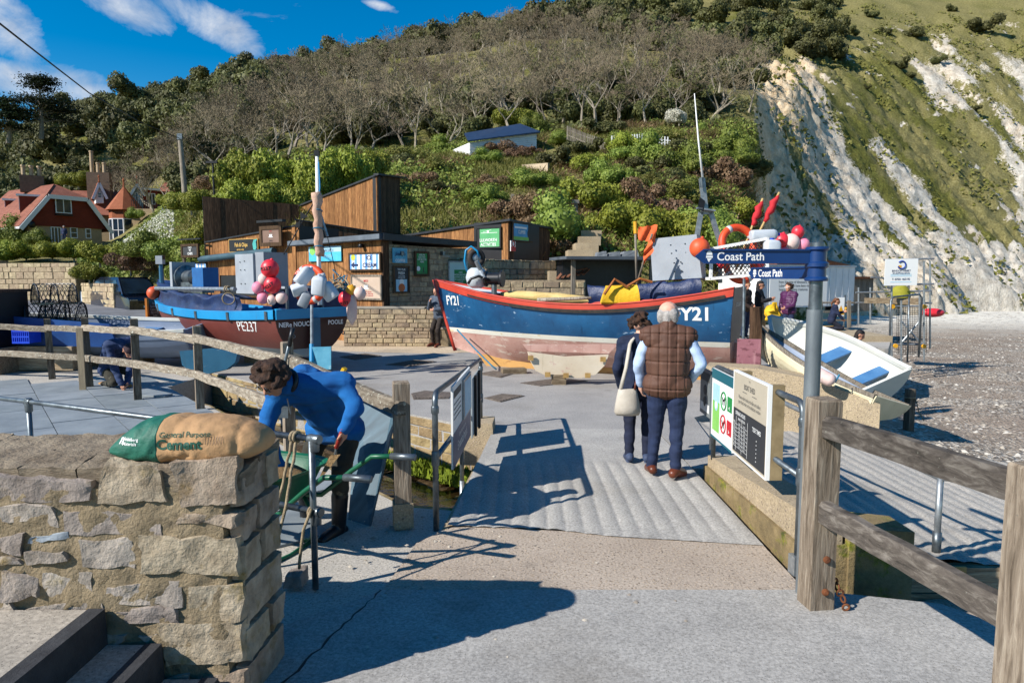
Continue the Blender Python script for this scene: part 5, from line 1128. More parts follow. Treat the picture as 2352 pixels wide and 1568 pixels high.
def gdormer(x0,x1,yb,ye,ya,Yd,parent,win,m_w=m_white):
 a,b=A(x0,yb,Yd),A(x1,yb,Yd+.5);Fd=Face(a,b-a);L_=(b-a).length;he=A(x0,ye,Yd).z-a.z;hapx=A(x0,ya,Yd).z-a.z
 MB().add([Fd(u,v,d)for d in(0,-4)for u,v in((0,-.5),(L_,-.5),(L_,he),(L_/2,hapx),(0,he))],[(0,1,2,3,4),(9,8,7,6,5),(0,5,6,1),(1,6,7,2),(4,9,5,0)]).build('gable',m_w,parent)
 e=.35;s_=(hapx-he)/(L_/2)
 slab([Fd(L_/2,hapx+.12,.4),Fd(L_/2,hapx+.12,-4.5),Fd(-e,he-e*s_+.12,-4.5),Fd(-e,he-e*s_+.12,.4)],.12,'gable_roof',m_orange,parent);slab([Fd(L_/2,hapx+.12,-4.5),Fd(L_/2,hapx+.12,.4),Fd(L_+e,he-e*s_+.12,.4),Fd(L_+e,he-e*s_+.12,-4.5)],.12,'gable_roof',m_orange,parent)
 for s2 in(-e,L_+e):MB().bar(Fd(s2,he-e*s_-.08,.42),Fd(L_/2,hapx-.08,.42),.08,.3).build('bargeboard',m_upvc,parent)
 window(Fd,*win(L_,he),parent,bars=0,cross=True);MB().lathe([(.1,0),(.06,.5),(.12,.65),(.01,.9)],Fd(L_/2,hapx+.1,.2),n=8).build('finial',m_orange,parent)
 return Fd
gdormer(220,238,457,440,420,87,h2_,lambda L_,h:(L_*.2,L_*.8,.1,h-.1));gdormer(307,328,482,438,422,86,h2_,lambda L_,h:(L_*.2,L_*.6,.1,h-.2),P('gable_blue','#8fb0bd','#a5c2cc',3,.6))
cb_=A(277,530,84);bw=(310-247)/1568*84/2;zb0=A(277,556,84).z;zb1=A(277,502,84).z;zb2=A(277,482,84).z;zap=A(273,424,84).z
oc=[(cb_.x+bw*math.cos(a)*1.05,85.2+bw*math.sin(a)*1.05)for a in[math.pi/8+k*math.pi/4 for k in range(8)]]
MB().prism(oc,zb0-3,zb0).build('bay_base',m_hstone,h2_);MB().prism([(cb_.x+(x-cb_.x)*.93,85.2+(y-85.2)*.93)for x,y in oc],zb0,zb1).build('bay_core',m_glass,h2_);MB().prism(oc,zb1,zb2).build('bay_band',m_orange,h2_)
for k in range(3,8):
 p,q=V((*oc[k],0)),V((*oc[(k+1)%8],0));Fb=Face(p,q-p)if(q-p).x>0 else None
 if Fb:window(Fb,0,(q-p).length,zb0,zb1,h2_,bars=1 if(q-p).x>1 else 0,d=.05,cross=True)
tr=MB();ring=[(cb_.x+(x-cb_.x)*1.25,85.2+(y-85.2)*1.25,zb2)for x,y in oc];tr.add(ring+[(cb_.x,85.2,zap)],[(i,(i+1)%8,8)for i in range(8)]+[tuple(range(7,-1,-1))]);tr.build('turret_roof',m_orange,h2_);MB().lathe([(.12,0),(.08,.6),(.14,.8),(.01,1.1)],(cb_.x,85.2,zap-.1),n=8).build('finial',m_orange,h2_)
c=A(228,400,90);bx_=MB().box((c.x,90,A(228,412,90).z-1.0),(2.6,1.6,3.6),.3).build('chimney',m_chim,h2_)
for dx,hh in((-.9,2.9),(-.1,1.4),(.7,1.4)):MB().lathe([(.24,0),(.22,hh-.2),(.28,hh-.15),(.25,hh)],(c.x+dx,90,A(228,412,90).z+.7),n=10).build('chimney_pot',m_pot,bx_)
EX,LE=facepx(328,86.5,362,87.5,450);ez0,ez1=A(340,478,87).z,A(340,437,87).z
MB().fbox(EX,0,LE,ez0-6,ez1,-5,0).build('wing',m_hung,h2_);MB().fbox(EX,-.2,LE+.3,ez1,ez1+.25,-5.2,.2).build('wing_roof',m_upvc,h2_);wpx(EX,341,444,357,470,h2_,bars=1)
BC,Lb2=facepx(300,84,372,84.5,480);bz0=A(330,479,84).z;MB().fbox(BC,0,Lb2,bz0-5,bz0,-3,0).build('terrace',m_hstone,h2_)
for k in range(16):MB().tube([BC(Lb2*(k+.5)/16,bz0,-.1),BC(Lb2*(k+.5)/16,bz0+1,-.1)],.035,5).build('baluster',m_black,h2_)
MB().bar(BC(0,bz0+1,-.1),BC(Lb2,bz0+1,-.1),.06).build('handrail',m_black,h2_)
h3=thing('hipped_roof_house','brown pyramid roofed outbuilding right of the bay house','house',tuple(A(390,455,90)));ap=A(389,407,92);y_e=A(389,442,90).z
eb=[A(360,442,89),A(430,442,89),A(430,442,96),A(362,442,95)];eb=[(p.x,p.y,y_e)for p in eb];MB().add(eb+[(ap.x,92,ap.z)],[(0,1,4),(1,2,4),(2,3,4),(3,0,4),(3,2,1,0)]).build('roof',m_rtile,h3);MB().prism([(p[0]*.995-.2,p[1]+.3)for p in eb],y_e-5,y_e-.01).build('wall',m_orange,h3)
# garden retaining walls by the road
rw=[A(x,640,y)for x,y in((-420,42),(0,39.3),(175,38.2))]
th=thing('road_retaining_wall','long pale rubble retaining wall along the road at the far left','wall',tuple(rw[1]));th.location.z=.8
for p,q in zip(rw,rw[1:]):
 F=Face((p.x,p.y,0),V((q.x-p.x,q.y-p.y,0)));L_=V((q.x-p.x,q.y-p.y)).length;rubble([F(0,0),F(L_,0)],.4,2.92 if q is rw[1]else 2.75,'','',[m_pale_stone],m_mortar,.3,(.3,.75),.03,.04,51,thick=.6,parent=th,maxn=140)
rw2=[A(x,660,y)for x,y in((188,37.5),(262,34.5))];F=Face((rw2[0].x,rw2[0].y,0),V((rw2[1].x-rw2[0].x,rw2[1].y-rw2[0].y,0)));L_=V((rw2[1].x-rw2[0].x,rw2[1].y-rw2[0].y)).length
rubble([F(0,0),F(L_,0)],.2,1.65,'short_retaining_wall','short pale rubble wall behind the white car and van',[m_pale_stone],m_mortar,.28,(.3,.7),.03,.04,52,thick=.6)
# telegraph pole, wire, lamp post
tp=thing('telegraph_pole','grey wooden telegraph pole above the houses','pole',tuple(A(425,445,42)));MB().tube([A(426,460,42),A(413,310,42)],[.17,.13],10).build('shaft',m_grey_wood,tp,True,auto=40);MB().box(A(413,314,41.9),(.3,.12,.35)).build('bracket',m_galv,tp)
wr=thing('overhead_wire','black overhead wire crossing the sky at top left','wire',tuple(A(0,55,14)))
MB().tube([A(-160,-55,13),A(0,55,15),A(100,133,19),A(205,214,26),A(320,280,38),A(413,318,42)],.022,6).build('cable',m_black,wr)
lp=thing('slim_lamp_post','slim black lamp post standing in the bank of ivy','lamp post',tuple(A(491,445,31)));MB().tube([A(492,455,31),A(489,375,31)],.045,8).build('post',m_black,lp);MB().box(A(487,373,31),(.5,.16,.1)).build('lamp_head',m_black,lp)
# boats
class Hull:
 """stations s 0 (transom) .. 1 (stem), height by z; world frame from stern, bow and the way up"""
 def __init__(s,stern,bow,B,sheer,keel=.1,rake=.35,tw=.8,full=.62,up=(0,0,1),side=1,tr=.12,pk=2.6):
  s.o=V(stern);d=V(bow)-s.o;s.Lr=d.length;s.x=d.normalized();u=V(up);s.y=u.cross(s.x).normalized();s.z=s.x.cross(s.y).normalized()
  s.B,s.sheer,s.keel,s.rake,s.tw,s.full,s.tr,s.pk=B,sheer,keel,rake,tw,full,tr,pk;s.L=s.Lr-rake
 def zs(s,q):a,b,c=s.sheer;return a*(1-q)*(1-2*q)+4*b*q*(1-q)+c*q*(2*q-1)
 def zk(s,q):return s.keel+.22*max(0,(q-.72)/.28)**2*s.sheer[2]*.6+.35*max(0,(.25-q)/.25)**2*(.35)
 def hb(s,q):return s.B/2*(s.tw+(1-s.tw)*math.sin(min(1,q/.42)*math.pi/2))if q<.42 else s.B/2*max(.012,1-((q-.42)/.58)**s.pk)
 def __call__(s,q,z,side,off=0.):
  zs,zk=s.zs(q),s.zk(q);f=min(1,max(0,(z-zk)/(zs-zk)));k=max(0,(q-.5)/.5)
  e=s.full*(1-k)+1.15*k;y=s.hb(q)*(1-(1-f)**2.0)**e
  y=max(y,.018);x=q*s.L+s.rake*(min(1.1,max(z-s.keel,0)/max(s.sheer[2]-s.keel,.1)))*max(0,(q-.55)/.45)**1.5-s.tr*f*(1-min(1,q/.15))
  return s.o+s.x*x+s.y*(side*(y+off))+s.z*z
 def band(s,za,zb,name,m_,parent,n=36,k=4,sides=(1,-1),off=0.,offb=None,smooth=True,q0=0.,q1=1.):
  """strip of planking between two heights (callables of q)"""
  out=[]
  for sd in sides:
   rings=[]
   for i in range(n+1):
    q=q0+(q1-q0)*i/n;a,b=za(q),zb(q);rings.append([s(q,a+(b-a)*j/k,sd,off+((offb if offb is not None else off)-off)*j/k)for j in range(k+1)])
   out.append(MB().loft(rings,closed=False).build(name,m_,parent,smooth,fix=False))
  return out
 def transom(s,za,zb,name,m_,parent,k=8,x=-.004):
  l=[s(0,za+(zb-za)*j/k,1)for j in range(k+1)];r=[s(0,za+(zb-za)*j/k,-1)for j in range(k+1)]
  pts=l+r[::-1];off=s.x*x
  return MB().add([p+off for p in pts]+[p+s.x*.03 for p in pts],[tuple(range(len(pts)))]+[(i,(i+1)%len(pts),len(pts)+(i+1)%len(pts),len(pts)+i)for i in range(len(pts))]).build(name,m_,parent)
 def deck(s,dz,name,m_,parent,n=24,inset=.03):
  rings=[[s(i/n,s.zs(i/n)-dz(i/n),1,-inset),s(i/n,s.zs(i/n)-dz(i/n),-1,-inset)]for i in range(n+1)];return MB().loft(rings,closed=False).build(name,m_,parent)
def ball(name,label,c,r,m_,cat='buoy',group=None,txt=None,ring=True,sc=1.06):
 th=thing(name,label,cat,tuple(c),group);b=MB().ball(c,r,24,(1,1,sc)).build('float',m_,th,True)
 d=(V((0,0,CAMZ))-V(c)).normalized();up_=V((.25,0,1)).normalized()
 if ring:MB().lathe([(r*.16,0),(r*.2,r*.1),(r*.1,r*.22)],V(c)+up_*r*.97,up_,10).build('eye',m_,th,True)
 if txt:F=Face(V(c),V((1,-.35,txt[1])).normalized(),V((-txt[1],0,1)));project_text(txt[0],F,0,-.03+txt[3],txt[2],m_black,th,b,.03,.004,reach=r*1.5)
 return th
m_bred=P('buoy_red','#c92430','#dd3340',5,.42,.06,40,dirt='#a82a2a',dsc=9,damt=.66,spec=.5);m_bpink=P('buoy_pink','#cf6a86','#dd8ba0',3,.6,.1,40,dirt='#b98d86',dsc=5,damt=.58);m_bpale=P('buoy_pale','#c9a8a0','#dcc4ba',4,.65,.1,40,dirt='#9a7d74',dsc=6,damt=.6);m_byel=P('buoy_yellow','#c98f14','#dba22a',4,.5,.1,40);m_borange=P('buoy_orange','#c94a26','#d65c33',4,.5,.1,40)
m_ring=P('lifebuoy_orange','#c8401c','#d84f26',4,.5,.08,40,dirt='#b35a3a',dsc=7,damt=.64);m_refl=P('reflective_tape','#a5a9ab','#bcbfc0',5,.4)
m_tarp=P('blue_tarp','#14203f','#22345c',3,.45,.5,6,dirt='#2d4272',dsc=4,damt=.6,bd=.05);m_hose=P('hose_blue','#1682b0',None,rough=.4)
def lifebuoy(name,label,c,ax_,R_,txt=None):
 th=thing(name,label,'lifebuoy',tuple(c));MB().torus(c,R_*.82,R_*.18,ax_,40,14).build('ring',m_ring,th,True);ax_=V(ax_).normalized();x=ax_.cross(V((0,0,1))).normalized();y=ax_.cross(x)
 for k in range(4):
  a=k*math.pi/2+.5;p=V(c)+(x*math.cos(a)+y*math.sin(a))*R_*.82;tg=(-x*math.sin(a)+y*math.cos(a));MB().lathe([(R_*.186,-R_*.09),(R_*.188,0),(R_*.186,R_*.09)],p,tg,14).build('tape',m_refl,th,True)
 return th
def jug(name,label,c,dims,rz,m_,tilt=(0,0),cap_=None):
 th=thing(name,label,'plastic container',tuple(c));Mx=Matrix.Rotation(rz,3,'Z')@Matrix.Rotation(tilt[0],3,'X')@Matrix.Rotation(tilt[1],3,'Y');w_,d_,h_=dims;rings=[]
 for z,s_ in((-.5,.8),(-.46,.95),(-.4,1),(.3,1),(.42,.8),(.48,.4),(.49,.3)):
  rr_=[]
  for k in range(16):
   a=2*math.pi*k/16;ca,sa=math.cos(a),math.sin(a);rr_.append(V(c)+Mx@V((math.copysign(abs(ca)**.45,ca)*w_/2*s_,math.copysign(abs(sa)**.45,sa)*d_/2*s_,z*h_)))
  rings.append(rr_)
 MB().loft(rings).build('body',m_,th,True,auto=50);ax_=Mx@V((0,0,1));MB().lathe([(w_*.14,0),(w_*.14,h_*.1)],V(c)+ax_*h_*.47,ax_,12).build('cap',cap_ or m_,th,True,auto=40);return th
def _hullpaint(c1,c2,scuff,sam=.62,streak='#5a4a3a',sa=.66,rough=.45):
 def fn(t,v):
  col=t.ramp(t.noise(v,1.6,7,.6),[(.3,c1),(.7,c2)]);n=t.noise(t.map(v,(1,1,3.2)),3.2,9,.7);k=t.math('MULTIPLY',t.math('SUBTRACT',n,sam),16,clamp=True);col=t.mix(t.math('MULTIPLY',k,.85),col,lin(scuff))
  s_=t.math('MULTIPLY',t.math('SUBTRACT',t.noise(t.map(v,(5,5,.6)),2.5,6,.65),sa),7,clamp=True);col=t.mix(t.math('MULTIPLY',s_,.5),col,lin(streak));return bsdf(t,col,rough,0,t.noise(v,14,6),.12,.01,.5)
 return fn
m_hblue=mat('hull_blue',_hullpaint('#0f3a5e','#1a5680','#9fb4c6',.625,'#0a2238',.58));m_anti=mat('antifoul_pink',_hullpaint('#a8796c','#c7a294','#d8c9b8',.56,'#8a3a3f',.56,.8));m_stripe=mat('boot_stripe',_hullpaint('#cfcabc','#dedacc','#b89f5d',.58));m_redst=mat('gunwale_red',_hullpaint('#a8321f','#bd4330','#c98f7d',.66))
m_hbrown=mat('hull_brown',_hullpaint('#5c2a24','#6f382f','#97705f',.7));m_cyan=mat('gunwale_cyan',_hullpaint('#0f78ae','#1a8cc0','#5a8fa8',.7));m_transb=mat('transom_brown',_hullpaint('#2e1512','#3b1d18','#5c3d33',.72));m_bilgec=mat('bilge_cream',_hullpaint('#bfae94','#d3c6b0','#a8606a',.6,'#7d6a45',.6,.8));m_keelo=mat('keel_ochre',_hullpaint('#a87a3c','#b98d50','#8a5a30',.6));m_hgrey=mat('hull_grey',_hullpaint('#6d7d83','#85949a','#9aa5a8',.7));m_bilgeb=mat('bilge_blue',_hullpaint('#1c506c','#2b647f','#7d8f93',.62,'#2b3a3f',.6))
m_plate=P('grey_panel','#8b9096','#9aa0a6',2,.55,.1,30,dirt='#7d8288',dsc=7,damt=.62);m_rubber=P('rub_strip','#1f1c1a','#3a322c',8,.8,.3,40)
def lettering_on(body,hullparts,px,py,Y,right,size,m_,parent,bold=.02,sx=1.,up=(0,0,1)):
 c=A(px,py,Y);F=Face(c,right,up);return project_text(body,F,0,-size*.35,size,m_,parent,hullparts,bold,.006,sx,reach=1.2,cuts=2)
 # the blue boat
b1=thing('blue_fishing_boat','large blue and red open fishing boat with pink bottom standing on the yard','boat',(1.5,14,0))
H1=Hull((4.2,12.95,0),(-1.78,15.9,0),2.0,(1.80,1.46,1.93),.12,.62,.8,.6)
w1=lambda q:.70+.04*q;w2=lambda q:w1(q)+.10;st_=lambda q:H1.zs(q)-.15
hp1=H1.band(lambda q:H1.zk(q)+.002,w1,'bottom',m_anti,b1,k=7);H1.band(w1,w2,'boot_stripe',m_stripe,b1,k=2,off=.003);tp1=H1.band(w2,st_,'topside',m_hblue,b1,k=6);sp1=H1.band(st_,H1.zs,'gunwale_strake',m_redst,b1,k=3,off=.035)
H1.band(lambda q:H1.zs(q)-.13,lambda q:H1.zs(q)-.095,'rubbing_strip',m_rubber,b1,k=1,off=.055,q0=.02,q1=.86);H1.band(lambda q:st_(q)-.01,lambda q:st_(q)+.02,'rubbing_strip',m_rubber,b1,k=1,off=.05,q0=.02,q1=.7)
for zz,m_ in((lambda q:H1.zs(q),m_redst),):
 for sd in(1,-1):MB().loft([[H1(i/30,H1.zs(i/30),sd,.055),H1(i/30,H1.zs(i/30)+.02,sd,.04),H1(i/30,H1.zs(i/30)+.02,sd,-.07),H1(i/30,H1.zs(i/30)-.25,sd,-.08)]for i in range(31)],closed=False).build('cap_rail',m_redst,b1)
H1.transom(H1.zk(0),w2(0),'transom_bottom',m_anti,b1,x=-.004);H1.transom(w2(0),1.80,'transom',mat('transom_navy',_hullpaint('#101a2c','#1a2740','#4a5a70',.72)),b1,x=-.008);H1.deck(lambda q:.3,'deck',P('deck_grey','#77797a','#8c8e8e',3,.7,.2,20),b1)
hd=MB().loft([[H1(q,H1.zs(q)-.02,1,-.06),H1(q,H1.zs(q)-.02,-1,-.06)]for q in(.8,.85,.9,.95,.99)],closed=False).build('foredeck',m_white,b1)
MB().hexa([H1.o+H1.x*a+H1.y*b+H1.z*c for a,b,c in((.1,-.05,-.0),(5.3,-.05,.0),(5.3,.05,.0),(.1,.05,0),(.1,-.05,.2),(5.55,-.04,.26),(5.55,.04,.26),(.1,.05,.2))]).build('keel',m_keelo,b1)
MB().tube([H1(1,z,0 if 0 else 1,-.015)+H1.x*.03 for z in(.3,.6,1.,1.4,1.93)],.045,8).build('stem',m_redst,b1,True)
MB().hexa([H1.o+H1.x*a+H1.y*b+H1.z*c for a,b,c in((-.35,-.03,.1),(.3,-.05,.1),(.3,.05,.1),(-.35,.03,.1),(-.15,-.03,.75),(.2,-.05,.75),(.2,.05,.75),(-.15,.03,.75))]).build('skeg',m_anti,b1)
bq=[A(x,y,12.55)for x,y in((1213,808),(1300,819),(1398,815),(1390,838),(1368,860),(1335,868),(1262,866),(1232,852),(1219,828))];nb=V((.25,-1,0)).normalized()
MB().add([p for p in bq]+[p-nb*.06 for p in bq],[tuple(range(9))[::-1],tuple(range(9,18))]+[(i,(i+1)%9,9+(i+1)%9,9+i)for i in range(9)]).build('bilge_board',m_bilgec,b1,fix=True)
for x,y in((1219,822),(1258,860),(1300,862),(1350,862),(1385,825)):MB().box(A(x,y,12.5),(.1,.03,.09)).build('bracket',MATS['bracket_steel'],b1)
MB().add([A(x,y,12.62)for x,y in((1213,806),(1398,812),(1420,790),(1200,790))],[(0,1,2,3)]).build('bilge_web',m_anti,b1)
MB().box(G(1284,884)+V((0,.1,.09)),(.26,.2,.2)).build('chock',m_sleeper,b1);MB().box(G(1180,862)+V((0,.3,.05)),(.5,.25,.12),.2).build('chock',m_sleeper,b1)
rt=(-H1.x);lettering_on('FY21',tp1+sp1,1592,719,12.6,rt,.34,m_white,b1,.03,1.0);lettering_on('FY21',tp1+sp1,1027,690,15.2,rt,.3,m_white,b1,.02,.8)
lettering_on('LITTLE LAUREN',[o for o in b1.children if o.name.startswith('transom')],1693,698,12.8,H1.y*-1 if H1.y.x<0 else H1.y,.11,m_refl,b1,.01,.8)
MB().tube([A(1050,757,15.2),A(1062,770,15),A(1090,800,14.8),A(1128,838,14.3),A(1140,848,14.2)],.016,6).build('mooring_line',m_ropeblue,b1,True)
# things on the blue boat
hl=thing('pot_hauler','white and black hydraulic pot hauler with spare wheel on the bow','hauler',tuple(A(1100,660,14.9)));q=A(1095,632,14.9)
MB().lathe([(.1,-.28),(.2,-.22),(.24,-.05),(.2,.1),(.12,.16)],q,n=18).build('housing',mat('hauler_white',_hullpaint('#a9b0b5','#c2c8cc','#6d757a',.6)),hl,True,auto=50)
q2=A(1135,640,14.7);MB().lathe([(.17,-.2),(.17,-.16),(.13,-.13),(.13,.12),(.18,.16),(.18,.2)],q2,(1,-.3,0),20).build('drum',m_blackp,hl,True,auto=40);MB().tube([q2+V((0,0,-.4)),q2],.06,8).build('stand',m_galv,hl);MB().tube([q2+V((-.2,-.1,0)),q+V((.1,-.15,.1)),q+V((.0,-.2,.3))],.05,8).build('arm',m_galv_lt,hl)
q3=A(1094,592,14.95);MB().torus(q3,.145,.062,(.35,-1,.1),26,10).build('tyre',m_rubber,hl,True);MB().lathe([(.1,-.04),(.1,.03),(.03,.05)],q3,(.35,-1,.1),14).build('wheel_rim',m_galv_lt,hl)
MB().tube([A(1073,625,14.9),A(1067,600,14.9),A(1070,575,14.9),A(1082,566,14.9),A(1096,576,14.9),A(1100,590,14.9)],.022,8).build('hose',m_hose,hl,True)
MB().tube([A(1075,652,14.6),A(1082,640,14.6),A(1100,634,14.6),A(1125,644,14.6)],.03,8).build('hydraulic_hose',m_blackp,hl,True)
def lump(name,label,cat,pts,rad,m_,sc=(1,.7),n=14,seed=1,amp=.03):
 """soft rolled or draped thing along a path"""
 mb=MB();P_=[V(p)for p in pts];rings=[];d=(P_[-1]-P_[0]).normalized();sd=d.cross(V((0,0,1))).normalized();up_=sd.cross(d)
 k=len(P_)
 for i,p in enumerate(P_):
  r=rad if not isinstance(rad,(list,tuple))else rad[i]
  rings.append([p+sd*(math.cos(a)*r*sc[0])+up_*(math.sin(a)*r*sc[1])+noise.noise_vector(V((p.x*3,a*1.3,p.y*3+seed)))*amp for a in[2*math.pi*j/n for j in range(n)]])
 o=mb.loft(rings).build(name,m_,None,True,auto=60);return tag(o,label,cat)
def seg(a,b,n):return[V(a).lerp(V(b),i/n)for i in range(n+1)]
lump('rolled_sailcloth','rolled yellow cream canvas lying along the blue boat deck','canvas',seg(A(1150,676,14.9),A(1355,690,13.9),12),[.06,.12,.14,.15,.15,.16,.16,.15,.15,.14,.14,.12,.08],P('cream_canvas','#b89c5c','#cdb67c',3,.85,.5,12,bd=.03))
o=MB().tube(seg(A(1235,689,13.7),A(1358,684,13.3),4),[.045,.04,.035,.035,.03],8).build('wooden_oar',m_grey_wood,None,True);tag(o,'grey wooden oar loom lying on the gunwale of the blue boat','oar')
tq=[A(x,y,Y)for x,y,Y in((1350,655,13.6),(1400,660,13.4),(1470,652,13.2),(1550,645,12.95),(1612,640,12.75))];tb_=[A(x,y,Y-.05)for x,y,Y in((1350,697,13.6),(1400,692,13.4),(1470,690,13.2),(1550,686,12.95),(1612,672,12.75))]
mb=MB();rows=[]
for j in range(9):
 row=[]
 for i in range(25):
  f=i/24*4;a=int(min(f,3));p=tq[a].lerp(tq[a+1],f-a).lerp(tb_[a].lerp(tb_[a+1],f-a),j/8);row.append(p+V((0,-.05*math.sin(j/8*3.1),0))+noise.noise_vector(p*4)*.05)
 rows.append(row)
back_=[p+V((.1,.5,-.05))for p in rows[0]];mb.loft([back_]+rows,closed=False);o=mb.build('blue_tarpaulin',m_tarp,None,True);tag(o,'creased dark blue tarpaulin along the side of the blue boat','tarpaulin')
yb=thing('yellow_bag','yellow canvas bag hanging over the gunwale of the blue boat','bag',tuple(A(1420,690,12.95)));m_yel=P('yellow_canvas','#c79a12','#d9ac1f',3,.7,.5,8,dirt='#a87f14',dsc=4,damt=.6,bd=.04);r_=[]
for j,(w0,w1_,y_,dp)in enumerate(((1392,1462,656,.12),(1390,1464,664,.2),(1384,1467,680,.22),(1380,1468,693,.18),(1380,1467,697,.1))):r_.append([A(w0,y_,13.0)+V((0,-dp/2,0)),A((w0+w1_)/2,y_+2,13.0)+V((0,-dp*.7,0)),A(w1_,y_-2,12.85)+V((0,-dp/2,0)),A(w1_,y_-2,12.85)+V((0,dp/2,0)),A(w0,y_,13.0)+V((0,dp/2,0))])
MB().loft(r_).build('bag_body',m_yel,yb,True,auto=40)
for pts in(((1388,676),(1412,641),(1442,660)),((1440,658),(1470,640),(1498,648))):MB().tube([A(x,y,12.8)for x,y in pts],.028,6).build('strap',P('rusty_strap','#7d451c','#985a28',9,.8,.4),yb)
cab=thing('bolted_panel','pale grey bolted panel box standing amidships on the blue boat','panel',tuple(A(1555,640,13)));cq=[A(1493,549,13.3),A(1600,538,12.9),A(1612,638,12.85),A(1499,645,13.25)]
slab(cq[::-1],.5,'box',m_plate,cab)
for x,y in((1540,563),(1573,560),(1542,582),(1575,580),(1548,604),(1563,602),(1549,624),(1565,622)):MB().lathe([(.014,0),(.014,.02)],A(x,y,13.0),(.2,-1,0),8).build('bolt',m_galv,cab)
# masts, flags, basket at the stern
ms=thing('boat_mast','galvanised tripod gantry with a tall white whip aerial on the blue boat','mast',tuple(A(1615,640,13.3)))
for a,b in(((1598,560),(1610,487)),((1652,552),(1632,487)),((1610,487),(1636,487))):MB().bar(A(*a,13.3),A(*b,13.3),.09,.06,up=(0,1,0)).build('gantry_leg',m_galv_lt,ms)
MB().bar(A(1620,487,13.3),A(1612,410,13.3),.11,.06,up=(0,1,0)).build('upright',m_galv_lt,ms);MB().tube([A(1614,410,13.25),A(1604,320,13.25),A(1595,215,13.25)],[.022,.016,.008],8).build('aerial',m_white,ms,True);MB().bar(A(1600,478,13.2),A(1642,484,13.2),.1,.03).build('crosstree',m_galv_lt,ms)
MB().tube([A(1612,430,13.2),A(1611,408,13.2)],.04,8).build('aerial_socket',m_galv,ms);MB().add([A(x,y,13.15)for x,y in((1607,452),(1620,462),(1616,486),(1602,480))]+[A(x,y,13.2)for x,y in((1607,452),(1620,462),(1616,486),(1602,480))],[(0,1,2,3),(7,6,5,4),(0,4,5,1),(1,5,6,2),(2,6,7,3),(3,7,4,0)]).build('pennant',m_black,ms)
MB().tube([A(1598,560,13.3),A(1596,650,13.3)],.04,8).build('gantry_foot',m_galv_lt,ms);MB().tube([A(1652,552,13.3),A(1655,650,13.3)],.04,8).build('gantry_foot',m_galv_lt,ms)
m_flago=P('orange_flag','#cc4f1f','#d96230',3,.8,.2,20)
def flag(name,label,pole,cloth,mp,mf,pr=.02,tip=None):
 th=thing(name,label,'flag',tuple(pole[0]));MB().tube(pole,pr,7).build('pole',mp,th,True);rows=[]
 (a,b,c,d)=[V(p)for p in cloth];n=8
 for j in range(n+1):rows.append([a.lerp(b,i/n).lerp(d.lerp(c,i/n),j/n)+V((0,math.sin(i*1.3+j*.5)*.035,math.sin(i*2+j)*.012))for i in range(n+1)])
 MB().loft(rows,closed=False).build('cloth',mf,th,True)
 if tip:MB().tube([V(pole[-1])-(V(pole[-1])-V(pole[0])).normalized()*.22,V(pole[-1])+V((0,0,.01))],pr*1.6,8).build('tip',tip,th)
 return th
flag('marker_flag','square orange flag on a yellow tipped pole beside the panel',[A(1462,640,13.3),A(1459,510,13.3)],[A(1466,522,13.25),A(1509,516,13.2),A(1505,556,13.2),A(1466,552,13.25)],m_grey_wood,m_flago,.022,m_byel)
flag('drooping_flag','drooping orange flag on a leaning pole in front of the panel',[A(1462,655,12.9),A(1498,537,12.7)],[A(1497,545,12.65),A(1501,575,12.65),A(1478,608,12.7),A(1478,578,12.7)],m_grey_wood,m_flago)
for k,(x,y)in enumerate(((1748,458),(1786,444))):
 a,b=A(1690+10*k,620,12.9),A(x+4,y-2,12.9);th=thing('furled_dan_flag',('left','right')[k]+' of two red flags furled on bamboo poles at the stern','flag',tuple(a));MB().tube(seg(a,b,4),.022,7).build('pole',P('bamboo','#a88a55','#bda06a',5,.7),th,True);ps=seg(a.lerp(b,.62),a.lerp(b,.97),7);MB().tube([p+V((.02*math.sin(i*2.2),0,0))for i,p in enumerate(ps)],[.03,.05,.045,.075,.06,.07,.04,.02],9).build('cloth',P('red_flag','#a81a22','#bd262e',4,.8),th,True)
bk_=thing('net_basket','black mesh sided basket full of buoys and lifebuoys at the stern','basket',tuple(A(1690,635,12.6)));q=[A(1635,571,12.4),A(1762,548,12.3),A(1762,628,12.3),A(1632,640,12.4)];bo=V((.15,1.0,0))
for a,b in((0,1),(1,2),(2,3),(3,0)):MB().bar(q[a],q[b],.05).build('rim',m_white,bk_);MB().bar(q[a]+bo,q[b]+bo,.05).build('rim',m_white,bk_)
for p in q:MB().bar(p,p+bo,.05).build('rim',m_white,bk_)
net=MB()
for k in range(-7,15):
 for s_ in(1,-1):
  pts=[]
  for j in range(13):
   f=j/12;u_=(k+s_*f*6)/14
   if-.001<=u_<=1.001:pts.append(q[0].lerp(q[1],u_).lerp(q[3].lerp(q[2],u_),f)+V((0,-.02+.01*(j%2),0)))
  if len(pts)>1:net.tube(pts,.008,4)
no=net.build('netting',m_blackp,bk_);no['kind']='stuff'
lifebuoy('lifebuoy','orange lifebuoy standing upright on top of the mesh basket',A(1695,560,12.75),(.15,-1,.25),.38);lifebuoy('lifebuoy','second orange lifebuoy inside the mesh basket below the first',A(1700,612,12.8),(.2,-1,.3),.34)
ball('round_buoy','single red orange buoy beside the panel, left of the basket',A(1607,570,12.3),.18,m_borange,sc=1.)
GB='buoys piled at the stern of the blue boat'
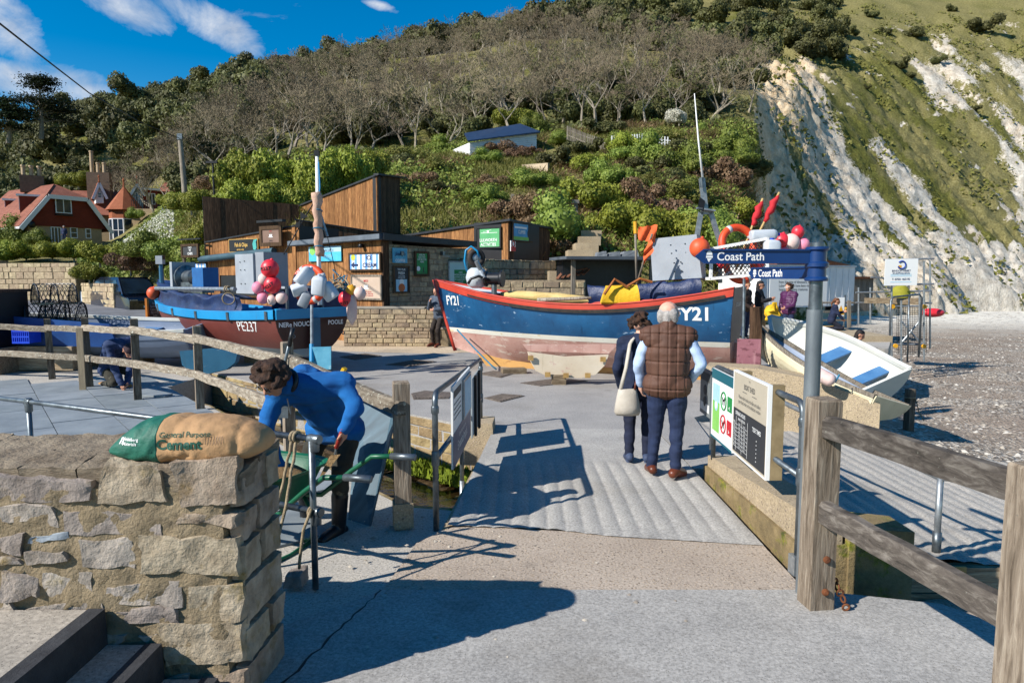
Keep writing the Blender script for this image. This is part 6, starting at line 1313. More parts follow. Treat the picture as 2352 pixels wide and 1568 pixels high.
for x,y,r,m_,lab in((1833,533,.115,m_bred,'topmost red buoy of the stern pile'),(1795,553,.14,m_bred,'red buoy half hidden at the back of the stern pile'),(1817,557,.16,m_bpale,'largest faded pink buoy of the stern pile'),(1845,562,.12,m_bpink,'small mottled pink buoy above the post top'),(1800,585,.15,m_bpink,'pink buoy just above the upper sign arm'),(1660,600,.13,m_bred,'red buoy inside the left end of the mesh basket'),(1740,600,.14,m_bred,'red buoy inside the right end of the mesh basket')):ball('round_buoy',lab,A(x,y,12.9),r,m_,group=GB)
m_jugw=P('milky_plastic','#aeb4bb','#c4c9cd',3,.35,.05,30,spec=.5);m_capb=P('cap_blue','#1a3fa8',None,rough=.4)
jug('plastic_can','white plastic can with blue cap lying on the stern pile',A(1755,540,12.6),(.2,.2,.5),0,m_jugw,(0,R(88)),m_capb);jug('plastic_can','upright white jerrycan with blue cap beside the basket',A(1773,572,12.2),(.28,.2,.34),.1,m_jugw,(0,0),m_capb)
rd=thing('boat_paddle','pole with a square pink rusty plate hanging from the stern','paddle',tuple(A(1715,848,11.5)));MB().tube([A(1709,640,11.7),A(1707,780,11.6)],.025,8).build('pole',m_galv,rd);slab([A(1694,778,11.55),A(1748,779,11.45),A(1746,848,11.45),A(1691,847,11.55)][::-1],.03,'plate',mat('plate_pink',_hullpaint('#7d4a52','#96636b','#5a2a33',.52,'#b98d8d',.55,.7)),rd)
dp=thing('dark_mooring_post','dark square timber post beside the dinghy bows','post',tuple(A(1735,840,11.9)));MB().bar(A(1733,860,12.0),A(1737,705,12.0),.17,.15,up=(0,1,0)).build('shaft',m_plankd,dp)
# the brown boat
b2=thing('brown_fishing_boat','brown fishing boat with bright blue gunwale showing its transom behind the fence','boat',(-6.8,16.3,0))
H2=Hull((-4.2,14.2,0),(-9.7,18.8,0),2.0,(1.33,1.25,1.46),.22,.35,.88,.5,pk=2.8)
wl=lambda q:.52;s2=lambda q:H2.zs(q)-.17
H2.band(lambda q:H2.zk(q)+.002,wl,'bottom',m_hgrey,b2,k=5);tp2=H2.band(wl,s2,'topside',m_hbrown,b2,k=6);H2.band(s2,H2.zs,'gunwale_strake',m_cyan,b2,k=2,off=.045)
for sd in(1,-1):MB().loft([[H2(i/30,H2.zs(i/30),sd,.05),H2(i/30,H2.zs(i/30)+.015,sd,.04),H2(i/30,H2.zs(i/30)+.015,sd,-.06),H2(i/30,H2.zs(i/30)-.3,sd,-.07)]for i in range(31)],closed=False).build('cap_rail',m_cyan,b2)
for sd in(1,-1):MB().loft([[H2(i/30,s2(i/30)-.0,sd,.05),H2(i/30,s2(i/30)-.03,sd,.0)]for i in range(31)],closed=False).build('under_strip',m_rubber,b2)
H2.transom(H2.zk(0),.52,'transom_bottom',m_hgrey,b2,x=-.004);t2=H2.transom(.52,1.15,'transom',m_transb,b2,x=-.008);H2.transom(1.15,1.35,'transom_top',m_cyan,b2,x=-.05);H2.deck(lambda q:.28,'deck',m_hgrey,b2)
TFc=Face(H2(0,.8,1).lerp(H2(0,.8,-1),.5),H2.y if H2.y.x>0 else-H2.y);nt=TFc.n
MB().fbox(TFc,-.09,.09,-.4,.35,.13,.16).build('rudder_plate',m_bilgeb,b2)
text('NERe NOUCH',TFc,-.46,.2,.135,m_white,b2,.145,.022,.92);text('POOLE',TFc,.48,.2,.13,m_white,b2,.145,.022,.92)
for u_,m_ in((-.52,m_galv),(.68,m_galv)):MB().torus(TFc(u_,-.0,.13),.03,.012,TFc.n,14,6).build('drain_ring',m_,b2)
lettering_on('PE237',tp2,580,748,14.2,-H2.x,.31,m_white,b2,.0,.95)
for q in(.03,.22,.42,.6,.78):MB().bar(H2(q,H2.zs(q)-.19,1 if H2.y.dot(V((0,-1,0)))>0 else-1,.055),H2(q,H2.zs(q)-.01,1 if H2.y.dot(V((0,-1,0)))>0 else-1,.055),.09,.02,up=H2.y).build('strap_plate',m_galv,b2)
bb=[A(x,y,13.6)for x,y in((412,806),(480,800),(545,812),(540,832),(520,848),(480,858),(440,855),(418,838))];nb=V((-.6,-.8,0))
MB().add([p for p in bb]+[p-nb*.08 for p in bb],[tuple(range(8))[::-1],tuple(range(8,16))]+[(i,(i+1)%8,8+(i+1)%8,8+i)for i in range(8)]).build('bilge_board',m_bilgeb,b2,fix=True)
MB().box((-5.2,15.2,.12),(2.6,.3,.24),-.7).build('chock',m_sleeper,b2);MB().box((-8,17.4,.12),(.4,1.6,.24),-.7).build('chock',m_sleeper,b2)
ns=1 if H2.y.dot(V((0,-1,0)))>0 else-1
rows=[]
for j in range(9):
 row=[]
 for i in range(40):
  q=.97-.80*i/39;top=H2.zs(q)+.36+.18*max(0,(q-.8)/.2)-.04*math.sin(i*.7);z=H2.zs(q)-.02+(top-H2.zs(q))*j/8;p=H2(q,H2.zs(q),ns,-.02-.05*math.sin(j/8*3));p=V((p.x,p.y,z));row.append(p+noise.noise_vector(p*3.5)*.06*(j>0))
 rows.append(row)
tpo=MB().loft(rows+[[p-H2.y*ns*.5-V((0,0,.05))for p in rows[-1]]],closed=False).build('spray_cover',m_tarp,None,True);tag(tpo,'dark blue canvas spray cover along the brown boat','cover')
o=MB().tube(seg(A(358,662,17.2),A(540,664,14.4),4),.045,10).build('long_pole',m_galv_lt,None,True,auto=40);tag(o,'long grey pole lashed along the top of the brown boat cover','pole')
rk=thing('pole_lashing','knotted rope with a hanging loop on the long grey pole','rope',tuple(A(525,662,14.4)));MB().torus(A(525,664,14.5),.06,.018,(1,-.4,0),14,6).torus(A(520,664,14.5),.06,.018,(1,-.4,0),14,6).build('knot',m_rope,rk,True);MB().torus(A(525,686,14.3),.12,.014,(.4,-1,0),18,6).build('loop',m_rope,rk,True)
cb2=thing('wheelhouse_box','tall grey wheelhouse box standing on the brown boat','wheelhouse',tuple(A(575,670,14.9)));Cf=Face(A(541,670,15.0),V((.77,-.64,0)));zt_=A(541,586,15).z-A(541,672,15).z
CF2,LC=facepx(541,15.2,582,14.7,630);zb_2,zt_2=A(560,674,15).z,A(541,584,15.1).z;MB().fbox(CF2,0,LC,zb_2,zt_2,-.5,0).build('box',m_plate,cb2)
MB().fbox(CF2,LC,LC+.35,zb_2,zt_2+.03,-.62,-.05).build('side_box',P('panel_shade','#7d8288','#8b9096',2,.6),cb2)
for u_,v_ in((.3,.8),(.55,.82),(.32,.6),(.55,.6),(.32,.25),(.55,.25)):MB().lathe([(.012,0),(.012,.02)],CF2(LC*u_,zb_2+(zt_2-zb_2)*v_,0),CF2.n,8).build('bolt',m_galv,cb2)
hl2=thing('line_hauler','grey and blue twin drum line hauler on the bow of the brown boat','hauler',tuple(A(450,660,16.6)));ax_=V((.8,-.6,0)).normalized();q=A(445,637,16.6)
MB().lathe([(.3,-.38),(.3,-.33),(.17,-.28),(.17,.0),(.2,.05),(.2,.12)],q,ax_,18).build('drum',m_galv,hl2,True,auto=40);q=A(472,638,16.2);MB().box(q,(.45,.4,.48),-.6).build('motor_box',P('motor_blue','#174f86','#1f5f98',4,.5),hl2);MB().lathe([(.2,-.3),(.22,-.1),(.2,.0)],q-ax_*.15,ax_,16).build('drum',m_blackp,hl2,True,auto=40);MB().box(A(420,630,16.9),(.1,.6,.6),-.6).build('drum_plate',m_plate,hl2);MB().box(A(450,660,16.5),(1.1,.3,.25),-.64).build('stand',m_galv,hl2)
bp_=thing('bow_post','blue bow post with a lamp at the stem of the brown boat','post',tuple(A(371,660,18.4)));MB().tube([A(373,665,18.4),A(369,605,18.4)],[.07,.05],8).build('post',m_bilgeb,bp_);MB().box(A(368,597,18.4),(.18,.16,.22)).build('lamp',m_plate,bp_);MB().box(A(372,591,18.4),(.12,.12,.12)).build('lamp_shade',m_black,bp_)
mt=thing('sail_mast','white mast with a furled pinkish sail on the brown boat','mast',tuple(A(732,690,14.6)));MB().tube([A(735,700,14.5),A(731,540,14.5),A(728,358,14.5)],[.05,.045,.035],10).build('spar',m_white,mt,True);ps=seg(A(734,588,14.4),A(727,442,14.4),14)
MB().tube([p+V((.015*math.sin(i*1.7),.01*math.cos(i),0))for i,p in enumerate(ps)],[.085+.008*math.sin(i*2.1)+(.015 if i>11 else 0)for i in range(15)],12,sx=1.2).build('furled_sail',P('sail_pink','#b08a74','#c4a28c',4,.9,.7,14,st=(1,1,.4),bd=.04),mt,True)
for i in(2,6,10):MB().torus(ps[i],.1,.012,(0,.2,1),14,5).build('lashing',m_ropeblue,mt,True)
MB().box(A(728,352,14.5),(.1,.1,.1)).build('mast_head',m_black,mt);MB().tube([A(727,355,14.5),A(712,356,14.5),A(712,344,14.5)],.01,5).build('wind_vane',m_black,mt);MB().tube([A(732,372,14.45),A(735,430,14.4),A(731,470,14.4)],.012,5).build('halyard',m_hose,mt)
sp=thing('rigging_strut','slim metal strut hanging from the furled sail','strut',tuple(A(752,545,14.5)));MB().tube([A(737,495,14.5),A(752,543,14.5)],.03,8).build('strut',m_galv_lt,sp);MB().tube([A(752,543,14.5),A(775,640,14.5)],.008,5).build('stay',m_black,sp)
bs=thing('black_pennant_stay','dark rigging line with two black triangular pennants on the brown boat','rigging',tuple(A(655,590,14.8)));MB().tube([A(640,605,14.9),A(700,500,14.8),A(730,450,14.6)],.012,6).build('line',m_black,bs)
for tri in(((690,486),(708,497),(690,505)),((673,520),(690,505),(688,523))):MB().add([A(x,y,14.75)for x,y in tri]+[A(x,y,14.78)for x,y in tri],[(0,1,2),(5,4,3),(0,3,4,1),(1,4,5,2),(2,5,3,0)]).build('pennant',m_black,bs)
lifebuoy('lifebuoy','big orange lifebuoy hung on the stern of the brown boat',A(711,653,13.7),(-.35,-1,.08),.405)
lbq=[o for o in bpy.data.objects if o.get('label','').startswith('big orange lifebuoy')][0]
LFc=Face(A(711,653,13.7),V((1,-.35,0)))
for k,chs in enumerate(('NER NOUCH',)):
 for i,c_ in enumerate(chs):
  a=math.pi*(1.22-.052*i*1.2);cx,cy=math.cos(a)*.33,math.sin(a)*.33;Fq=Face(LFc(cx,cy,0),(LFc.r*math.sin(a)-LFc.u*math.cos(a)),(LFc.r*math.cos(a)+LFc.u*math.sin(a)));
  if c_!=' ':text(c_,Fq,0,-.025,.07,m_white,lbq,.078,.03)
for k,(x,y,Y,dm,rz_,m_,tl,lab)in enumerate(((700,634,13.25,(.25,.2,.4),.6,m_jugw,(0,R(40)),'uppermost white container in the lifebuoy'),(733,655,13.0,(.26,.22,.38),-.1,m_jugw,(.2,.15),'largest square white container over the lifebuoy'),(688,664,13.2,(.22,.2,.3),.5,m_jugw,(R(30),R(70)),'ribbed white container at the left of the lifebuoy'),(700,688,13.2,(.2,.14,.3),.2,m_plate,(.2,R(25)),'grey container at the bottom of the lifebuoy'),(754,668,13.1,(.28,.2,.36),-.3,m_jugw,(.3,R(-30)),'translucent container hanging right of the lifebuoy'))):jug('float_container',lab,A(x,y,Y),dm,rz_,m_,tl)
GB2='buoys hung at the stern of the brown boat'
for x,y,r,m_,tx_,lab in((620,617,.175,m_bred,('PE237',.1,.1,0),'upper red buoy lettered PE237 left of the lifebuoy'),(626,654,.165,m_bred,('PE237',.6,.09,0),'lower red buoy with slanting PE237 letters'),(593,661,.12,m_bpink,None,'pink and white buoy at the left end of the cluster'),(606,641,.11,m_bpale,None,'whitish buoy behind the two red buoys'),(604,684,.115,m_bpink,None,'plain pink buoy at the lower left of the cluster'),(624,689,.095,m_bpale,('3',.2,.08,0),'small pale lettered buoy in the cluster bottom'),(647,684,.115,m_bpale,None,'pale grimy buoy at the right end of the cluster'),(795,686,.155,m_bred,('PE237',.15,.08,-.08),'red buoy hanging at the right corner of the transom'),(806,667,.11,m_byel,None,'only yellow buoy of the brown boat'),(826,674,.13,m_bpale,None,'dusty pink buoy behind the yellow buoy'),(352,673,.125,m_borange,None,'orange buoy hanging at the bow of the brown boat')):
 ball('round_buoy',lab,A(x,y,17.8 if x<400 else 13.5 if x<660 else 14.0),r*(1.25 if x<400 else 1),m_,group=GB2,txt=tx_)
fe=thing('fender','long pale fender hanging below the right red buoy','fender',tuple(A(807,730,14.0)));MB().lathe([(.02,-.36),(.05,-.3),(.1,-.22),(.11,0),(.1,.2),(.05,.28)],A(808,706,14.0),n=14).build('body',m_bpale,fe,True);MB().tube([A(806,680,14),A(800,650,14.1),A(792,640,14.2)],.015,6).build('lanyard',m_rope,fe,True)
nt_=thing('rope_tangle','tangle of pale and teal ropes above the right transom corner','rope',tuple(A(785,650,14.3)))
for k in range(6):
 r2_=random.Random(k);pts=[A(770+r2_.uniform(-15,40),640+r2_.uniform(-25,30),14.3+r2_.uniform(-.1,.1))for _ in range(5)];MB().tube([p for i in range(4)for p in seg(pts[i],pts[i+1],3)[:-1]],.013,5).build('strand',m_rope if k%2 else m_ropeblue,nt_,True)
gb=thing('gear_boxes','dark blue covered gear rack across the stern of the brown boat','rack',tuple(A(760,690,14.9)));GR=Face(A(655,690,14.6),H2.y if H2.y.x>0 else-H2.y);MB().fbox(GR,.1,1.75,-.2,.25,-.7,-.05).build('cover',m_tarp,gb);MB().fbox(GR,0,1.85,.25,.3,-.75,0).build('top_rail',m_plate,gb)
for u_ in(.02,.9,1.78):MB().fbox(GR,u_,u_+.05,-.35,.3,-.02,.03).build('upright',m_galv,gb)
sp_=thing('blue_bladed_pole','grey pole with a square light blue blade standing by the brown boat','paddle',tuple(A(735,845,12.9)));MB().tube([A(716,700,13.1),A(716,790,13.0)],.028,8).build('pole',m_galv_lt,sp_);MB().tube([A(716,790,13.0),A(716,830,12.9)],.045,8).build('socket',m_hose,sp_);slab([A(712,797,12.95),A(760,796,12.85),A(760,848,12.85),A(712,846,12.95)][::-1],.03,'blade',P('blade_blue','#3a7f9a','#5a9bb0',4,.7,.3,20,dirt='#8fb0b5',dsc=7,damt=.6),sp_)
# clinker dinghies on the right and the skiff on the left
m_dwhite=mat('dinghy_white',_hullpaint('#b9bab2','#d3d2c8','#a89f86',.64,'#8d8468',.62,.6));m_dblue=P('thwart_blue','#33618f','#4a7aa5',3,.5,.1,20,dirt='#6f9cc9',dsc=4,damt=.6);m_dgrey=mat('dinghy_grey_and_shade',_hullpaint('#66748a','#7a889c','#a2a9b2',.64));m_dcream=mat('dinghy_cream',_hullpaint('#c2b795','#d6cdb0','#a5916a',.6,'#8a7750',.6,.65))
def dinghy(name,label,E1,E2,up,B,m_out,m_in,m_gun,m_seat,nst=6,D=.55,seats=(.22,.6),tw=.85):
 th=thing(name,label,'dinghy',tuple(V(E1)),'rowing dinghies on the slipway');Hh=Hull(V(E1)-V(up).normalized()*D,V(E2)-V(up).normalized()*(D+.08),B,(D,D-.06,D+.1),.03,.3,tw,.55,up,tr=.05,pk=2.4)
 for k in range(nst):
  za=lambda q,k=k:Hh.zk(q)+(Hh.zs(q)-Hh.zk(q))*(k/nst)**1.3;zb=lambda q,k=k:Hh.zk(q)+(Hh.zs(q)-Hh.zk(q))*min(1,((k+1.12)/nst)**1.3)
  Hh.band(za,zb,'strake',m_out,th,22,2,off=.016,offb=.0)
 for sd in(1,-1):MB().loft([[Hh(i/22,Hh.zs(i/22)-(Hh.zs(i/22)-Hh.zk(i/22))*(1-j/6),sd,-.025)+Hh.z*(.03 if j==0 else 0)for j in range(7)]for i in range(23)],closed=False).build('inner_lining',m_in,th,True)
 for sd in(1,-1):MB().loft([[Hh(i/22,Hh.zs(i/22)+a,sd,b)for a,b in((-.05,.03),(.015,.03),(.015,-.045),(-.05,-.045))]for i in range(23)]).build('gunwale',m_gun,th)
 Hh.transom(.03,Hh.zs(0),'transom',m_out,th,x=-.02)
 for s_ in seats:MB().hexa([Hh(a,Hh.zs(a)-.2-c,sd,-.03)for c in(.03,0)for a,sd in((s_,1),(s_,-1),(s_+.1,-1),(s_+.1,1))]).build('thwart',m_seat,th)
 return th,Hh
up1=V((-.28,-.42,1)).normalized()
d1,HD1=dinghy('white_dinghy','white clinker dinghy with blue seat boards sloping down to the beach',A(2022,872,10.9),A(1768,728,13.4),up1,1.3,m_dwhite,m_dwhite,m_dwhite,m_dblue,seats=(.14,.5),D=.6)
d2,HD2=dinghy('cream_dinghy','cream clinker dinghy with a weathered grey gunwale beneath the white one',A(2012,908,10.3),A(1714,740,12.7),V((.15,.25,1)).normalized(),1.15,m_dcream,m_dgrey,m_grey_wood,m_dgrey,seats=(.3,.6),D=.5)
fd=thing('boat_fender','white sausage fender hanging on the cream dinghy','fender',tuple(A(1893,862,9.9)));a,b=A(1862,850,10.1),A(1918,878,9.9);MB().tube([a,a.lerp(b,.08),a.lerp(b,.2),a.lerp(b,.8),a.lerp(b,.92),b],[.02,.08,.1,.1,.08,.02],14).build('body',m_bpale,fd,True);MB().tube([b,b+V((.06,0,.12))],.012,6).build('lanyard',m_ropeblue,fd)
d3,HD3=dinghy('blue_skiff','blue and white skiff lying in shade behind the left fence',V((-7.0,15.2,.95)),V((-11.6,15.6,1.15)),V((0,-.12,1)),1.6,m_dgrey,m_dgrey,m_dwhite,m_dblue,nst=5,D=.85,seats=(.3,));d3['group']='small boats behind the fence'  # white hull given grey-blue, shade put into its colour
q_=[(-10.9,14.45),(-8.3,14.42)];
MB().hexa([(-11.2,14.62,.55),(-8.4,14.45,.5),(-8.4,14.5,.5),(-11.2,14.66,.55),(-11.3,14.58,1.2),(-8.5,14.36,1.0),(-8.5,14.44,1.0),(-11.3,14.62,1.2)]).build('blue_board',P('skiff_blue','#123a72','#1c4a86',3,.5,.1),d3);MB().box((-9.5,15.4,.15),(2.5,.5,.3)).build('cradle',m_sleeper,d3)
sw=thing('slipway_wall','sloping tan concrete block wall under the dinghies','wall',(4.5,10.2,0));pts=[A(x,y,Y)for x,y,Y in((1622,840,11.2),(1740,846,10.8),(1850,868,10.4),(2022,928,9.8))]
for p,q in zip(pts,pts[1:]):MB().hexa([(p.x,p.y,-1.2),(q.x,q.y,-1.2),(q.x+.2,q.y+.5,-1.2),(p.x+.2,p.y+.5,-1.2),(p.x,p.y,p.z),(q.x,q.y,q.z),(q.x+.2,q.y+.5,q.z),(p.x+.2,p.y+.5,p.z)]).build('block',m_wallc,sw)
# vehicles, pots, barrow, tools
def car(name,label,o,fwd,L,W,prof,cab,m_body,cat='car',wheels=(.19,.8),wr=.32):
 """side profile (x 0 rear .. 1 front, z m) of the lower body and of the cabin"""
 th=thing(name,label,cat,tuple(o));X=V(fwd).normalized();Yv=V((-X.y,X.x,0));Pt=lambda x,y,z:V(o)+X*(x*L)+Yv*y+V((0,0,z))
 def shell(pr,w0,w1,nm,m_,zmid):
  n=len(pr);zs_=[p[1]for p in pr];z0,z1=min(zs_),max(zs_);rings=[]
  for y,k in((-1,.93),(-.96,1),(.96,1),(1,.93)):
   cx=sum(p[0]for p in pr)/n;cz=sum(p[1]for p in pr)/n;rings.append([Pt(cx+(x-cx)*k,y*(w0+(w1-w0)*((z-z0)/(z1-z0)))/2,cz+(z-cz)*k)for x,z in pr])
  return MB().loft(rings).build(nm,m_,th,True,fix=True,auto=28)
 bd=shell(prof,W,W*.98,'body',m_body,0);cb3=shell(cab,W*.96,W*.78,'cabin',m_body,0)
 z0,z1=min(p[1]for p in cab),max(p[1]for p in cab);xb=[p[0]for p in cab if p[1]==z0];xt=[p[0]for p in cab if p[1]==z1]
 def on(x,z,y):f=(z-z0)/(z1-z0);return Pt(x,y*(W*.96+(W*.78-W*.96)*f)/2,z)
 za,zb=z0+(z1-z0)*.12,z0+(z1-z0)*.84;lx_=lambda f,e:(min(xb)+(min(xt)-min(xb))*f)if e==0 else(max(xb)+(max(xt)-max(xb))*f)
 for sd in(-1,1):
  for a,b in((.06,.46),(.5,.92)):
   p=[]
   for z in(za,zb):f=(z-z0)/(z1-z0);l,r=lx_(f,0),lx_(f,1);p+=[(l+(r-l)*a,z),(l+(r-l)*b,z)]
   MB().add([on(x,z,sd*1.012)for x,z in(p[0],p[1],p[3],p[2])],[(0,1,2,3)]).build('side_window',m_glass,th)
  MB().box(Pt(max(xb)-.02,sd*(W/2+.1),z0+.12),(.2,.12,.16)).build('mirror',m_blackp,th)
 for e,nm in((1,'windscreen'),(0,'rear_window')):
  f0,f1_=.1,.9;s_=.012 if e else-.012;MB().add([on(lx_(f,e)+s_,z0+(z1-z0)*f,y*.9)for f,y in((f0,-1),(f0,1),(f1_,1),(f1_,-1))],[(0,1,2,3)]).build(nm,m_glass,th)
 for x in wheels:
  for sd in(-1,1):
   c=Pt(x,sd*(W/2-.1),wr);wl_=MB().torus(c,wr*.74,wr*.26,Yv,22,8).build('wheel',m_rubber,th,True);MB().lathe([(wr*.6,-.06),(wr*.6,.06),(.04,.08)],c,Yv*sd,14).build('rim',m_galv_lt,wl_)
 xf=max(p[0]for p in prof)
 for sd in(-1,1):MB().box(Pt(xf-.012,sd*W*.36,.78 if z1>1.7 else .66),(.1,.34,.16),math.atan2(X.y,X.x)).build('headlight',m_galv_lt,th)
 MB().box(Pt(xf+.002,0,.5),(.04,.5,.11),math.atan2(X.y,X.x)).build('number_plate',m_signw,th);MB().box(Pt(xf,0,.72),(.05,W*.5,.12),math.atan2(X.y,X.x)).build('grille',m_blackp,th)
 return th
m_navyp=P('van_paint','#0d1322','#121a2c',2,.25,spec=.6,coat=.6);m_whitep=P('car_white','#b9c2cc','#c9d0d6',2,.25,spec=.6,coat=.5)
vanp=[(0,.35),(.02,.9),(.0,1.08),(.78,1.08),(.97,.95),(1.0,.8),(1.0,.35),(.9,.28),(.08,.28)];vanc=[(.01,1.05),(.83,1.05),(.68,1.92),(.6,1.98),(.04,1.98),(.02,1.85)]
vanc=[(.01,1.05),(.84,1.05),(.66,1.97),(.03,1.97)]
f_=V((.78,-.62,0));vo=G(330,728);car('parked_van','dark navy van parked behind the brown boat',(vo.x-3.7,vo.y+3.4,0),f_,4.8,1.9,vanp,vanc,m_navyp,'van')
carp=[(0,.4),(.0,.75),(.03,.92),(.3,.95),(.7,.95),(.95,.78),(1.,.6),(1.,.32),(.9,.24),(.08,.24)];carc=[(.1,.92),(.76,.92),(.55,1.45),(.28,1.45)]
co_=A(228,700,40);car('parked_car','pale silver car half hidden beside the navy van',(co_.x-2.4,co_.y+1.2,.35),V((.8,-.6,0)),4.2,1.75,carp,carc,m_whitep)
car('parked_car','dark blue car behind the lean-to side of the blue boat',(4.9,18.4,0),V((-1,.05,0)),4.4,1.8,[(x,z*1.12)for x,z in carp],[(.1,1.03),(.80,1.03),(.52,1.68),(.2,1.68)],P('car_navy','#141c2c','#1b2438',2,.25,spec=.6,coat=.6))
# lobster pots
def lobster_pot(label,loc,rz_,tilt=0.):
 th=thing('lobster_pot',label,'lobster pot',(0,0,0),'lobster pots stacked behind the left fence');L_,R_=.75,.27
 MB().box((0,0,.02),(L_,R_*2,.04)).build('base',m_sleeper,th)
 for x in(-L_/2,0,L_/2):MB().tube([(x,math.cos(a)*R_,.04+math.sin(a)*.42)for a in[math.pi*k/10 for k in range(11)]],.018,7).build('hoop',m_blackp,th,True)
 nm=MB()
 for k in range(-6,16):
  for s_ in(1,-1):
   pts=[(-L_/2+L_*(k+s_*6*j/12)/9,math.cos(math.pi*j/12)*R_*1.01,.04+math.sin(math.pi*j/12)*.425)for j in range(13)];pts=[p for p in pts if abs(p[0])<=L_/2+.01]
   if len(pts)>1:nm.tube(pts,.006,3)
 for x in(-L_/2,L_/2):
  for k in range(-5,6):nm.tube([(x,k*.05,.04),(x,k*.05,.04+.42*math.sqrt(max(0,1-(k*.05/R_)**2)))],.006,3);nm.tube([(x,-R_*math.sqrt(max(0,1-(abs(k)*.08/.42)**2)),.04+abs(k)*.08),(x,R_*math.sqrt(max(0,1-(abs(k)*.08/.42)**2)),.04+abs(k)*.08)],.006,3)
 no=nm.build('netting',m_blackp,th);no['kind']='stuff';th.location=loc;th.rotation_euler=(0,tilt,rz_);return th
pc0=A(100,790,14.9);pz=pc0.z
sh=MB().box((pc0.x-.9,pc0.y+.2,pz/2-.0),(3.6,1.3,max(.1,pz-.02))).build('pot_pallet',m_sleeper);tag(sh,'low timber staging under the stacked lobster pots','staging')
for k,(x,y,rz_,tl,lab)in enumerate(((88,790,.3,0,'lobster pot at the bottom left of the stack'),(125,788,1.2,0,'lobster pot at the bottom right of the stack'),(92,745,.6,0,'lobster pot in the middle of the stack'),(125,740,.1,.1,'lobster pot leaning at the right middle of the stack'),(98,700,.9,0,'topmost lobster pot of the stack'),(40,790,.1,0,'lobster pot left of the blue crate'))):
 p=A(x,y,15.0);lobster_pot(lab,(p.x,p.y+.1*k,p.z),rz_,tl)
cr=thing('blue_crate','bright blue slotted plastic crate beside the lobster pots','crate',tuple(A(62,787,14.2)));m_crate=P('crate_blue','#1238b8','#1a48cc',3,.4);q=A(62,787,14.2)
for y in(-.17,.17):
 MB().box(q+V((0,y,.02)),(.36,.02,.04)).build('rim',m_crate,cr);MB().box(q+V((0,y,.26)),(.36,.02,.04)).build('rim',m_crate,cr);MB().box(q+V((0,y,.14)),(.36,.02,.03)).build('rim',m_crate,cr)
 for k in range(9):MB().box(q+V((-.17+.0425*k,y,.14)),(.016,.018,.24)).build('slat',m_crate,cr)
for x in(-.17,.17):MB().box(q+V((x,0,.14)),(.02,.34,.27)).build('end_panel',m_crate,cr)
MB().box(q+V((0,0,.015)),(.34,.34,.02)).build('bottom',m_crate,cr)
bn=thing('black_locker','tall black gear locker at the left edge behind the fence','locker',tuple(A(20,800,14.0)));q=A(-35,800,14.0);zt_=A(18,672,14).z
MB().box((q.x-.3,q.y+.5,(q.z+zt_)/2),(1.1,1.,zt_-q.z)).build('body',m_black,bn);MB().box((q.x-.3,q.y+.5,zt_+.03),(1.2,1.1,.06)).build('lid',mat('lid_brown',_wood('#3a2a22','#5f4638','#7d6150')),bn);MB().box((q.x-.3,q.y+.5,q.z-.3),(1.3,1.2,.6)).build('base',m_sleeper,bn)
MB().bar((q.x+.05,q.y-.02,zt_-.2),(q.x+.2,q.y-.02,zt_-.2),.04).build('handle',m_galv,bn)
ab=thing('chalk_board','chalk written menu board with an orange frame left of the brown boat','menu board',tuple(A(355,745,18.6)));AF,La=facepx(341,18.4,372,18.9,740);z0,z1=A(355,745,18.5).z,A(355,687,18.5).z;z0=max(z0,0.02)
MB().fbox(AF,0,La,z0+.1,z1,-.03,0).build('panel',m_char,ab);
for u_ in(-.05,La-.02):MB().fbox(AF,u_,u_+.07,0,z1+.03,-.04,.02).build('frame',mat('frame_orange',_wood('#6a3d18','#965a24','#b87a3a')),ab)
text('Snacks\nSandwiches\nCappuccino\nFlat White\nLatte\nHot Chocolate',AF,La*.5,z1-.14,.09,m_refl,ab,.006,.0,.8)
# wheelbarrow
wbw=thing('wheelbarrow','green wheelbarrow full of sand mortar behind the tube railing','wheelbarrow',(-1.6,4.9,0));m_wg=P('barrow_green','#0e4a31','#145c3e',4,.4,.1,30,dirt='#5d5a48',dsc=8,damt=.63);wc_=V((-1.79,4.86,.48));wx=V((.93,-.37,0)).normalized();wy=V((.37,.93,0)).normalized()
def wp(a,b,c):return wc_+wx*a+wy*b+V((0,0,c))
def tray(s0,s1,z,k=18):
 out_=[]
 for i in range(k):
  a=2*math.pi*i/k;ca,sa=math.cos(a),math.sin(a);out_.append(wp(math.copysign(abs(ca)**.5,ca)*s0-.06,math.copysign(abs(sa)**.5,sa)*s1,z))
 return out_
MB().loft([tray(.26,.2,-.12),tray(.36,.26,.0),tray(.44,.31,.16),tray(.47,.335,.17),tray(.47,.335,.15),tray(.42,.3,.145),tray(.33,.24,-.02),tray(.2,.16,-.08)]).build('tray',m_wg,wbw,True,auto=45)
sa_m=MB();rings=[]
for j,r in enumerate((1.,.8,.55,.3,.05)):rings.append([wp(math.cos(a)*.4*r-.06,math.sin(a)*.28*r,.08+.1*(1-r**2)+.02*noise.noise(V((a*2,r*6,1))))for a in[2*math.pi*i/20 for i in range(20)]])
sa_m.loft(rings).build('sand',P('wet_sand','#7a5f3c','#9a7d55',12,.95,1.,50,bd=.03),wbw,True)
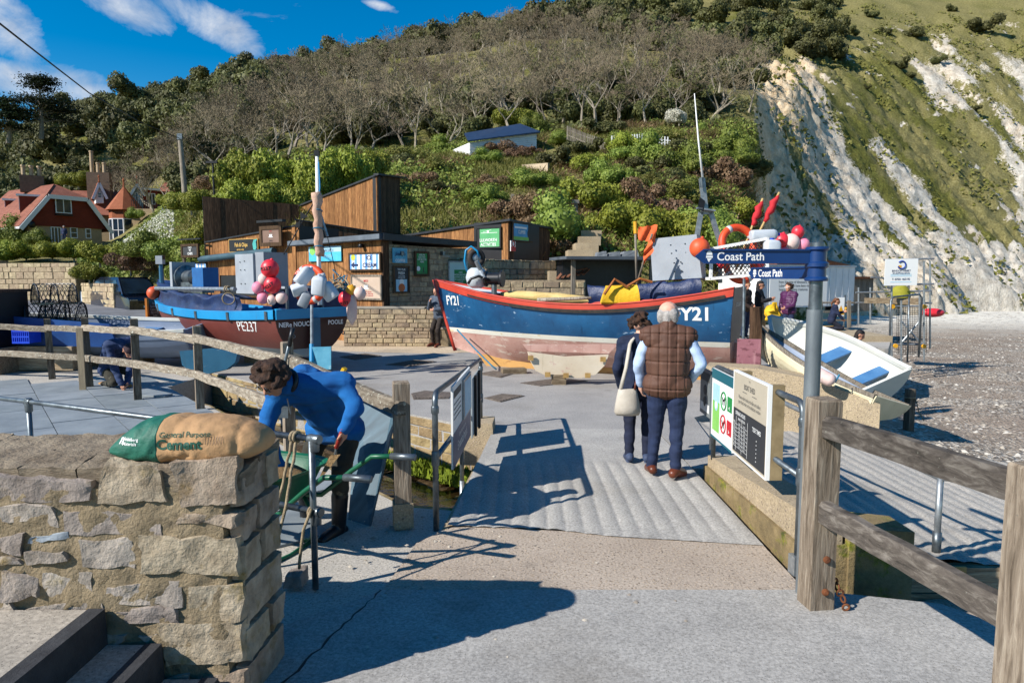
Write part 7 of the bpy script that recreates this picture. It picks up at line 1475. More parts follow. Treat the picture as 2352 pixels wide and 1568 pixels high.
for s_ in(-1,1):
 MB().tube([wp(-.75,s_*.06,-.28),wp(-.3,s_*.2,-.16),wp(.3,s_*.24,-.1),wp(.55,s_*.27,.1),wp(.72,s_*.28,.22),wp(.9,s_*.28,.24)],.019,10).build('handle_tube',m_wg,wbw,True);MB().tube([wp(.88,s_*.28,.24),wp(1.08,s_*.28,.25)],.024,10).build('grip',m_galv,wbw,True)
 MB().tube([wp(.15,s_*.22,-.12),wp(.22,s_*.25,-.3),wp(.18,s_*.26,-.47),wp(.1,s_*.26,-.49)],.018,8).build('leg',m_wg,wbw,True)
MB().tube([wp(.18,-.26,-.48),wp(.2,0,-.49),wp(.18,.26,-.48)],.016,8).build('leg_brace',m_wg,wbw,True);MB().torus(wp(-.72,0,-.3),.14,.05,wy,22,8).build('wheel',m_rubber,wbw,True)
# slate sheet leaning on the end post, spade handle, bucket lip
ss=[G(805,1205),G(850,1208)];q=[A(803,1195,5.55),A(852,1212,5.4),A(912,952,5.62),A(905,938,5.9),A(830,905,6.1)]
o=slab(q[::-1],.025,'slate_sheet',m_slate_sheet,None);tag(o,'large dark slate sheet leaning against the end post of the fence','slate sheet')
sd_=thing('spade','black handled spade standing behind the worker by the fence','spade',tuple(A(655,905,7.2)));MB().tube([A(650,905,7.1),A(655,830,7.1),A(672,756,7.1)],[.02,.018,.017],8).build('shaft',m_galv,sd_,True);MB().tube([A(664,795,7.08),A(673,753,7.08)],.024,8).build('grip',m_blackp,sd_,True);MB().hexa([A(640,960,7.1),A(662,960,7.1),A(662,960,7.15),A(640,960,7.15),A(642,900,7.1),A(660,900,7.1),A(660,900,7.13),A(642,900,7.13)]).build('blade',m_galv,sd_)
sk=thing('yellow_level','yellow spirit level leaning on the fence behind the worker','spirit level',tuple(A(785,980,6.3)));MB().bar(A(700,1010,6.4),A(792,845,6.25),.05,.03).build('bar',P('level_yellow','#c9a012',None,rough=.4),sk)
# far right: quay, scaffold, banner, container
struct(MB().prism([(5.3,17.2),(9.2,16.6),(10.6,19),(10.4,24.5),(6.4,26),(5.0,22)],-1.5,.24).build('quay',m_slip));struct(MB().prism([(8.6,18.4),(10.3,18.4),(10.45,22),(8.7,22)],.2,.40).build('quay_block',MATS['old_concrete']))
struct(MB().prism([(5.2,12.2),(6.5,12.0),(7.6,15),(8.6,16.8),(5.4,17.3),(4.9,13)],-1.5,-.25).build('dinghy_hard',m_slip))
sf=thing('scaffold','grey tube scaffold with a dark mesh base at the edge of the beach','scaffold',tuple(A(2080,830,22)))
def tb(a,b,r=.024,nm='tube'):return MB().tube([a,b],r*1.25,7).build(nm,m_galv_lt,sf)
for x,y0,y1,Y in((2048,595,822,22),(2122,600,830,22),(2072,588,660,23.5),(2136,600,800,23.5),(2070,690,835,21.5),(2112,670,815,21.6),(1972,660,745,24),(1999,660,745,24)):tb(A(x,y0,Y),A(x,y1,Y),nm='standard')
for x0,y0,x1,y1,Y in((2030,597,2145,594,22),(2028,655,2145,652,22),(1965,672,2140,668,23),(1965,695,2140,696,23),(2040,703,2130,703,22),(2045,790,2125,791,22),(2000,637,2050,640,24)):tb(A(x0,y0,Y),A(x1,y1,Y),nm='ledger')
tb(A(2068,735,21.9),A(2116,790,21.9),nm='brace');tb(A(2116,733,21.9),A(2068,790,21.9),nm='brace')
for x,y in((2050,704),(2123,704),(2057,794),(2122,795)):MB().lathe([(.07,-.03),(.07,.03)],A(x,y,21.8),(0,1,0),10).build('yellow_cap',m_byel,sf)
MB().hexa([A(1985,696,22.5),A(2125,700,22),A(2125,700,23.2),A(1985,696,23.6),A(1985,684,22.5),A(2125,684,22),A(2125,684,23.2),A(1985,684,23.6)]).build('platform',m_sleeper,sf)
mesh_=MB()
for k in range(18):mesh_.tube([A(2060+4*k,705,22.2),A(2060+4*k,812,22.2)],.008,3)
for k in range(22):mesh_.tube([A(2060,708+5*k,22.2),A(2130,708+5*k,22.2)],.008,3)
mo_=mesh_.build('mesh',m_blackp,sf);mo_['kind']='stuff'
bqq=[A(2029,595,21.9),A(2103,594,21.9),A(2103,655,21.9),A(2028,656,21.9)];BFc=Face(bqq[3],bqq[2]-bqq[3]);Wb,Hb=(bqq[2]-bqq[3]).length,(bqq[0]-bqq[3]).length
bn_=thing('scaffold_banner','white scaffolding company banner tied to the tube frame','banner',tuple(bqq[3]));MB().fbox(BFc,0,Wb,0,Hb,.05,.07).build('sheet',m_signw,bn_);B2=Face(BFc(0,0,.072),BFc.r)
text('BINDON ABBEY\nSCAFFOLDING',B2,Wb*.5,Hb*.52,Hb*.1,m_tx,bn_,.004,.01);text('T: 07501 465192',B2,Wb*.5,Hb*.2,Hb*.11,m_tx,bn_,.004,.015,.9)
for q in(.4,.34,.12):rect(B2,Wb*.18,Wb*.82,Hb*q,Hb*(q+.025),m_lblue,bn_,'small_print')
MB().torus(B2(Wb*.5,Hb*.77,.01),.12,.025,B2.n,20,5,.4,5.6).build('emblem_ring',P('logo_blue','#123a8a',None,rough=.5),bn_);rect(B2,Wb*.4,Wb*.5,Hb*.63,Hb*.76,m_byel,bn_,'emblem_square')
kn=thing('white_container','long white container behind the women on the quay','container',tuple(A(1850,700,29)));KF,Lk=facepx(1745,27.5,1962,30.5,660);kz0,kz1=A(1850,705,29).z,A(1850,613,29).z;MB().fbox(KF,0,Lk,kz0,kz1,-2.2,0).build('body',m_white,kn)
for k in range(14):MB().fbox(KF,Lk*k/14,Lk*k/14+.05,kz0+.05,kz1-.05,0,.025).build('rib',m_white,kn)
MB().fbox(KF,-.05,Lk+.05,kz1,kz1+.08,-2.25,.05).build('roof_edge',m_refl,kn);MB().hexa([KF(Lk*.2,kz1+.09,-.2),KF(Lk,kz1+.09,-.2),KF(Lk,kz1+.09,-3),KF(Lk*.2,kz1+.09,-3),KF(Lk*.2,kz1+.75,-.2),KF(Lk,kz1+.1,-.2),KF(Lk,kz1+.1,-3),KF(Lk*.2,kz1+.75,-3)]).build('rust_roof',m_rust,kn)
ib=thing('heritage_banner','white mesh banner with a long dinosaur history text behind the women','banner',tuple(A(1830,705,26)));IF,Lb3=facepx(1768,25.5,1900,26.4,660);iz0,iz1=A(1830,702,26).z,A(1830,632,26).z;MB().fbox(IF,0,Lb3,iz0,iz1,-.02,0).build('sheet',m_signw,ib);text('from the time of dinosaurs, the ancient\nLulworth Cove have been visited by to\nhearts and fishing creatures. The fores',IF,Lb3*.5,iz1-.3,.15,m_ink,ib,.004,0,.8)
bt=thing('picnic_bench','grey timber bench rails behind the girl on the quay','bench',tuple(A(1900,735,24)))
for y in(695,716,735):MB().bar(A(1870,y,24),A(1962,y,24.5),.22,.06).build('board',m_grey_wood,bt)
for x in(1885,1950):MB().bar(A(x,752,24.2),A(x,690,24.2),.1).build('leg',m_grey_wood,bt)
yb2=MB().box(A(1880,752,22.5),(1.6,.12,.1)).build('yellow_kerb_bar',m_byel);tag(yb2,'yellow bar lying on the quay behind the dinghies','bar')
wsn=thing('warning_sign','white sign with a yellow warning triangle beside the girl','sign',tuple(A(1930,720,23)));WSF=Face(A(1920,726,22.6),V((1,.1,0)));MB().fbox(WSF,0,.32,0,.62,-.03,0).build('panel',m_signw,wsn);MB().add([WSF(.03,.05,.006),WSF(.29,.05,.006),WSF(.16,.36,.006)],[(0,1,2)]).build('triangle',m_byel,wsn);MB().tube([WSF(.3,-.45,-.02),WSF(.3,.7,-.02)],.03,7).build('post',m_galv,wsn)
by=thing('beach_shack','weathered plank shack at the foot of the cliff behind the scaffold','shack',tuple(A(1975,700,34)));BSF,Lbs=facepx(1955,33,2005,33.6,660);sz0,sz1=A(1975,715,33).z,A(1975,640,33).z;backing(BSF,Lbs,sz0,sz1,sz1,1.5,by);planks(BSF,Lbs,sz0,sz1,sz1,by,m_grey_wood,(.16,.24),seed=61);MB().fbox(BSF,-.2,Lbs+.2,sz1,sz1+.1,-1.6,.2).build('roof',m_rust,by)
gt=thing('folding_gate','leaning galvanised hoop barrier in front of the scaffold','barrier',tuple(A(2045,830,20.6)));MB().tube([A(2042,835,20.6),A(2046,690,20.6),A(2052,682,20.6),A(2112,676,21),A(2118,684,21),A(2110,820,21)],.03,8).build('hoop',m_galv,gt,True);MB().tube([A(2084,832,20.8),A(2088,680,20.8)],.026,8).build('bar',m_galv,gt,True)
for x,y,Y,m_,lab,cat in((2142,718,24,m_bred,'red and white kayak end lying behind the scaffold','kayak'),(2068,680,23,P('olive_bag','#7d7a1c','#95922a',4,.8,.4,10),'olive sack standing on the scaffold platform','sack')):
 c=A(x,y,Y);o=(MB().ball(c,.42,18,(1,.5,.38))if cat=='kayak' else MB().ball(c,.4,16,(.8,.7,1.0))).build('kayak' if cat=='kayak' else 'sack',m_,None,True);tag(o,lab,cat)
wbag=thing('yellow_rain_cover','crumpled yellow waterproof lying by the woman in purple','jacket',tuple(A(1772,730,18.5)));o=MB().ball(A(1772,716,18.5),.26,24,(.75,.5,.9)).build('cloth',m_yel,wbag,True)
for q in o.data.vertices:q.co+=noise.noise_vector(q.co*7)*.14
# people
def capsule(mb,a,b,ra,rb,n=14):
 a,b=V(a),V(b);d=(b-a);d=d.normalized()if d.length>1e-5 else V((0,0,1));x=d.cross(V((.3,.9,.1))).normalized();y=d.cross(x);rings=[]
 for s_ in(-1,-.85,-.5,0):k=math.sqrt(max(0,1-s_*s_))or .02;rings.append((a+d*(s_*ra),ra*k))
 for s_ in(0,.5,.85,1):k=math.sqrt(max(0,1-s_*s_))or .02;rings.append((b+d*(s_*rb),rb*k))
 mb.loft([[c+(x*math.cos(t_)+y*math.sin(t_))*r for t_ in[2*math.pi*j/n for j in range(n)]]for c,r in rings])
def soft(name,caps,m_,parent,vox=.011,it=4,disp=None,folds=0.,label=None):
 """one continuous skin over overlapping limbs"""
 mb=MB()
 for c in caps:capsule(mb,*c)
 o=mb.build(name,m_,parent);o.modifiers.new('r','REMESH').voxel_size=vox;sm_=o.modifiers.new('s','SMOOTH');sm_.factor=.5;sm_.iterations=it
 dg=bpy.context.evaluated_depsgraph_get();me=bpy.data.meshes.new_from_object(o.evaluated_get(dg));o.modifiers.clear();old=o.data;o.data=me;bpy.data.meshes.remove(old);me.name=name
 me.materials.clear();me.materials.append(m_);b=base(parent)
 if disp or folds:
  nr=[v.normal.copy()for v in me.vertices]
  for v,n in zip(me.vertices,nr):
   p=v.co+b;d=disp(p,n)if disp else 0
   if folds:d+=folds*(noise.noise(V((p.x*9,p.y*9,p.z*16)))-.8*abs(noise.noise(V((p.x*5+3,p.y*5,p.z*13)))))
   v.co+=n*d
 me.shade_smooth()
 if label:o['label']=label
 return o
def stand(o,face,h=1.72,**ov):
 f=V((face[0],face[1],0)).normalized();r=V((f.y,-f.x,0));k=h/1.72;o=V(o)
 J=dict(pelvis=(0,0,.95),chest=(0,.01,1.24),neck=(0,-.01,1.44),head=(0,.035,1.595),Ls=(-.185,0,1.39),Rs=(.185,0,1.39),Le=(-.25,-.02,1.11),Re=(.25,-.02,1.11),Lw=(-.24,.06,.87),Rw=(.24,.06,.87),Lh=(-.09,0,.92),Rh=(.09,0,.92),Lk=(-.1,.02,.5),Rk=(.1,.02,.5),La=(-.1,-.02,.09),Ra=(.1,-.02,.09),Lt=(-.12,.15,.035),Rt=(.12,.15,.035))
 J.update(ov);return{a:o+r*(p[0]*k)+f*(p[1]*k)+V((0,0,p[2]*k))for a,p in J.items()},f,r,k
def hand(w_,d,palm_n,k=1.,curl=.5):
 """palm and five fingers; d = pointing way, palm_n = palm facing"""
 d,pn=V(d).normalized(),V(palm_n);s_=d.cross(pn).normalized();pn=s_.cross(d);out=[(w_,V(w_)+d*.05*k,.027*k,.03*k)];b=V(w_)
 for i,(o_,l)in enumerate(((-.03,.066),(-.01,.076),(.01,.07),(.029,.054))):
  a=b+d*.075*k+s_*o_*k;m1=a+(d+pn*curl*.6).normalized()*l*.55*k;e=m1+(d*(1-curl)+pn*(curl+.15)).normalized()*l*.5*k
  out+=[(b+d*.03*k+s_*o_*.8*k,a,.013*k,.011*k),(a,m1,.0105*k,.0095*k),(m1,e,.0095*k,.008*k)]
 a=b+d*.02*k-s_*.028*k;m1=a+(d*.5-s_*.8+pn*.3).normalized()*.042*k;return out+[(a,m1,.013*k,.011*k),(m1,m1+(d*.8+pn*.5).normalized()*.03*k,.011*k,.009*k)]
m_skin=P('skin','#b07a60','#c28d72',5,.6,.1,60);m_skinp=P('pale_skin','#bd8d76','#cfa28c',5,.6,.1,60)
def person(label,Jf,c,vox=.012,face=None,grp=None):
 """c: colours and builds: top, legs, shoes, hair, skin, sleeves..., hooks"""
 J,f,r,k=Jf;ft=min(J['La'].z,J['Ra'].z);root=thing('person',label,'person',((J['La'].x+J['Ra'].x)/2,(J['La'].y+J['Ra'].y)/2,c.get('z',0)),grp)
 hd=V(face).normalized()if face else f;hu=(J['head']-J['neck']).normalized();hs_=hd.cross(hu).normalized();hu=hs_.cross(hd).normalized();H=J['head'];sk=c.get('skin',m_skin)
 lat=(J['Rs']-J['Ls']).normalized();fr=V((0,0,0))+(lat.cross(J['chest']-J['pelvis'])*-1).normalized();w_=c.get('w',1.)
 def torso(e):return[(J['Lh'],J['Rh'],.105*k*w_+e,.105*k*w_+e),(J['pelvis'],J['chest'],.118*k*w_+e,.115*k*w_+e),(J['pelvis']+lat*.05*k,J['chest']+lat*.075*k,.1*k*w_+e,.105*k*w_+e),(J['pelvis']-lat*.05*k,J['chest']-lat*.075*k,.1*k*w_+e,.105*k*w_+e),(J['chest'],J['neck']-(J['neck']-J['chest'])*.3,.12*k*w_+e,.09*k+e),(J['Ls'].lerp(J['chest'],.25),J['Rs'].lerp(J['chest'],.25),.085*k+e,.085*k+e),(J['Ls'],J['neck'],.066*k+e,.055*k+e),(J['Rs'],J['neck'],.066*k+e,.055*k+e)]
 def arms(e,s_='LR'):return[q for a in s_ for q in((J[a+'s'],J[a+'e'],.054*k+e,.043*k+e),(J[a+'e'],J[a+'w'],.043*k+e,.03*k+e))]
 def legs(e,z=1.):return[q for a in 'LR' for q in((J[a+'h'],J[a+'k'],.09*k*w_+e,.06*k+e),(J[a+'k'],J[a+'k'].lerp(J[a+'a'],z),.06*k+e,.042*k+e))]
 feet=[q for a in 'LR' for q in((J[a+'a'],J[a+'t'],.045*k,.037*k),(J[a+'a'],J[a+'a']-(J[a+'t']-J[a+'a'])*.28-V((0,0,.03*k)),.045*k,.038*k))]
 head=[(H+hu*.03*k-hd*.02*k,H+hu*.03*k+hd*.01*k,.092*k,.09*k),(H-hu*.01*k+hd*.02*k,H-hu*.075*k+hd*.045*k,.078*k,.045*k),(J['neck']-(H-J['neck'])*.2,H-hu*.05*k,.058*k,.052*k),(H+hu*.012*k+hd*.09*k,H-hu*.02*k+hd*.113*k,.012*k,.015*k),(H-hu*.05*k+hd*.085*k,H-hu*.05*k+hd*.09*k,.022*k,.02*k)]
 for s_ in(-1,1):head+=[(H+hs_*s_*.09*k+hu*.015*k-hd*.01*k,H+hs_*s_*.092*k-hu*.02*k-hd*.008*k,.02*k,.014*k)]
 hands=[q for a in 'LR' for q in hand(J[a+'w'],c.get('hd'+a,(J[a+'w']-J[a+'e']).normalized()),c.get('hp'+a,-lat if a=='R' else lat),k*1.02,c.get('curl',.5))]
 soft('body',torso(-.012)+arms(-.006)+legs(-.008)+feet+head+hands,sk,root,vox,3)
 e=c.get('te',.014)
 soft('jacket' if c.get('jk',1)else 'vest',torso(e)+(arms(e*.8,c.get('sl','LR'))if c.get('sl','LR')else[])+c.get('jx',[]),c['top'],root,vox,4,c.get('disp'),c.get('fold',.008))
 if 'shirt' in c:soft('shirt',[(J['chest'],J['neck'],.12*k,.07*k)]+arms(.012),c['shirt'],root,vox,3,None,.009)
 soft('trousers',[(J['Lh'],J['Rh'],.105*k*w_+.008,.105*k*w_+.008)]+legs(.012,c.get('tz',.96))+c.get('lx',[]),c['legs'],root,vox,4,None,.010)
 soft('shoes',[(a,b,ra+.008,rb+.008)for a,b,ra,rb in feet]+c.get('sx',[]),c['shoes'],root,vox,2)
 hr=c.get('hair_caps')
 hc=hr(H,hu,hd,hs_,k)if hr else[(H+hu*.045*k-hd*.03*k,H+hu*.05*k+hd*.005*k,.098*k,.09*k),(H-hd*.05*k+hu*.03*k,H-hd*.045*k-hu*.05*k,.07*k,.05*k)]
 soft('hair',hc,c['hair'],root,vox*.9,c.get('hi',1),None,c.get('hf',.015))
 for s_ in(-1,1):MB().ball(H+hd*.078*k+hs_*s_*.033*k+hu*.012*k,.012*k,10).build('eye',m_black,root,True)
 if c.get('glasses'):
  for s_ in(-1,1):MB().torus(H+hd*.1*k+hs_*s_*.036*k+hu*.012*k,.024*k,.004,hd,14,5).build('glasses_rim',c['glasses'],root);MB().tube([H+hd*.1*k+hs_*s_*.058*k+hu*.014*k,H+hs_*s_*.096*k+hu*.014*k],.0035,5).build('glasses_arm',c['glasses'],root)
 return root,J
def fabric(nm,c1,c2,b=.3,bs=80,rough=.85,dirt=None):return P(nm,c1,c2,6,rough,b,bs,dirt=dirt,dsc=7,damt=.6)
def curls(n,rad,sd,low=-.06):
 def fn(H,hu,hd,hs_,k):
  r_=random.Random(sd);out=[(H+hu*.045*k-hd*.025*k,H+hu*.05*k,.1*k,.092*k)]
  for _ in range(n):
   d=V((r_.gauss(0,1),r_.gauss(0,1),r_.gauss(0,1))).normalized();d=hs_*d.x+hd*(d.y*.8-.35)+hu*(abs(d.z)*.9+(-.35 if r_.random()<.4 else 0));d.normalize()
   if d.dot(hd)>.55 and d.dot(hu)<.45:continue
   p=H+hu*.025*k+d*(.095+r_.random()*.03)*k;out.append((p,p+V((r_.uniform(-1,1),r_.uniform(-1,1),r_.uniform(-1,.4)))*.03*k,rad*k*r_.uniform(.7,1.2),rad*k*.7))
  return out
 return fn
m_navyj=fabric('navy_cloth','#10182b','#1a2540');m_navyt=fabric('navy_trousers','#141f38','#1f2d4c');m_brownsh=P('brown_leather','#4a2212','#6a3520',6,.4,.1,60);m_hairbr=P('curly_brown_hair','#24160e','#4a2f1d',25,.8,.9,70,bd=.02);m_hairdk=P('dark_hair','#120d0b','#251a14',25,.6,.6,70,bd=.02);m_hairgr=P('grey_hair','#8f8984','#b3ada8',25,.8,.6,90,bd=.02)
# man in the quilted gilet
g=G(1528,1098);gz=V((g.x,g.y,0));fv=V((.2,1,0)).normalized();rv=V((fv.y,-fv.x,0))
def quilt(p,n):
 q=p-gz;u_=q.dot(rv);ph=(u_/.083)%1.;pz_=((q.z-.1)/.135)%1.;dl=min(ph,1-ph)*.083;dz=min(pz_,1-pz_)*.135;bf_=1 if abs(n.dot(fv))>.35 else .3;return-.011*math.exp(-(dz/.008)**2)-.009*bf_*math.exp(-(dl/.007)**2)+.004
m_gilet=fabric('brown_quilting','#4a2f22','#5b3d2e',.2,60,.7);m_shirtb=fabric('pale_blue_shirt','#9db2d0','#b3c5de',.2,90,.8)
JF=stand(gz,fv,1.76,Re=(.31,-.04,1.13),Rw=(.2,.14,.93),Le=(-.28,0,1.12),Lw=(-.25,.1,.9),La=(-.13,.06,.09),Lt=(-.16,.23,.035),Lk=(-.1,.05,.5),Ra=(.09,-.05,.09),Rt=(.17,.1,.035))
bald=lambda H,hu,hd,hs_,k:[(H-hd*.055*k+hs_*s_*.045*k-hu*.0*k,H-hd*.04*k+hs_*s_*.06*k-hu*.055*k,.058*k,.042*k)for s_ in(-1,1)]+[(H-hd*.06*k,H-hd*.055*k-hu*.07*k,.06*k,.045*k)]
J_=JF[0];hem=[(J_['pelvis']+V((0,0,-.02))-rv*.07,J_['pelvis']+V((0,0,-.02))+rv*.07,.15,.15),(J_['neck']+V((0,0,-.02)),J_['neck']+V((0,0,.04))-fv*.01,.085,.078)]
person('white haired man in a brown quilted gilet and navy trousers seen from behind',JF,dict(top=m_gilet,jk=0,sl='',te=.028,jx=hem,disp=quilt,fold=.003,shirt=m_shirtb,legs=m_navyt,shoes=m_brownsh,hair=m_hairgr,hair_caps=bald,skin=m_skinp,glasses=m_blackp,w=1.12,hf=.006,hi=3),.0075,face=(.45,1,-.12))
# woman with curly hair
g2_=G(1465,1062);gz2=V((g2_.x,g2_.y,0));JF=stand(gz2,(.12,1,0),1.60,Re=(.24,.05,1.1),Rw=(.12,.2,.98),Lw=(-.2,.12,.86))
person('curly haired woman in a navy coat standing beside the man in the gilet',JF,dict(top=m_navyj,te=.022,jx=[(JF[0]['Lh']-V((0,0,.03)),JF[0]['Rh']-V((0,0,.03)),.13,.13)],legs=fabric('dark_trousers','#0f1526','#18203a'),shoes=P('blue_trainers','#26324a','#3d4a66',9,.7,.2),sx=[(JF[0][a+'a']-V((0,0,.07)),JF[0][a+'t']-V((0,0,.02)),.03,.03)for a in 'LR'],hair=m_hairbr,hair_caps=curls(70,.03,4),skin=m_skinp,glasses=m_blackp),.008,face=(.5,1,0))
sb=thing('shoulder_bag','cream canvas shoulder bag hanging at the hip of the curly haired woman','bag',tuple(A(1443,950,7.0)));m_bagc=fabric('cream_bag','#a89f90','#bdb5a7',.3,60);r_=[]
for y,w0,dp in((893,21,.03),(905,24,.07),(930,29,.1),(945,31,.1),(953,27,.05)):r_.append([A(1441,y,7.0)+V((math.cos(a)*w0/1568*7.0,math.sin(a)*dp,0))for a in[2*math.pi*j/16 for j in range(16)]])
MB().loft(r_).build('pouch',m_bagc,sb,True,auto=60);MB().tube([A(1425,895,7.0),A(1438,845,7.02),A(1447,790,7.1),A(1462,765,7.25),A(1475,775,7.38)],.017,6,sx=1.6).build('strap',m_bagc,sb,True);MB().tube([A(1458,895,6.98),A(1460,880,7.0),A(1463,868,7.05)],.012,6).build('strap',m_brownsh,sb,True)
# the bending worker
W=lambda x,y,Y:A(x,y,Y)
Jw=dict(pelvis=W(775,975,5.4),chest=W(722,895,5.1),neck=W(672,878,4.92),head=W(628,870,4.78),Ls=W(790,882,5.0),Rs=W(636,905,4.95),Le=W(818,935,4.9),Lw=W(790,985,4.82),Re=W(608,985,4.85),Rw=W(640,1072,4.86),Lh=W(802,985,5.32),Rh=W(738,985,5.5),Lk=W(782,1095,5.22),Rk=W(700,1085,5.35),La=W(778,1215,5.25),Ra=W(705,1190,5.6),Lt=W(742,1240,5.08),Rt=W(680,1215,5.45))
m_fleece=fabric('blue_fleece','#0a4a86','#1161a0',.4,120,.95);m_muddy=fabric('muddy_trousers','#26251f','#3b382e',.4,50,.95,'#8a836f')
well=[q for a in 'LR' for q in((Jw[a+'k'].lerp(Jw[a+'a'],.35),Jw[a+'a'],.068,.055),(Jw[a+'a'],Jw[a+'t'],.055,.048))]
person('worker in a blue fleece and black boots bending over the wheelbarrow',(Jw,V((-.8,-.6,0)).normalized(),V((-.6,.8,0)),1.0),dict(top=m_fleece,te=.026,fold=.013,jx=[(Jw['chest']-V((.06,0,-.04)),Jw['pelvis']+V((0,0,.05)),.16,.14),(Jw['neck'],W(655,885,4.86),.085,.08)],legs=m_muddy,tz=.6,lx=[],shoes=P('wellington','#0b0c0e','#191b1f',5,.35,.1),sx=well,hair=m_hairbr,hair_caps=curls(90,.034,9),hf=.02,glasses=m_blackp,hdL=(-.1,-.1,-1),hdR=(0,0,-1),curl=.75),.0085,face=(-.45,-.55,-.75))
wk=[o for o in bpy.data.objects if o.get('label','').startswith('worker in a blue')][0]
MB().torus(Jw['neck'].lerp(Jw['head'],.22),.075,.022,Jw['head']-Jw['neck'],18,8).build('collar',m_blackp,wk,True)
MB().tube([W(660,915,4.72),W(668,950,4.76)],.005,5).build('zip',m_galv,wk)
tw_=thing('trowel','pointing trowel with a red handle in the hand of the blue fleece worker','trowel',tuple(W(760,1060,4.78)));MB().tube([W(786,985,4.78),W(772,1030,4.76)],.014,8).build('handle',P('trowel_red','#7a1c16','#8f2a20',5,.5),tw_,True);MB().tube([W(772,1030,4.76),W(770,1045,4.76)],.007,6).build('tang',m_galv,tw_);MB().hexa([W(758,1045,4.74),W(782,1043,4.74),W(782,1043,4.75),W(758,1045,4.75),W(735,1092,4.7),W(740,1096,4.7),W(740,1096,4.71),W(735,1092,4.71)]).build('blade',MATS['wet_sand'],tw_)
# the kneeling worker
Jk=dict(pelvis=W(250,848,12.35),chest=W(262,795,12.25),neck=W(284,790,12.1),head=W(297,806,11.98),Ls=W(250,792,12.0),Rs=W(296,786,12.35),Le=W(262,845,11.95),Lw=W(280,882,11.9),Re=W(300,840,12.3),Rw=W(292,880,12.0),Lh=W(243,850,12.25),Rh=W(260,848,12.5),Lk=W(262,878,12.0),Rk=W(296,850,12.35),La=W(236,882,12.6),Ra=W(292,880,12.5),Lt=W(228,884,12.75),Rt=W(298,888,12.3))
cap_=lambda H,hu,hd,hs_,k:[(H+hu*.045*k-hd*.02*k,H+hu*.05*k,.103*k,.098*k),(H+hu*.05*k+hd*.06*k,H+hu*.04*k+hd*.15*k,.04*k,.03*k)]
person('kneeling worker in a navy hoodie and cap laying slabs behind the fence',(Jk,V((.8,-.6,0)).normalized(),V((-.6,-.8,0)),1.02),dict(top=fabric('hoodie_navy','#1c2b4a','#2a3d63',.4,70),te=.03,fold=.014,jx=[(Jk['neck'],Jk['chest'],.12,.13)],legs=m_muddy,shoes=P('tan_boots','#8a6232','#a87c45',6,.8,.3),hair=fabric('maroon_cap','#2a1c22','#3c2a30'),hair_caps=cap_,hf=.002,hi=3,hdL=(.2,-.1,-1),curl=.7),.011,face=(.5,-.35,-.8))
# man leaning by the low wall, eating
gl=G(1006,796);JF=stand((gl.x,gl.y,0),(-.55,-.85,0),1.70,pelvis=(0,-.06,.9),Lh=(-.09,-.06,.87),Rh=(.09,-.06,.87),Re=(.24,.1,1.1),Rw=(.08,.24,1.32),Le=(-.26,.02,1.1),Lw=(-.06,.2,1.08),Lk=(-.12,.16,.48),Rk=(.12,.12,.48),La=(-.13,.12,.09),Ra=(.13,.06,.09),Lt=(-.15,.3,.035),Rt=(.17,.24,.035))
person('man in a grey gilet leaning by the low wall and eating',JF,dict(top=fabric('slate_gilet','#3a4350','#4c5664',.4,30),shirt=fabric('grey_sleeves','#6d747c','#848b92'),te=.025,legs=fabric('dark_brown_trousers','#211a16','#30261f'),shoes=m_brownsh,hair=m_hairdk),.012,face=(-.7,-.7,-.1))
# on the quay
def qp(px,Y,z):p=A(px,700,Y);return V((p.x,p.y,z))
m_purple=fabric('purple_puffer','#3a1436','#501f4a',.2,40,.5);puff=lambda p,n:-.012*math.exp(-((((p.z/.05)%1)-.5)/.16)**2)
JF=stand(qp(1743,19.6,.24),(.75,-.45,0),1.63,Re=(.2,.15,1.13),Rw=(.12,.36,1.2),Le=(-.2,.12,1.12),Lw=(-.06,.34,1.16));J_=JF[0]
longh=lambda H,hu,hd,hs_,k:[(H+hu*.045*k-hd*.03*k,H+hu*.05*k,.1*k,.092*k),(H-hd*.05*k,H-hd*.06*k-hu*.24*k,.085*k,.06*k)]
person('dark haired woman in a black cardigan and floral skirt on the quay',JF,dict(top=fabric('black_cardigan','#0e0e10','#1a1a1e'),te=.02,legs=P('floral_skirt','#6a5236','#9a7d52',18,.9,dirt='#6a2f2a',dsc=24,damt=.56),lx=[(J_['pelvis'],J_['Lk'].lerp(J_['Rk'],.5),.15,.2),(J_['Lk'].lerp(J_['Rk'],.5),J_['La'].lerp(J_['Ra'],.4),.2,.2)],shoes=m_blackp,hair=m_hairdk,hair_caps=longh,glasses=m_blackp,z=.24,hf=.004,hi=3),.013,face=(.8,-.5,-.1))
JF=stand(qp(1712,19.2,.24),(.6,-.7,0),1.62,Rw=(.1,.25,.95),Lw=(-.08,.22,1.0));person('fair haired woman in a dark brown coat at the stern of the blue boat',JF,dict(top=fabric('dark_brown_coat','#1f1410','#33231b'),te=.03,legs=m_navyt,shoes=m_blackp,hair=P('fair_hair','#6a4a2c','#94703f',20,.7,.5,60),z=.24),.013,face=(.3,-.9,-.3))
JF=stand(qp(1812,18.4,.24),(-.75,-.5,0),1.58,Re=(.3,-.06,1.1),Rw=(.2,.06,.92),Le=(-.22,.1,1.1),Lw=(-.1,.28,1.02));person('woman in a purple puffer jacket and white sunglasses on the quay',JF,dict(top=m_purple,te=.035,disp=puff,legs=m_navyt,shoes=m_blackp,hair=m_hairbr,hair_caps=curls(30,.03,12),glasses=m_white,z=.24),.012,face=(-.8,-.35,.0))
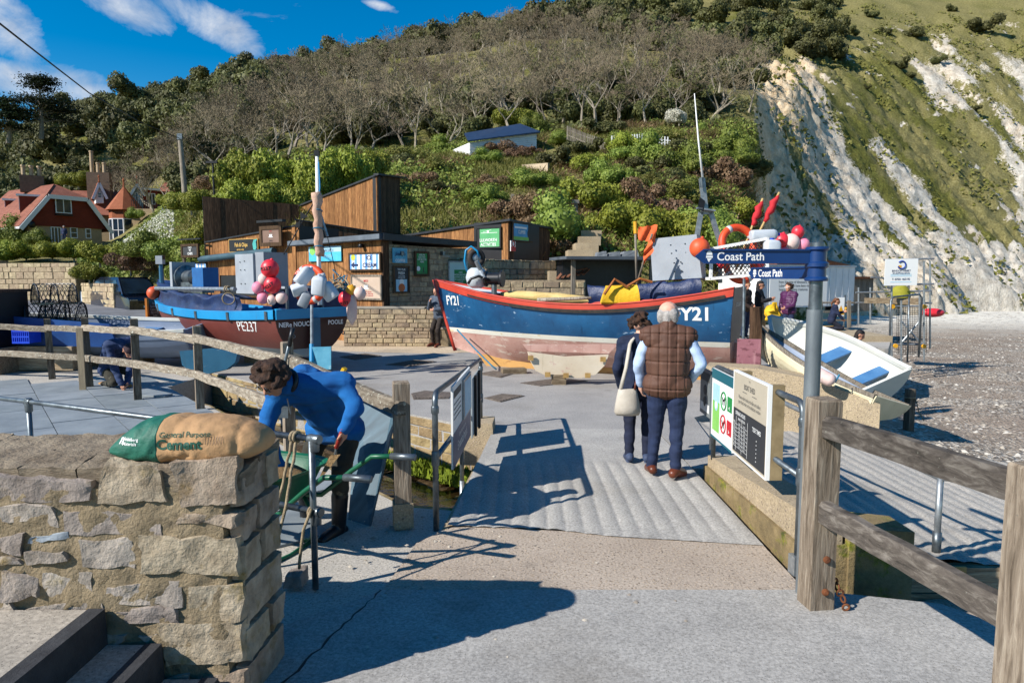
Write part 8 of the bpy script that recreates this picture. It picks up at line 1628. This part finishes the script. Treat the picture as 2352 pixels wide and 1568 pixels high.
gq=qp(1915,20.4,.40);JF=stand(gq,(.85,-.3,0),1.42,pelvis=(0,-.06,.36),Lh=(-.08,-.06,.34),Rh=(.08,-.06,.34),chest=(0,.03,.68),neck=(0,.05,.88),head=(0,.1,1.04),Ls=(-.16,.05,.84),Rs=(.16,.05,.84),Le=(-.2,.14,.6),Re=(.2,.14,.6),Lw=(-.1,.34,.66),Rw=(.12,.3,.42),Lk=(-.1,.3,.09),Rk=(.1,.3,.09),La=(-.1,-.22,.06),Ra=(.1,-.22,.06),Lt=(-.1,-.38,.05),Rt=(.1,-.38,.05))
tail=lambda H,hu,hd,hs_,k:[(H+hu*.045*k-hd*.03*k,H+hu*.05*k,.1*k,.092*k),(H-hd*.1*k+hu*.04*k,H-hd*.17*k-hu*.05*k,.035*k,.035*k),(H-hd*.17*k-hu*.05*k,H-hd*.16*k-hu*.22*k,.035*k,.015*k)]
person('girl with a ponytail kneeling on the quay eating an ice cream',JF,dict(top=fabric('navy_sweater','#10182e','#1b2542'),te=.02,legs=P('dotted_leggings','#12141f','#1b1e2c',6,.9),shoes=P('pink_trainers','#a8736a','#bd8d84',6,.7),hair=P('auburn_hair','#4a2a18','#6d4428',20,.7,.5,60),hair_caps=tail,z=.40,hf=.004,hi=3),.012,face=(.95,-.25,0))
ic=thing('ice_cream','ice cream cone held by the girl on the quay','ice cream',tuple(JF[0]['Lw']));c=JF[0]['Lw']+V((.05,-.03,.08));MB().lathe([(.008,-.1),(.03,.0)],c,n=10).build('cone',MATS['bamboo'],ic);MB().ball(c+V((0,0,.03)),.04,12).build('scoop',m_byel,ic,True)
gs=qp(1970,16.2,-.3);JF=stand(gs,(.8,-.55,0),1.62,pelvis=(0,0,.3),Lh=(-.09,0,.28),Rh=(.09,0,.28),chest=(0,.03,.6),neck=(0,.05,.8),head=(0,.09,.97),Ls=(-.18,.03,.76),Rs=(.18,.03,.76),Le=(-.24,.12,.5),Re=(.24,.12,.5),Lw=(-.08,.34,.5),Rw=(.08,.34,.5),Lk=(-.1,.4,.5),Rk=(.12,.4,.5),La=(-.1,.6,.1),Ra=(.12,.6,.1),Lt=(-.1,.78,.05),Rt=(.12,.78,.05))
person('seated woman in a navy puffer jacket looking at her phone by the dinghy',JF,dict(top=fabric('navy_puffer','#10182c','#1b2540',.2,40,.5),te=.035,disp=puff,legs=m_navyt,shoes=m_blackp,hair=m_hairdk,hair_caps=longh,z=-.3,hf=.004,hi=3),.012,face=(.75,-.5,-.35))
ph=MB().box(JF[0]['Lw'].lerp(JF[0]['Rw'],.5)+V((.1,-.07,.08)),(.075,.012,.15),.6).build('phone',m_blackp);tag(ph,'dark phone held by the seated woman','phone')
st_b=MB().box((gs.x,gs.y+.05,-.42),(.6,.5,.66)).build('stone_seat',MATS['old_concrete']);tag(st_b,'concrete block the woman with the phone sits on','block')
hp=A(149,558,69.2);person('person in a patterned dark shirt at the door of the tiled house',stand((hp.x,hp.y,hp.z),(.3,-1,0),1.7),dict(top=P('patterned_shirt','#0f1830','#27355c',30,.8,dirt='#8f98b0',dsc=30,damt=.58),legs=m_navyt,shoes=m_blackp,hair=m_hairgr,z=hp.z),.03)
# vegetation
def foliage(nm,c1,c2,c3,var=.5):
 def fn(t,v):
  oi=t.n('ShaderNodeObjectInfo');n=t.noise(v,2.6,5,.7);col=t.ramp(n,[(.3,c1),(.5,c2),(.72,c3)]);h=t.n('ShaderNodeHueSaturation')
  t.set(h.inputs['Value'],t.math('ADD',t.math('MULTIPLY',oi.outputs['Random'],var),1-var/2));t.set(h.inputs['Hue'],t.math('ADD',t.math('MULTIPLY',oi.outputs['Random'],.025),.472));t.set(h.inputs['Color'],col)
  b=bsdf(t,h.outputs[0],.6,spec=.25);tr=t.n('ShaderNodeBsdfTranslucent');t.set(tr.inputs[0],h.outputs[0]);mx=t.n('ShaderNodeMixShader',Fac=.22);t.set(mx.inputs[1],b.outputs[0]);t.set(mx.inputs[2],tr.outputs[0]);return mx
 return mat(nm,fn)
m_ever=foliage('evergreen_leaves','#2f331c','#52562f','#787a4c');m_ivy=foliage('ivy_leaves','#46501a','#78852c','#a3a54c');m_grn=foliage('fresh_leaves','#3e4e1e','#677a30','#959e4e');m_brn=foliage('bramble','#4a3a26','#786446','#a08c68');m_olv=foliage('rough_grass','#414a1c','#6b7032','#948e54');m_pine=foliage('pine_needles','#141d12','#26331e','#3d4a2c');m_blos=foliage('blossom','#8a8f70','#c9c8b4','#e2e0d2');m_gors=foliage('gorse','#6a5a10','#b58d12','#d8ab1e')
m_bark=P('pale_bark','#756b5c','#a09684',5,.95,.4,20,rnd_v=.4);m_twig=P('twigs','#5f5445','#85785f',5,.95,rnd_v=.45)
def quads(P_,size,rs,nrm=None,asp=.7):
 """leaf faces at points P_ (N,3): random tilt, biased to face outwards"""
 N=len(P_);a=rs.normal(size=(N,3));a /= np.linalg.norm(a,axis=1)[:,None]
 if nrm is not None:a=a*.75+nrm;a /= np.linalg.norm(a,axis=1)[:,None]+1e-9
 u=np.cross(a,rs.normal(size=(N,3)));u /= np.linalg.norm(u,axis=1)[:,None]+1e-9;w_=np.cross(a,u);s_=(size*(.6+.8*rs.random(N)))[:,None]
 v=np.stack([P_-u*s_,P_+w_*s_*asp,P_+u*s_,P_-w_*s_*asp],1).reshape(-1,3);return v,np.arange(4*N).reshape(-1,4)
def bush_mesh(nm,m_,seed,n,lobes,leaf,sq=.8,core=True):
 rs=np.random.default_rng(seed);L=rs.normal(size=(lobes,3))*np.array([.5,.5,.28]);L[:,2]=np.abs(L[:,2])*1.2+.25;rad=.32+rs.random(lobes)*.3;L[0]=(0,0,.35);rad[0]=.65
 k=rs.integers(0,lobes,n);d=rs.normal(size=(n,3));d /= np.linalg.norm(d,axis=1)[:,None];r=rad[k]*(.75+.32*rs.random(n));p=L[k]+d*r[:,None];p[:,2]*=sq;p[:,2]=np.maximum(p[:,2],.0);v,f=quads(p,leaf,rs,d)
 if core:
  for l,q in zip(L,rad):
   b=MB().ball(l*np.array([1,1,sq]),q*.72,8,(1,1,sq));o_=len(v);v=np.vstack([v,np.array(b.v)]);f4=[x for x in b.f if len(x)==4];f=np.vstack([f,np.array(f4)+o_])
 o=npmesh(nm,v,f,[m_]);me=o.data;bpy.data.objects.remove(o);return me
def bare_tree(seed,spread=.55,depth=5):
 r_=random.Random(seed);tk,cr=MB(),MB();
 def grow(p,d,L,r,lv):
  n=3 if lv<2 else 2;pts=[p];rr_=[r]
  for i in range(n):d=(d+V((r_.gauss(0,.16),r_.gauss(0,.16),.06+r_.gauss(0,.08)))).normalized();p=p+d*(L/n);pts.append(p);rr_.append(r*(1-.45*(i+1)/n))
  (tk if lv<3 else cr).tube(pts,rr_,5 if lv<2 else 3,cap=False)
  if lv>=depth:
   for _ in range(4):
    e=(d+V((r_.gauss(0,.5),r_.gauss(0,.5),r_.gauss(.25,.35)))).normalized()*L*r_.uniform(.5,1.);s_=e.cross(V((r_.random(),1,.3))).normalized()*.016;q=pts[r_.randrange(1,len(pts))];cr.add([q-s_,q+s_,q+e*.55+V((0,0,.04)),q+e],[(0,1,2),(1,3,2)])
   return
  for i in range(r_.choice((2,3,3))if lv else r_.choice((3,4))):
   q=pts[-1]if i<2 else pts[r_.randrange(1,len(pts))];a=r_.uniform(0,6.28);dd=(d*.8+V((math.cos(a),math.sin(a),r_.uniform(-.1,.35)))*spread*(1.25 if lv==0 else 1)).normalized();grow(q,dd,L*r_.uniform(.62,.85),rr_[-1]*r_.uniform(.6,.85),lv+1)
 grow(V((0,0,-.3)),V((r_.gauss(0,.12),r_.gauss(0,.12),1)).normalized(),1.7,.17,0);return tk,cr
def as_mesh(mb,nm,m_):o=mb.build(nm,m_);me=o.data;bpy.data.objects.remove(o);return me
BT=[(as_mesh(a,'trunk',m_bark),as_mesh(b,'crown',m_twig))for a,b in(bare_tree(s_,sp__)for s_,sp__ in((1,.5),(2,.62),(3,.55),(4,.7),(5,.48),(6,.6)))]
EV=[bush_mesh('crown',m_ever,20+i,3400,9,.07,.85)for i in range(5)];stump=as_mesh(MB().tube([(0,0,-.3),(0,.02,.5)],[.06,.03],5),'trunk',m_bark)
def plant(nm,label,cat,grp,p,sc,rz_,parts):
 th=thing(nm,label,cat,p,grp);th.rotation_euler=(.14*math.sin(rz_*7),.14*math.cos(rz_*5),rz_)if 'tree' in nm else(0,0,rz_);th.scale=sc if isinstance(sc,tuple)else(sc,)*3
 for a,me in parts:link(a,me,th)
 return th
def spread(n,px,Y,mind,ok=lambda a,b:True,seed=1):
 r_=random.Random(seed);out=[];g_={};tries=0
 while len(out)<n and tries<n*60:
  tries+=1;a,y=r_.uniform(*px),math.sqrt(r_.uniform(Y[0]**2,Y[1]**2));
  if not ok(a,y):continue
  x=(a-1176)/FPX*y;m_=mind*(.6+y/160)
  if all((x-q[0])**2+(y-q[1])**2>m_*m_ for q in out):out.append((x,y,a))
 return out
lo_=lambda a:np.interp(a,[200,420,480,700,900,1100,1300,1500,1700],[100,72,58,57,59,60,58,60,64]);hi_=lambda a:np.interp(a,[200,420,600,900,1200,1450,1600,1720],[105,112,125,150,150,125,100,84])
r_=random.Random(3)
def where(a,y):
 s_=('above the houses','above the ivy bank','above the tall plank screen','above the kiosk roofs','above the white hut','above the picket fences','near the cliff edge')[int(np.searchsorted([430,640,860,1060,1290,1540],a))]
 return s_+(', low on the slope' if y<76 else ', halfway up' if y<105 else ', high on the slope')
for x,y,a in spread(290,(260,1725),(57,150),2.7,lambda a,y:lo_(a)<y<hi_(a),5):
 i=r_.randrange(6);p=hillpt(a,y);plant('bare_tree','leafless grey twiggy tree '+where(a,y),'tree','bare trees of the hillside wood',tuple(p),(r_.uniform(.7,1.3),r_.uniform(.7,1.3),r_.uniform(.8,1.35)),r_.uniform(0,6.28),(('trunk',BT[i][0]),('crown',BT[i][1])))
okE=lambda a,y:(y>hi_(a)*.93 if a>330 else y>np.interp(a,[-700,0,170,330],[96,96,98,100]))and(a<1760 or y>118)and(a<1900)and not(a>1735 and y<100)
for x,y,a in spread(285,(-150,1900),(84,205),4.6,okE,8):
 p=hillpt(a,y);s_=r_.uniform(2.6,4.6)*(.75 if a>1500 else 1)*(.8 if y<100 else 1);plant('evergreen_bush','dark olive evergreen bush '+where(a,y),'bush','evergreens along the ridge',(p[0],p[1],p[2]-.4),(s_,s_,s_*r_.uniform(.9,1.3)),r_.uniform(0,6.28),(('crown',r_.choice(EV)),('trunk',stump)))
for k in range(64): # evergreen understorey among the bare trees
 a=r_.uniform(430,1700);y=r_.uniform(62,95);p=hillpt(a,y);s_=r_.uniform(1.3,2.4);plant('understorey_bush','dark evergreen bush among leafless trees '+where(a,y),'bush','evergreens under the bare trees',tuple(p),(s_,s_,s_*1.2),r_.uniform(0,6.28),(('crown',r_.choice(EV)),('trunk',stump)))
for k,(px,py,w_)in enumerate(((2237,50,26),(2060,140,20),(2100,70,18),(2150,130,14),(2030,60,16),(1960,70,14),(2000,25,14),(1925,60,30),(1890,85,34),(1850,100,40),(1830,60,40),(2235,240,10),(1985,200,8),(2190,20,12),(2085,165,12),(1990,105,12))):
 rows_=_py[:,int(np.argmin(np.abs(_px-px)))];y=float(np.interp(-(py+w_*.8),-rows_[::-1][::-1],_Y));p=hillpt(px,y);s_=w_/FPX*y;plant('cliff_bush','dark round bush dotted on the grassy cliff top','bush','bushes dotted over the cliff',tuple(p),s_,k,(('crown',EV[k%5]),('trunk',stump)))
 # bright bushes by the kiosks and gardens
IV=[bush_mesh('crown',m_ivy,40+i,7000,11,.045,.8)for i in range(3)];GR_=[bush_mesh('crown',m_grn,50+i,6000,11,.045,.8)for i in range(2)];BR_=[bush_mesh('crown',m_brn,60+i,5000,9,.05,.7,False)for i in range(2)]
def pb_(nm,lab,px,py,Y,w_,meshes,i,hs=1.15,dz=0.):
 p=A(px,py,Y);s_=w_/FPX*Y;return plant(nm,lab,'bush',None,(p.x,p.y,p.z+dz),(s_,s_,s_*hs),i*1.7,(('crown',meshes[i%len(meshes)]),('trunk',stump)))
for i,(px,py,Y,w_,lab)in enumerate(((530,470,29.5,48,'leftmost bright ivy bush over the dark plank screen'),(600,480,30,55,'bright ivy bush overhanging the middle of the dark screen'),(665,478,30.5,55,'bright ivy bush against the left edge of the tall screen'),(730,440,32,58,'bright ivy bush behind the mast of the brown boat'),(790,410,33,55,'bright ivy bush above the middle of the tall screen'),(850,385,36,42,'small bright bush behind the top of the tall screen'),(560,425,32,60,'upper bright bush beside the slim lamp post'),(640,425,33,60,'upper bright bush in the middle of the ivy bank'))):pb_('ivy_bush',lab,px,py+22,Y,w_,IV,i,1.7)
for i,(px,py,Y,w_,M_,lab)in enumerate(((455,560,29,42,IV,'tall ivy mass beside the chip kiosk sign'),(440,480,31,40,IV,'yellow green bush at the top of the left bank'),(405,470,38,30,IV,'hedge bush below the telegraph pole'),(400,600,33,50,GR_,'green scrub on the lower left bank'),(440,640,29.5,50,GR_,'low green scrub at the foot of the left bank'),(350,590,36,48,GR_,'green scrub in the middle of the left bank'),(205,640,36.5,34,IV,'hanging hedge between the two roadside walls'),(230,600,39,42,IV,'garden hedge above the short roadside wall'),(300,620,36,40,BR_,'dry bramble patch above the van'),(170,590,44,38,IV,'garden hedge below the tiled house'),(120,590,44,34,IV,'low garden hedge in front of the patio door'),(60,592,44,36,IV,'garden hedge near the left picture edge'),(10,596,43,40,IV,'leftmost garden hedge above the retaining wall'),(85,560,69,26,GR_,'dark ivy climbing the corner of the tiled house'),(30,560,70,44,GR_,'wide ivy hedge at the left end of the tiled house'),(310,500,82,18,GR_,'round dark shrub beside the bay turret'),(180,425,96,30,IV,'bright bush behind the tiled house chimney'),(1190,290,62,42,IV,'bright green laurel standing above the white hut'),(1240,300,60,26,GR_,'darker shrub right of the bright laurel'),(1560,280,58,26,[bush_mesh('crown',m_blos,70,4000,9,.05)],'white flowering blackthorn above the picket fence'),(1215,500,33,52,BR_,'upper dry bramble dome above the hut'),(1262,535,31,50,BR_,'dry bramble dome right of the hut roof'),(1288,580,28.5,40,BR_,'lowest dry bramble beside the bank steps'),(1160,500,33,46,BR_,'dry bramble straight above the activities sign'),(1110,490,34,42,GR_,'green scrub dome left of the dry brambles'),(1808,75,118,7,[bush_mesh('crown',m_gors,71,2500,7,.07)],'small yellow gorse bush near the cliff top'))):pb_('garden_bush' if px<480 else 'hill_bush',lab,px,py,Y,w_,M_,i)
okB=[(1290,560),(1400,430),(1460,470),(1520,520),(1580,470),(1640,540),(1700,500),(1420,540),(1350,400),(1480,380),(1560,400),(1650,420),(1700,590),(1600,590),(1690,350),(1440,350),(1540,560),(1380,480)]
for i,(px,py)in enumerate(okB):
 rows_=_py[:,int(np.argmin(np.abs(_px-px)))];y=float(_Y[np.argmax(rows_<py)]);p=hillpt(px,y);s_=r_.uniform(.9,1.6);plant('alexander_plant','leafy green herb clump '+where(px,50).replace('above','on the bank below').split(',')[0],'plant','leafy clumps on the bank',tuple(p),(s_,s_,s_*1.15),i,(('crown',(GR_+BR_+GR_+IV)[i%9]),('trunk',stump)))
SC=EV[:2]+GR_+BR_+[bush_mesh('crown',m_olv,80+i,5000,9,.05,.8,False)for i in range(2)]
for i,(x,y,a)in enumerate(spread(52,(500,1735),(31,57),1.9,lambda a,y:y>np.interp(a,[500,900,1100,1735],[38,36,31,33]),21)):
 p=hillpt(a,y);s_=r_.uniform(.6,1.25);plant('scrub_bush','wild scrub bush '+where(a,y).replace('above','on the bank below' if a>1060 else 'on the bank behind').split(',')[0],'bush','scrub on the near bank',tuple(p),(s_*1.2,s_,s_*.9),i,(('crown',SC[i%8]),('trunk',stump)))
 # pine at far left
def pine(px,py,Y,h,sd,lab):
 r2_=random.Random(sd);rs=np.random.default_rng(sd);th=thing('pine_tree',lab,'tree',tuple(A(px,py,Y)));b=A(px,py,Y);tk=MB().tube([b,b+V((.4,0,h*.5)),b+V((.2,0,h))],[.4,.28,.06],8);pts=[];nr=[]
 for k in range(26):
  f=r2_.uniform(.32,1.);a=r2_.uniform(0,6.28);L=h*(.62*(1-f)+.1)*r2_.uniform(.7,1.1);c=b+V((.3,0,h*f));e=c+V((math.cos(a)*L,math.sin(a)*L,.12*h*r2_.random()));tk.tube([c-V((0,0,.5)),c.lerp(e,.5),e],[.12,.08,.03],4)
  n=330;q=rs.normal(size=(n,3))*np.array([L*.33+.5,L*.33+.5,.32]);q[:,2]=np.abs(q[:,2]);q+=np.array(c.lerp(e,.75));pts.append(q)
 tk.build('trunk',m_bark,th);p=np.vstack(pts);v,f_=quads(p-np.array(b),.16,rs,np.tile([0,0,.8],(len(p),1)));npmesh('crown',v,f_,[m_pine],th)
pine(95,320,118,9.5,4,'tall dark pine standing against the sky at far left');pine(20,330,116,6.5,6,'low spreading pine at the left picture edge')
# ground cover, beyond counting
def cover(nm,lab,N,px,Y,zone,m_,size,blade,seed,lean=.55):
 rs=np.random.default_rng(seed);a=rs.uniform(*px,N);y=np.sqrt(rs.uniform(Y[0]**2,Y[1]**2,N));p=hillpt(a,y);k=zone(a,np.interp(y,[0,400],[0,400]),p,rs);p=p[k];n=len(p)
 if blade:
  ang=rs.random(n)*6.28;w_=size*.09*(.5+rs.random(n));d1=np.stack([np.cos(ang)*w_,np.sin(ang)*w_,0*w_],-1);tip=np.stack([rs.normal(0,lean,n)*size,rs.normal(0,lean,n)*size,size*(.3+.8*rs.random(n))],-1);v=np.stack([p-d1,p+d1,p+tip],1).reshape(-1,3);f=np.arange(3*n).reshape(-1,3)
 else:p=p+np.stack([0*p[:,0],-.05+0*p[:,0],rs.random(n)**2*.55],-1);v,f=quads(p,size,rs,np.tile([0,-.5,.6],(n,1)))
 return tag(npmesh(nm,v,f,[m_]),lab,'ground cover',kind='stuff')
zn_=lambda p,s_,o_:fbm(p[:,0]*s_,p[:,1]*s_,o_,4)
dry=lambda a,p:np.exp(-((a-1270)/95)**2-((p[:,1]-33)/6)**2)*.35
cover('rough_grass','rough olive grass covering the bank',200000,(180,1752),(27,66),lambda a,y,p,rs:(zn_(p,.25,1)+rs.normal(0,.06,len(a))>.40),m_olv,.34,True,1)
cover('green_leaves','lush green leaves covering the bank',130000,(180,1752),(27,62),lambda a,y,p,rs:(zn_(p,.22,5)+.16*(a>1290)*(y<48)+.12*(a<480)-dry(a,p)+rs.normal(0,.05,len(a))>.55),m_grn,.1,False,2)
cover('dry_bramble','dry brown bramble stems on the bank above the hut',90000,(480,1752),(27,60),lambda a,y,p,rs:(zn_(p,.2,9)+dry(a,p)+rs.normal(0,.05,len(a))>.58),m_brn,.55,True,3,1.0)
cover('cliff_tufts','tufts of scrub and grass scattered over the cliff',26000,(1760,2420),(56,165),lambda a,y,p,rs:zn_(p,.35,3)+.5*(zn_(p,1.3,4)-.5)>.60,m_olv,.28,False,6)
cover('wood_floor','ivy and dead leaves under the bare trees',60000,(380,1752),(58,125),lambda a,y,p,rs:zn_(p,.2,7)+rs.normal(0,.08,len(a))>.48,m_ever,.2,False,7)
cover('white_flowers','pale flowering groundcover on the bank below the houses',16000,(285,400),(38,52),lambda a,y,p,rs:rs.random(len(a))<np.clip(1.2-np.abs(y-46+(a-340)*.05)/5,0,1),m_blos,.07,False,8)
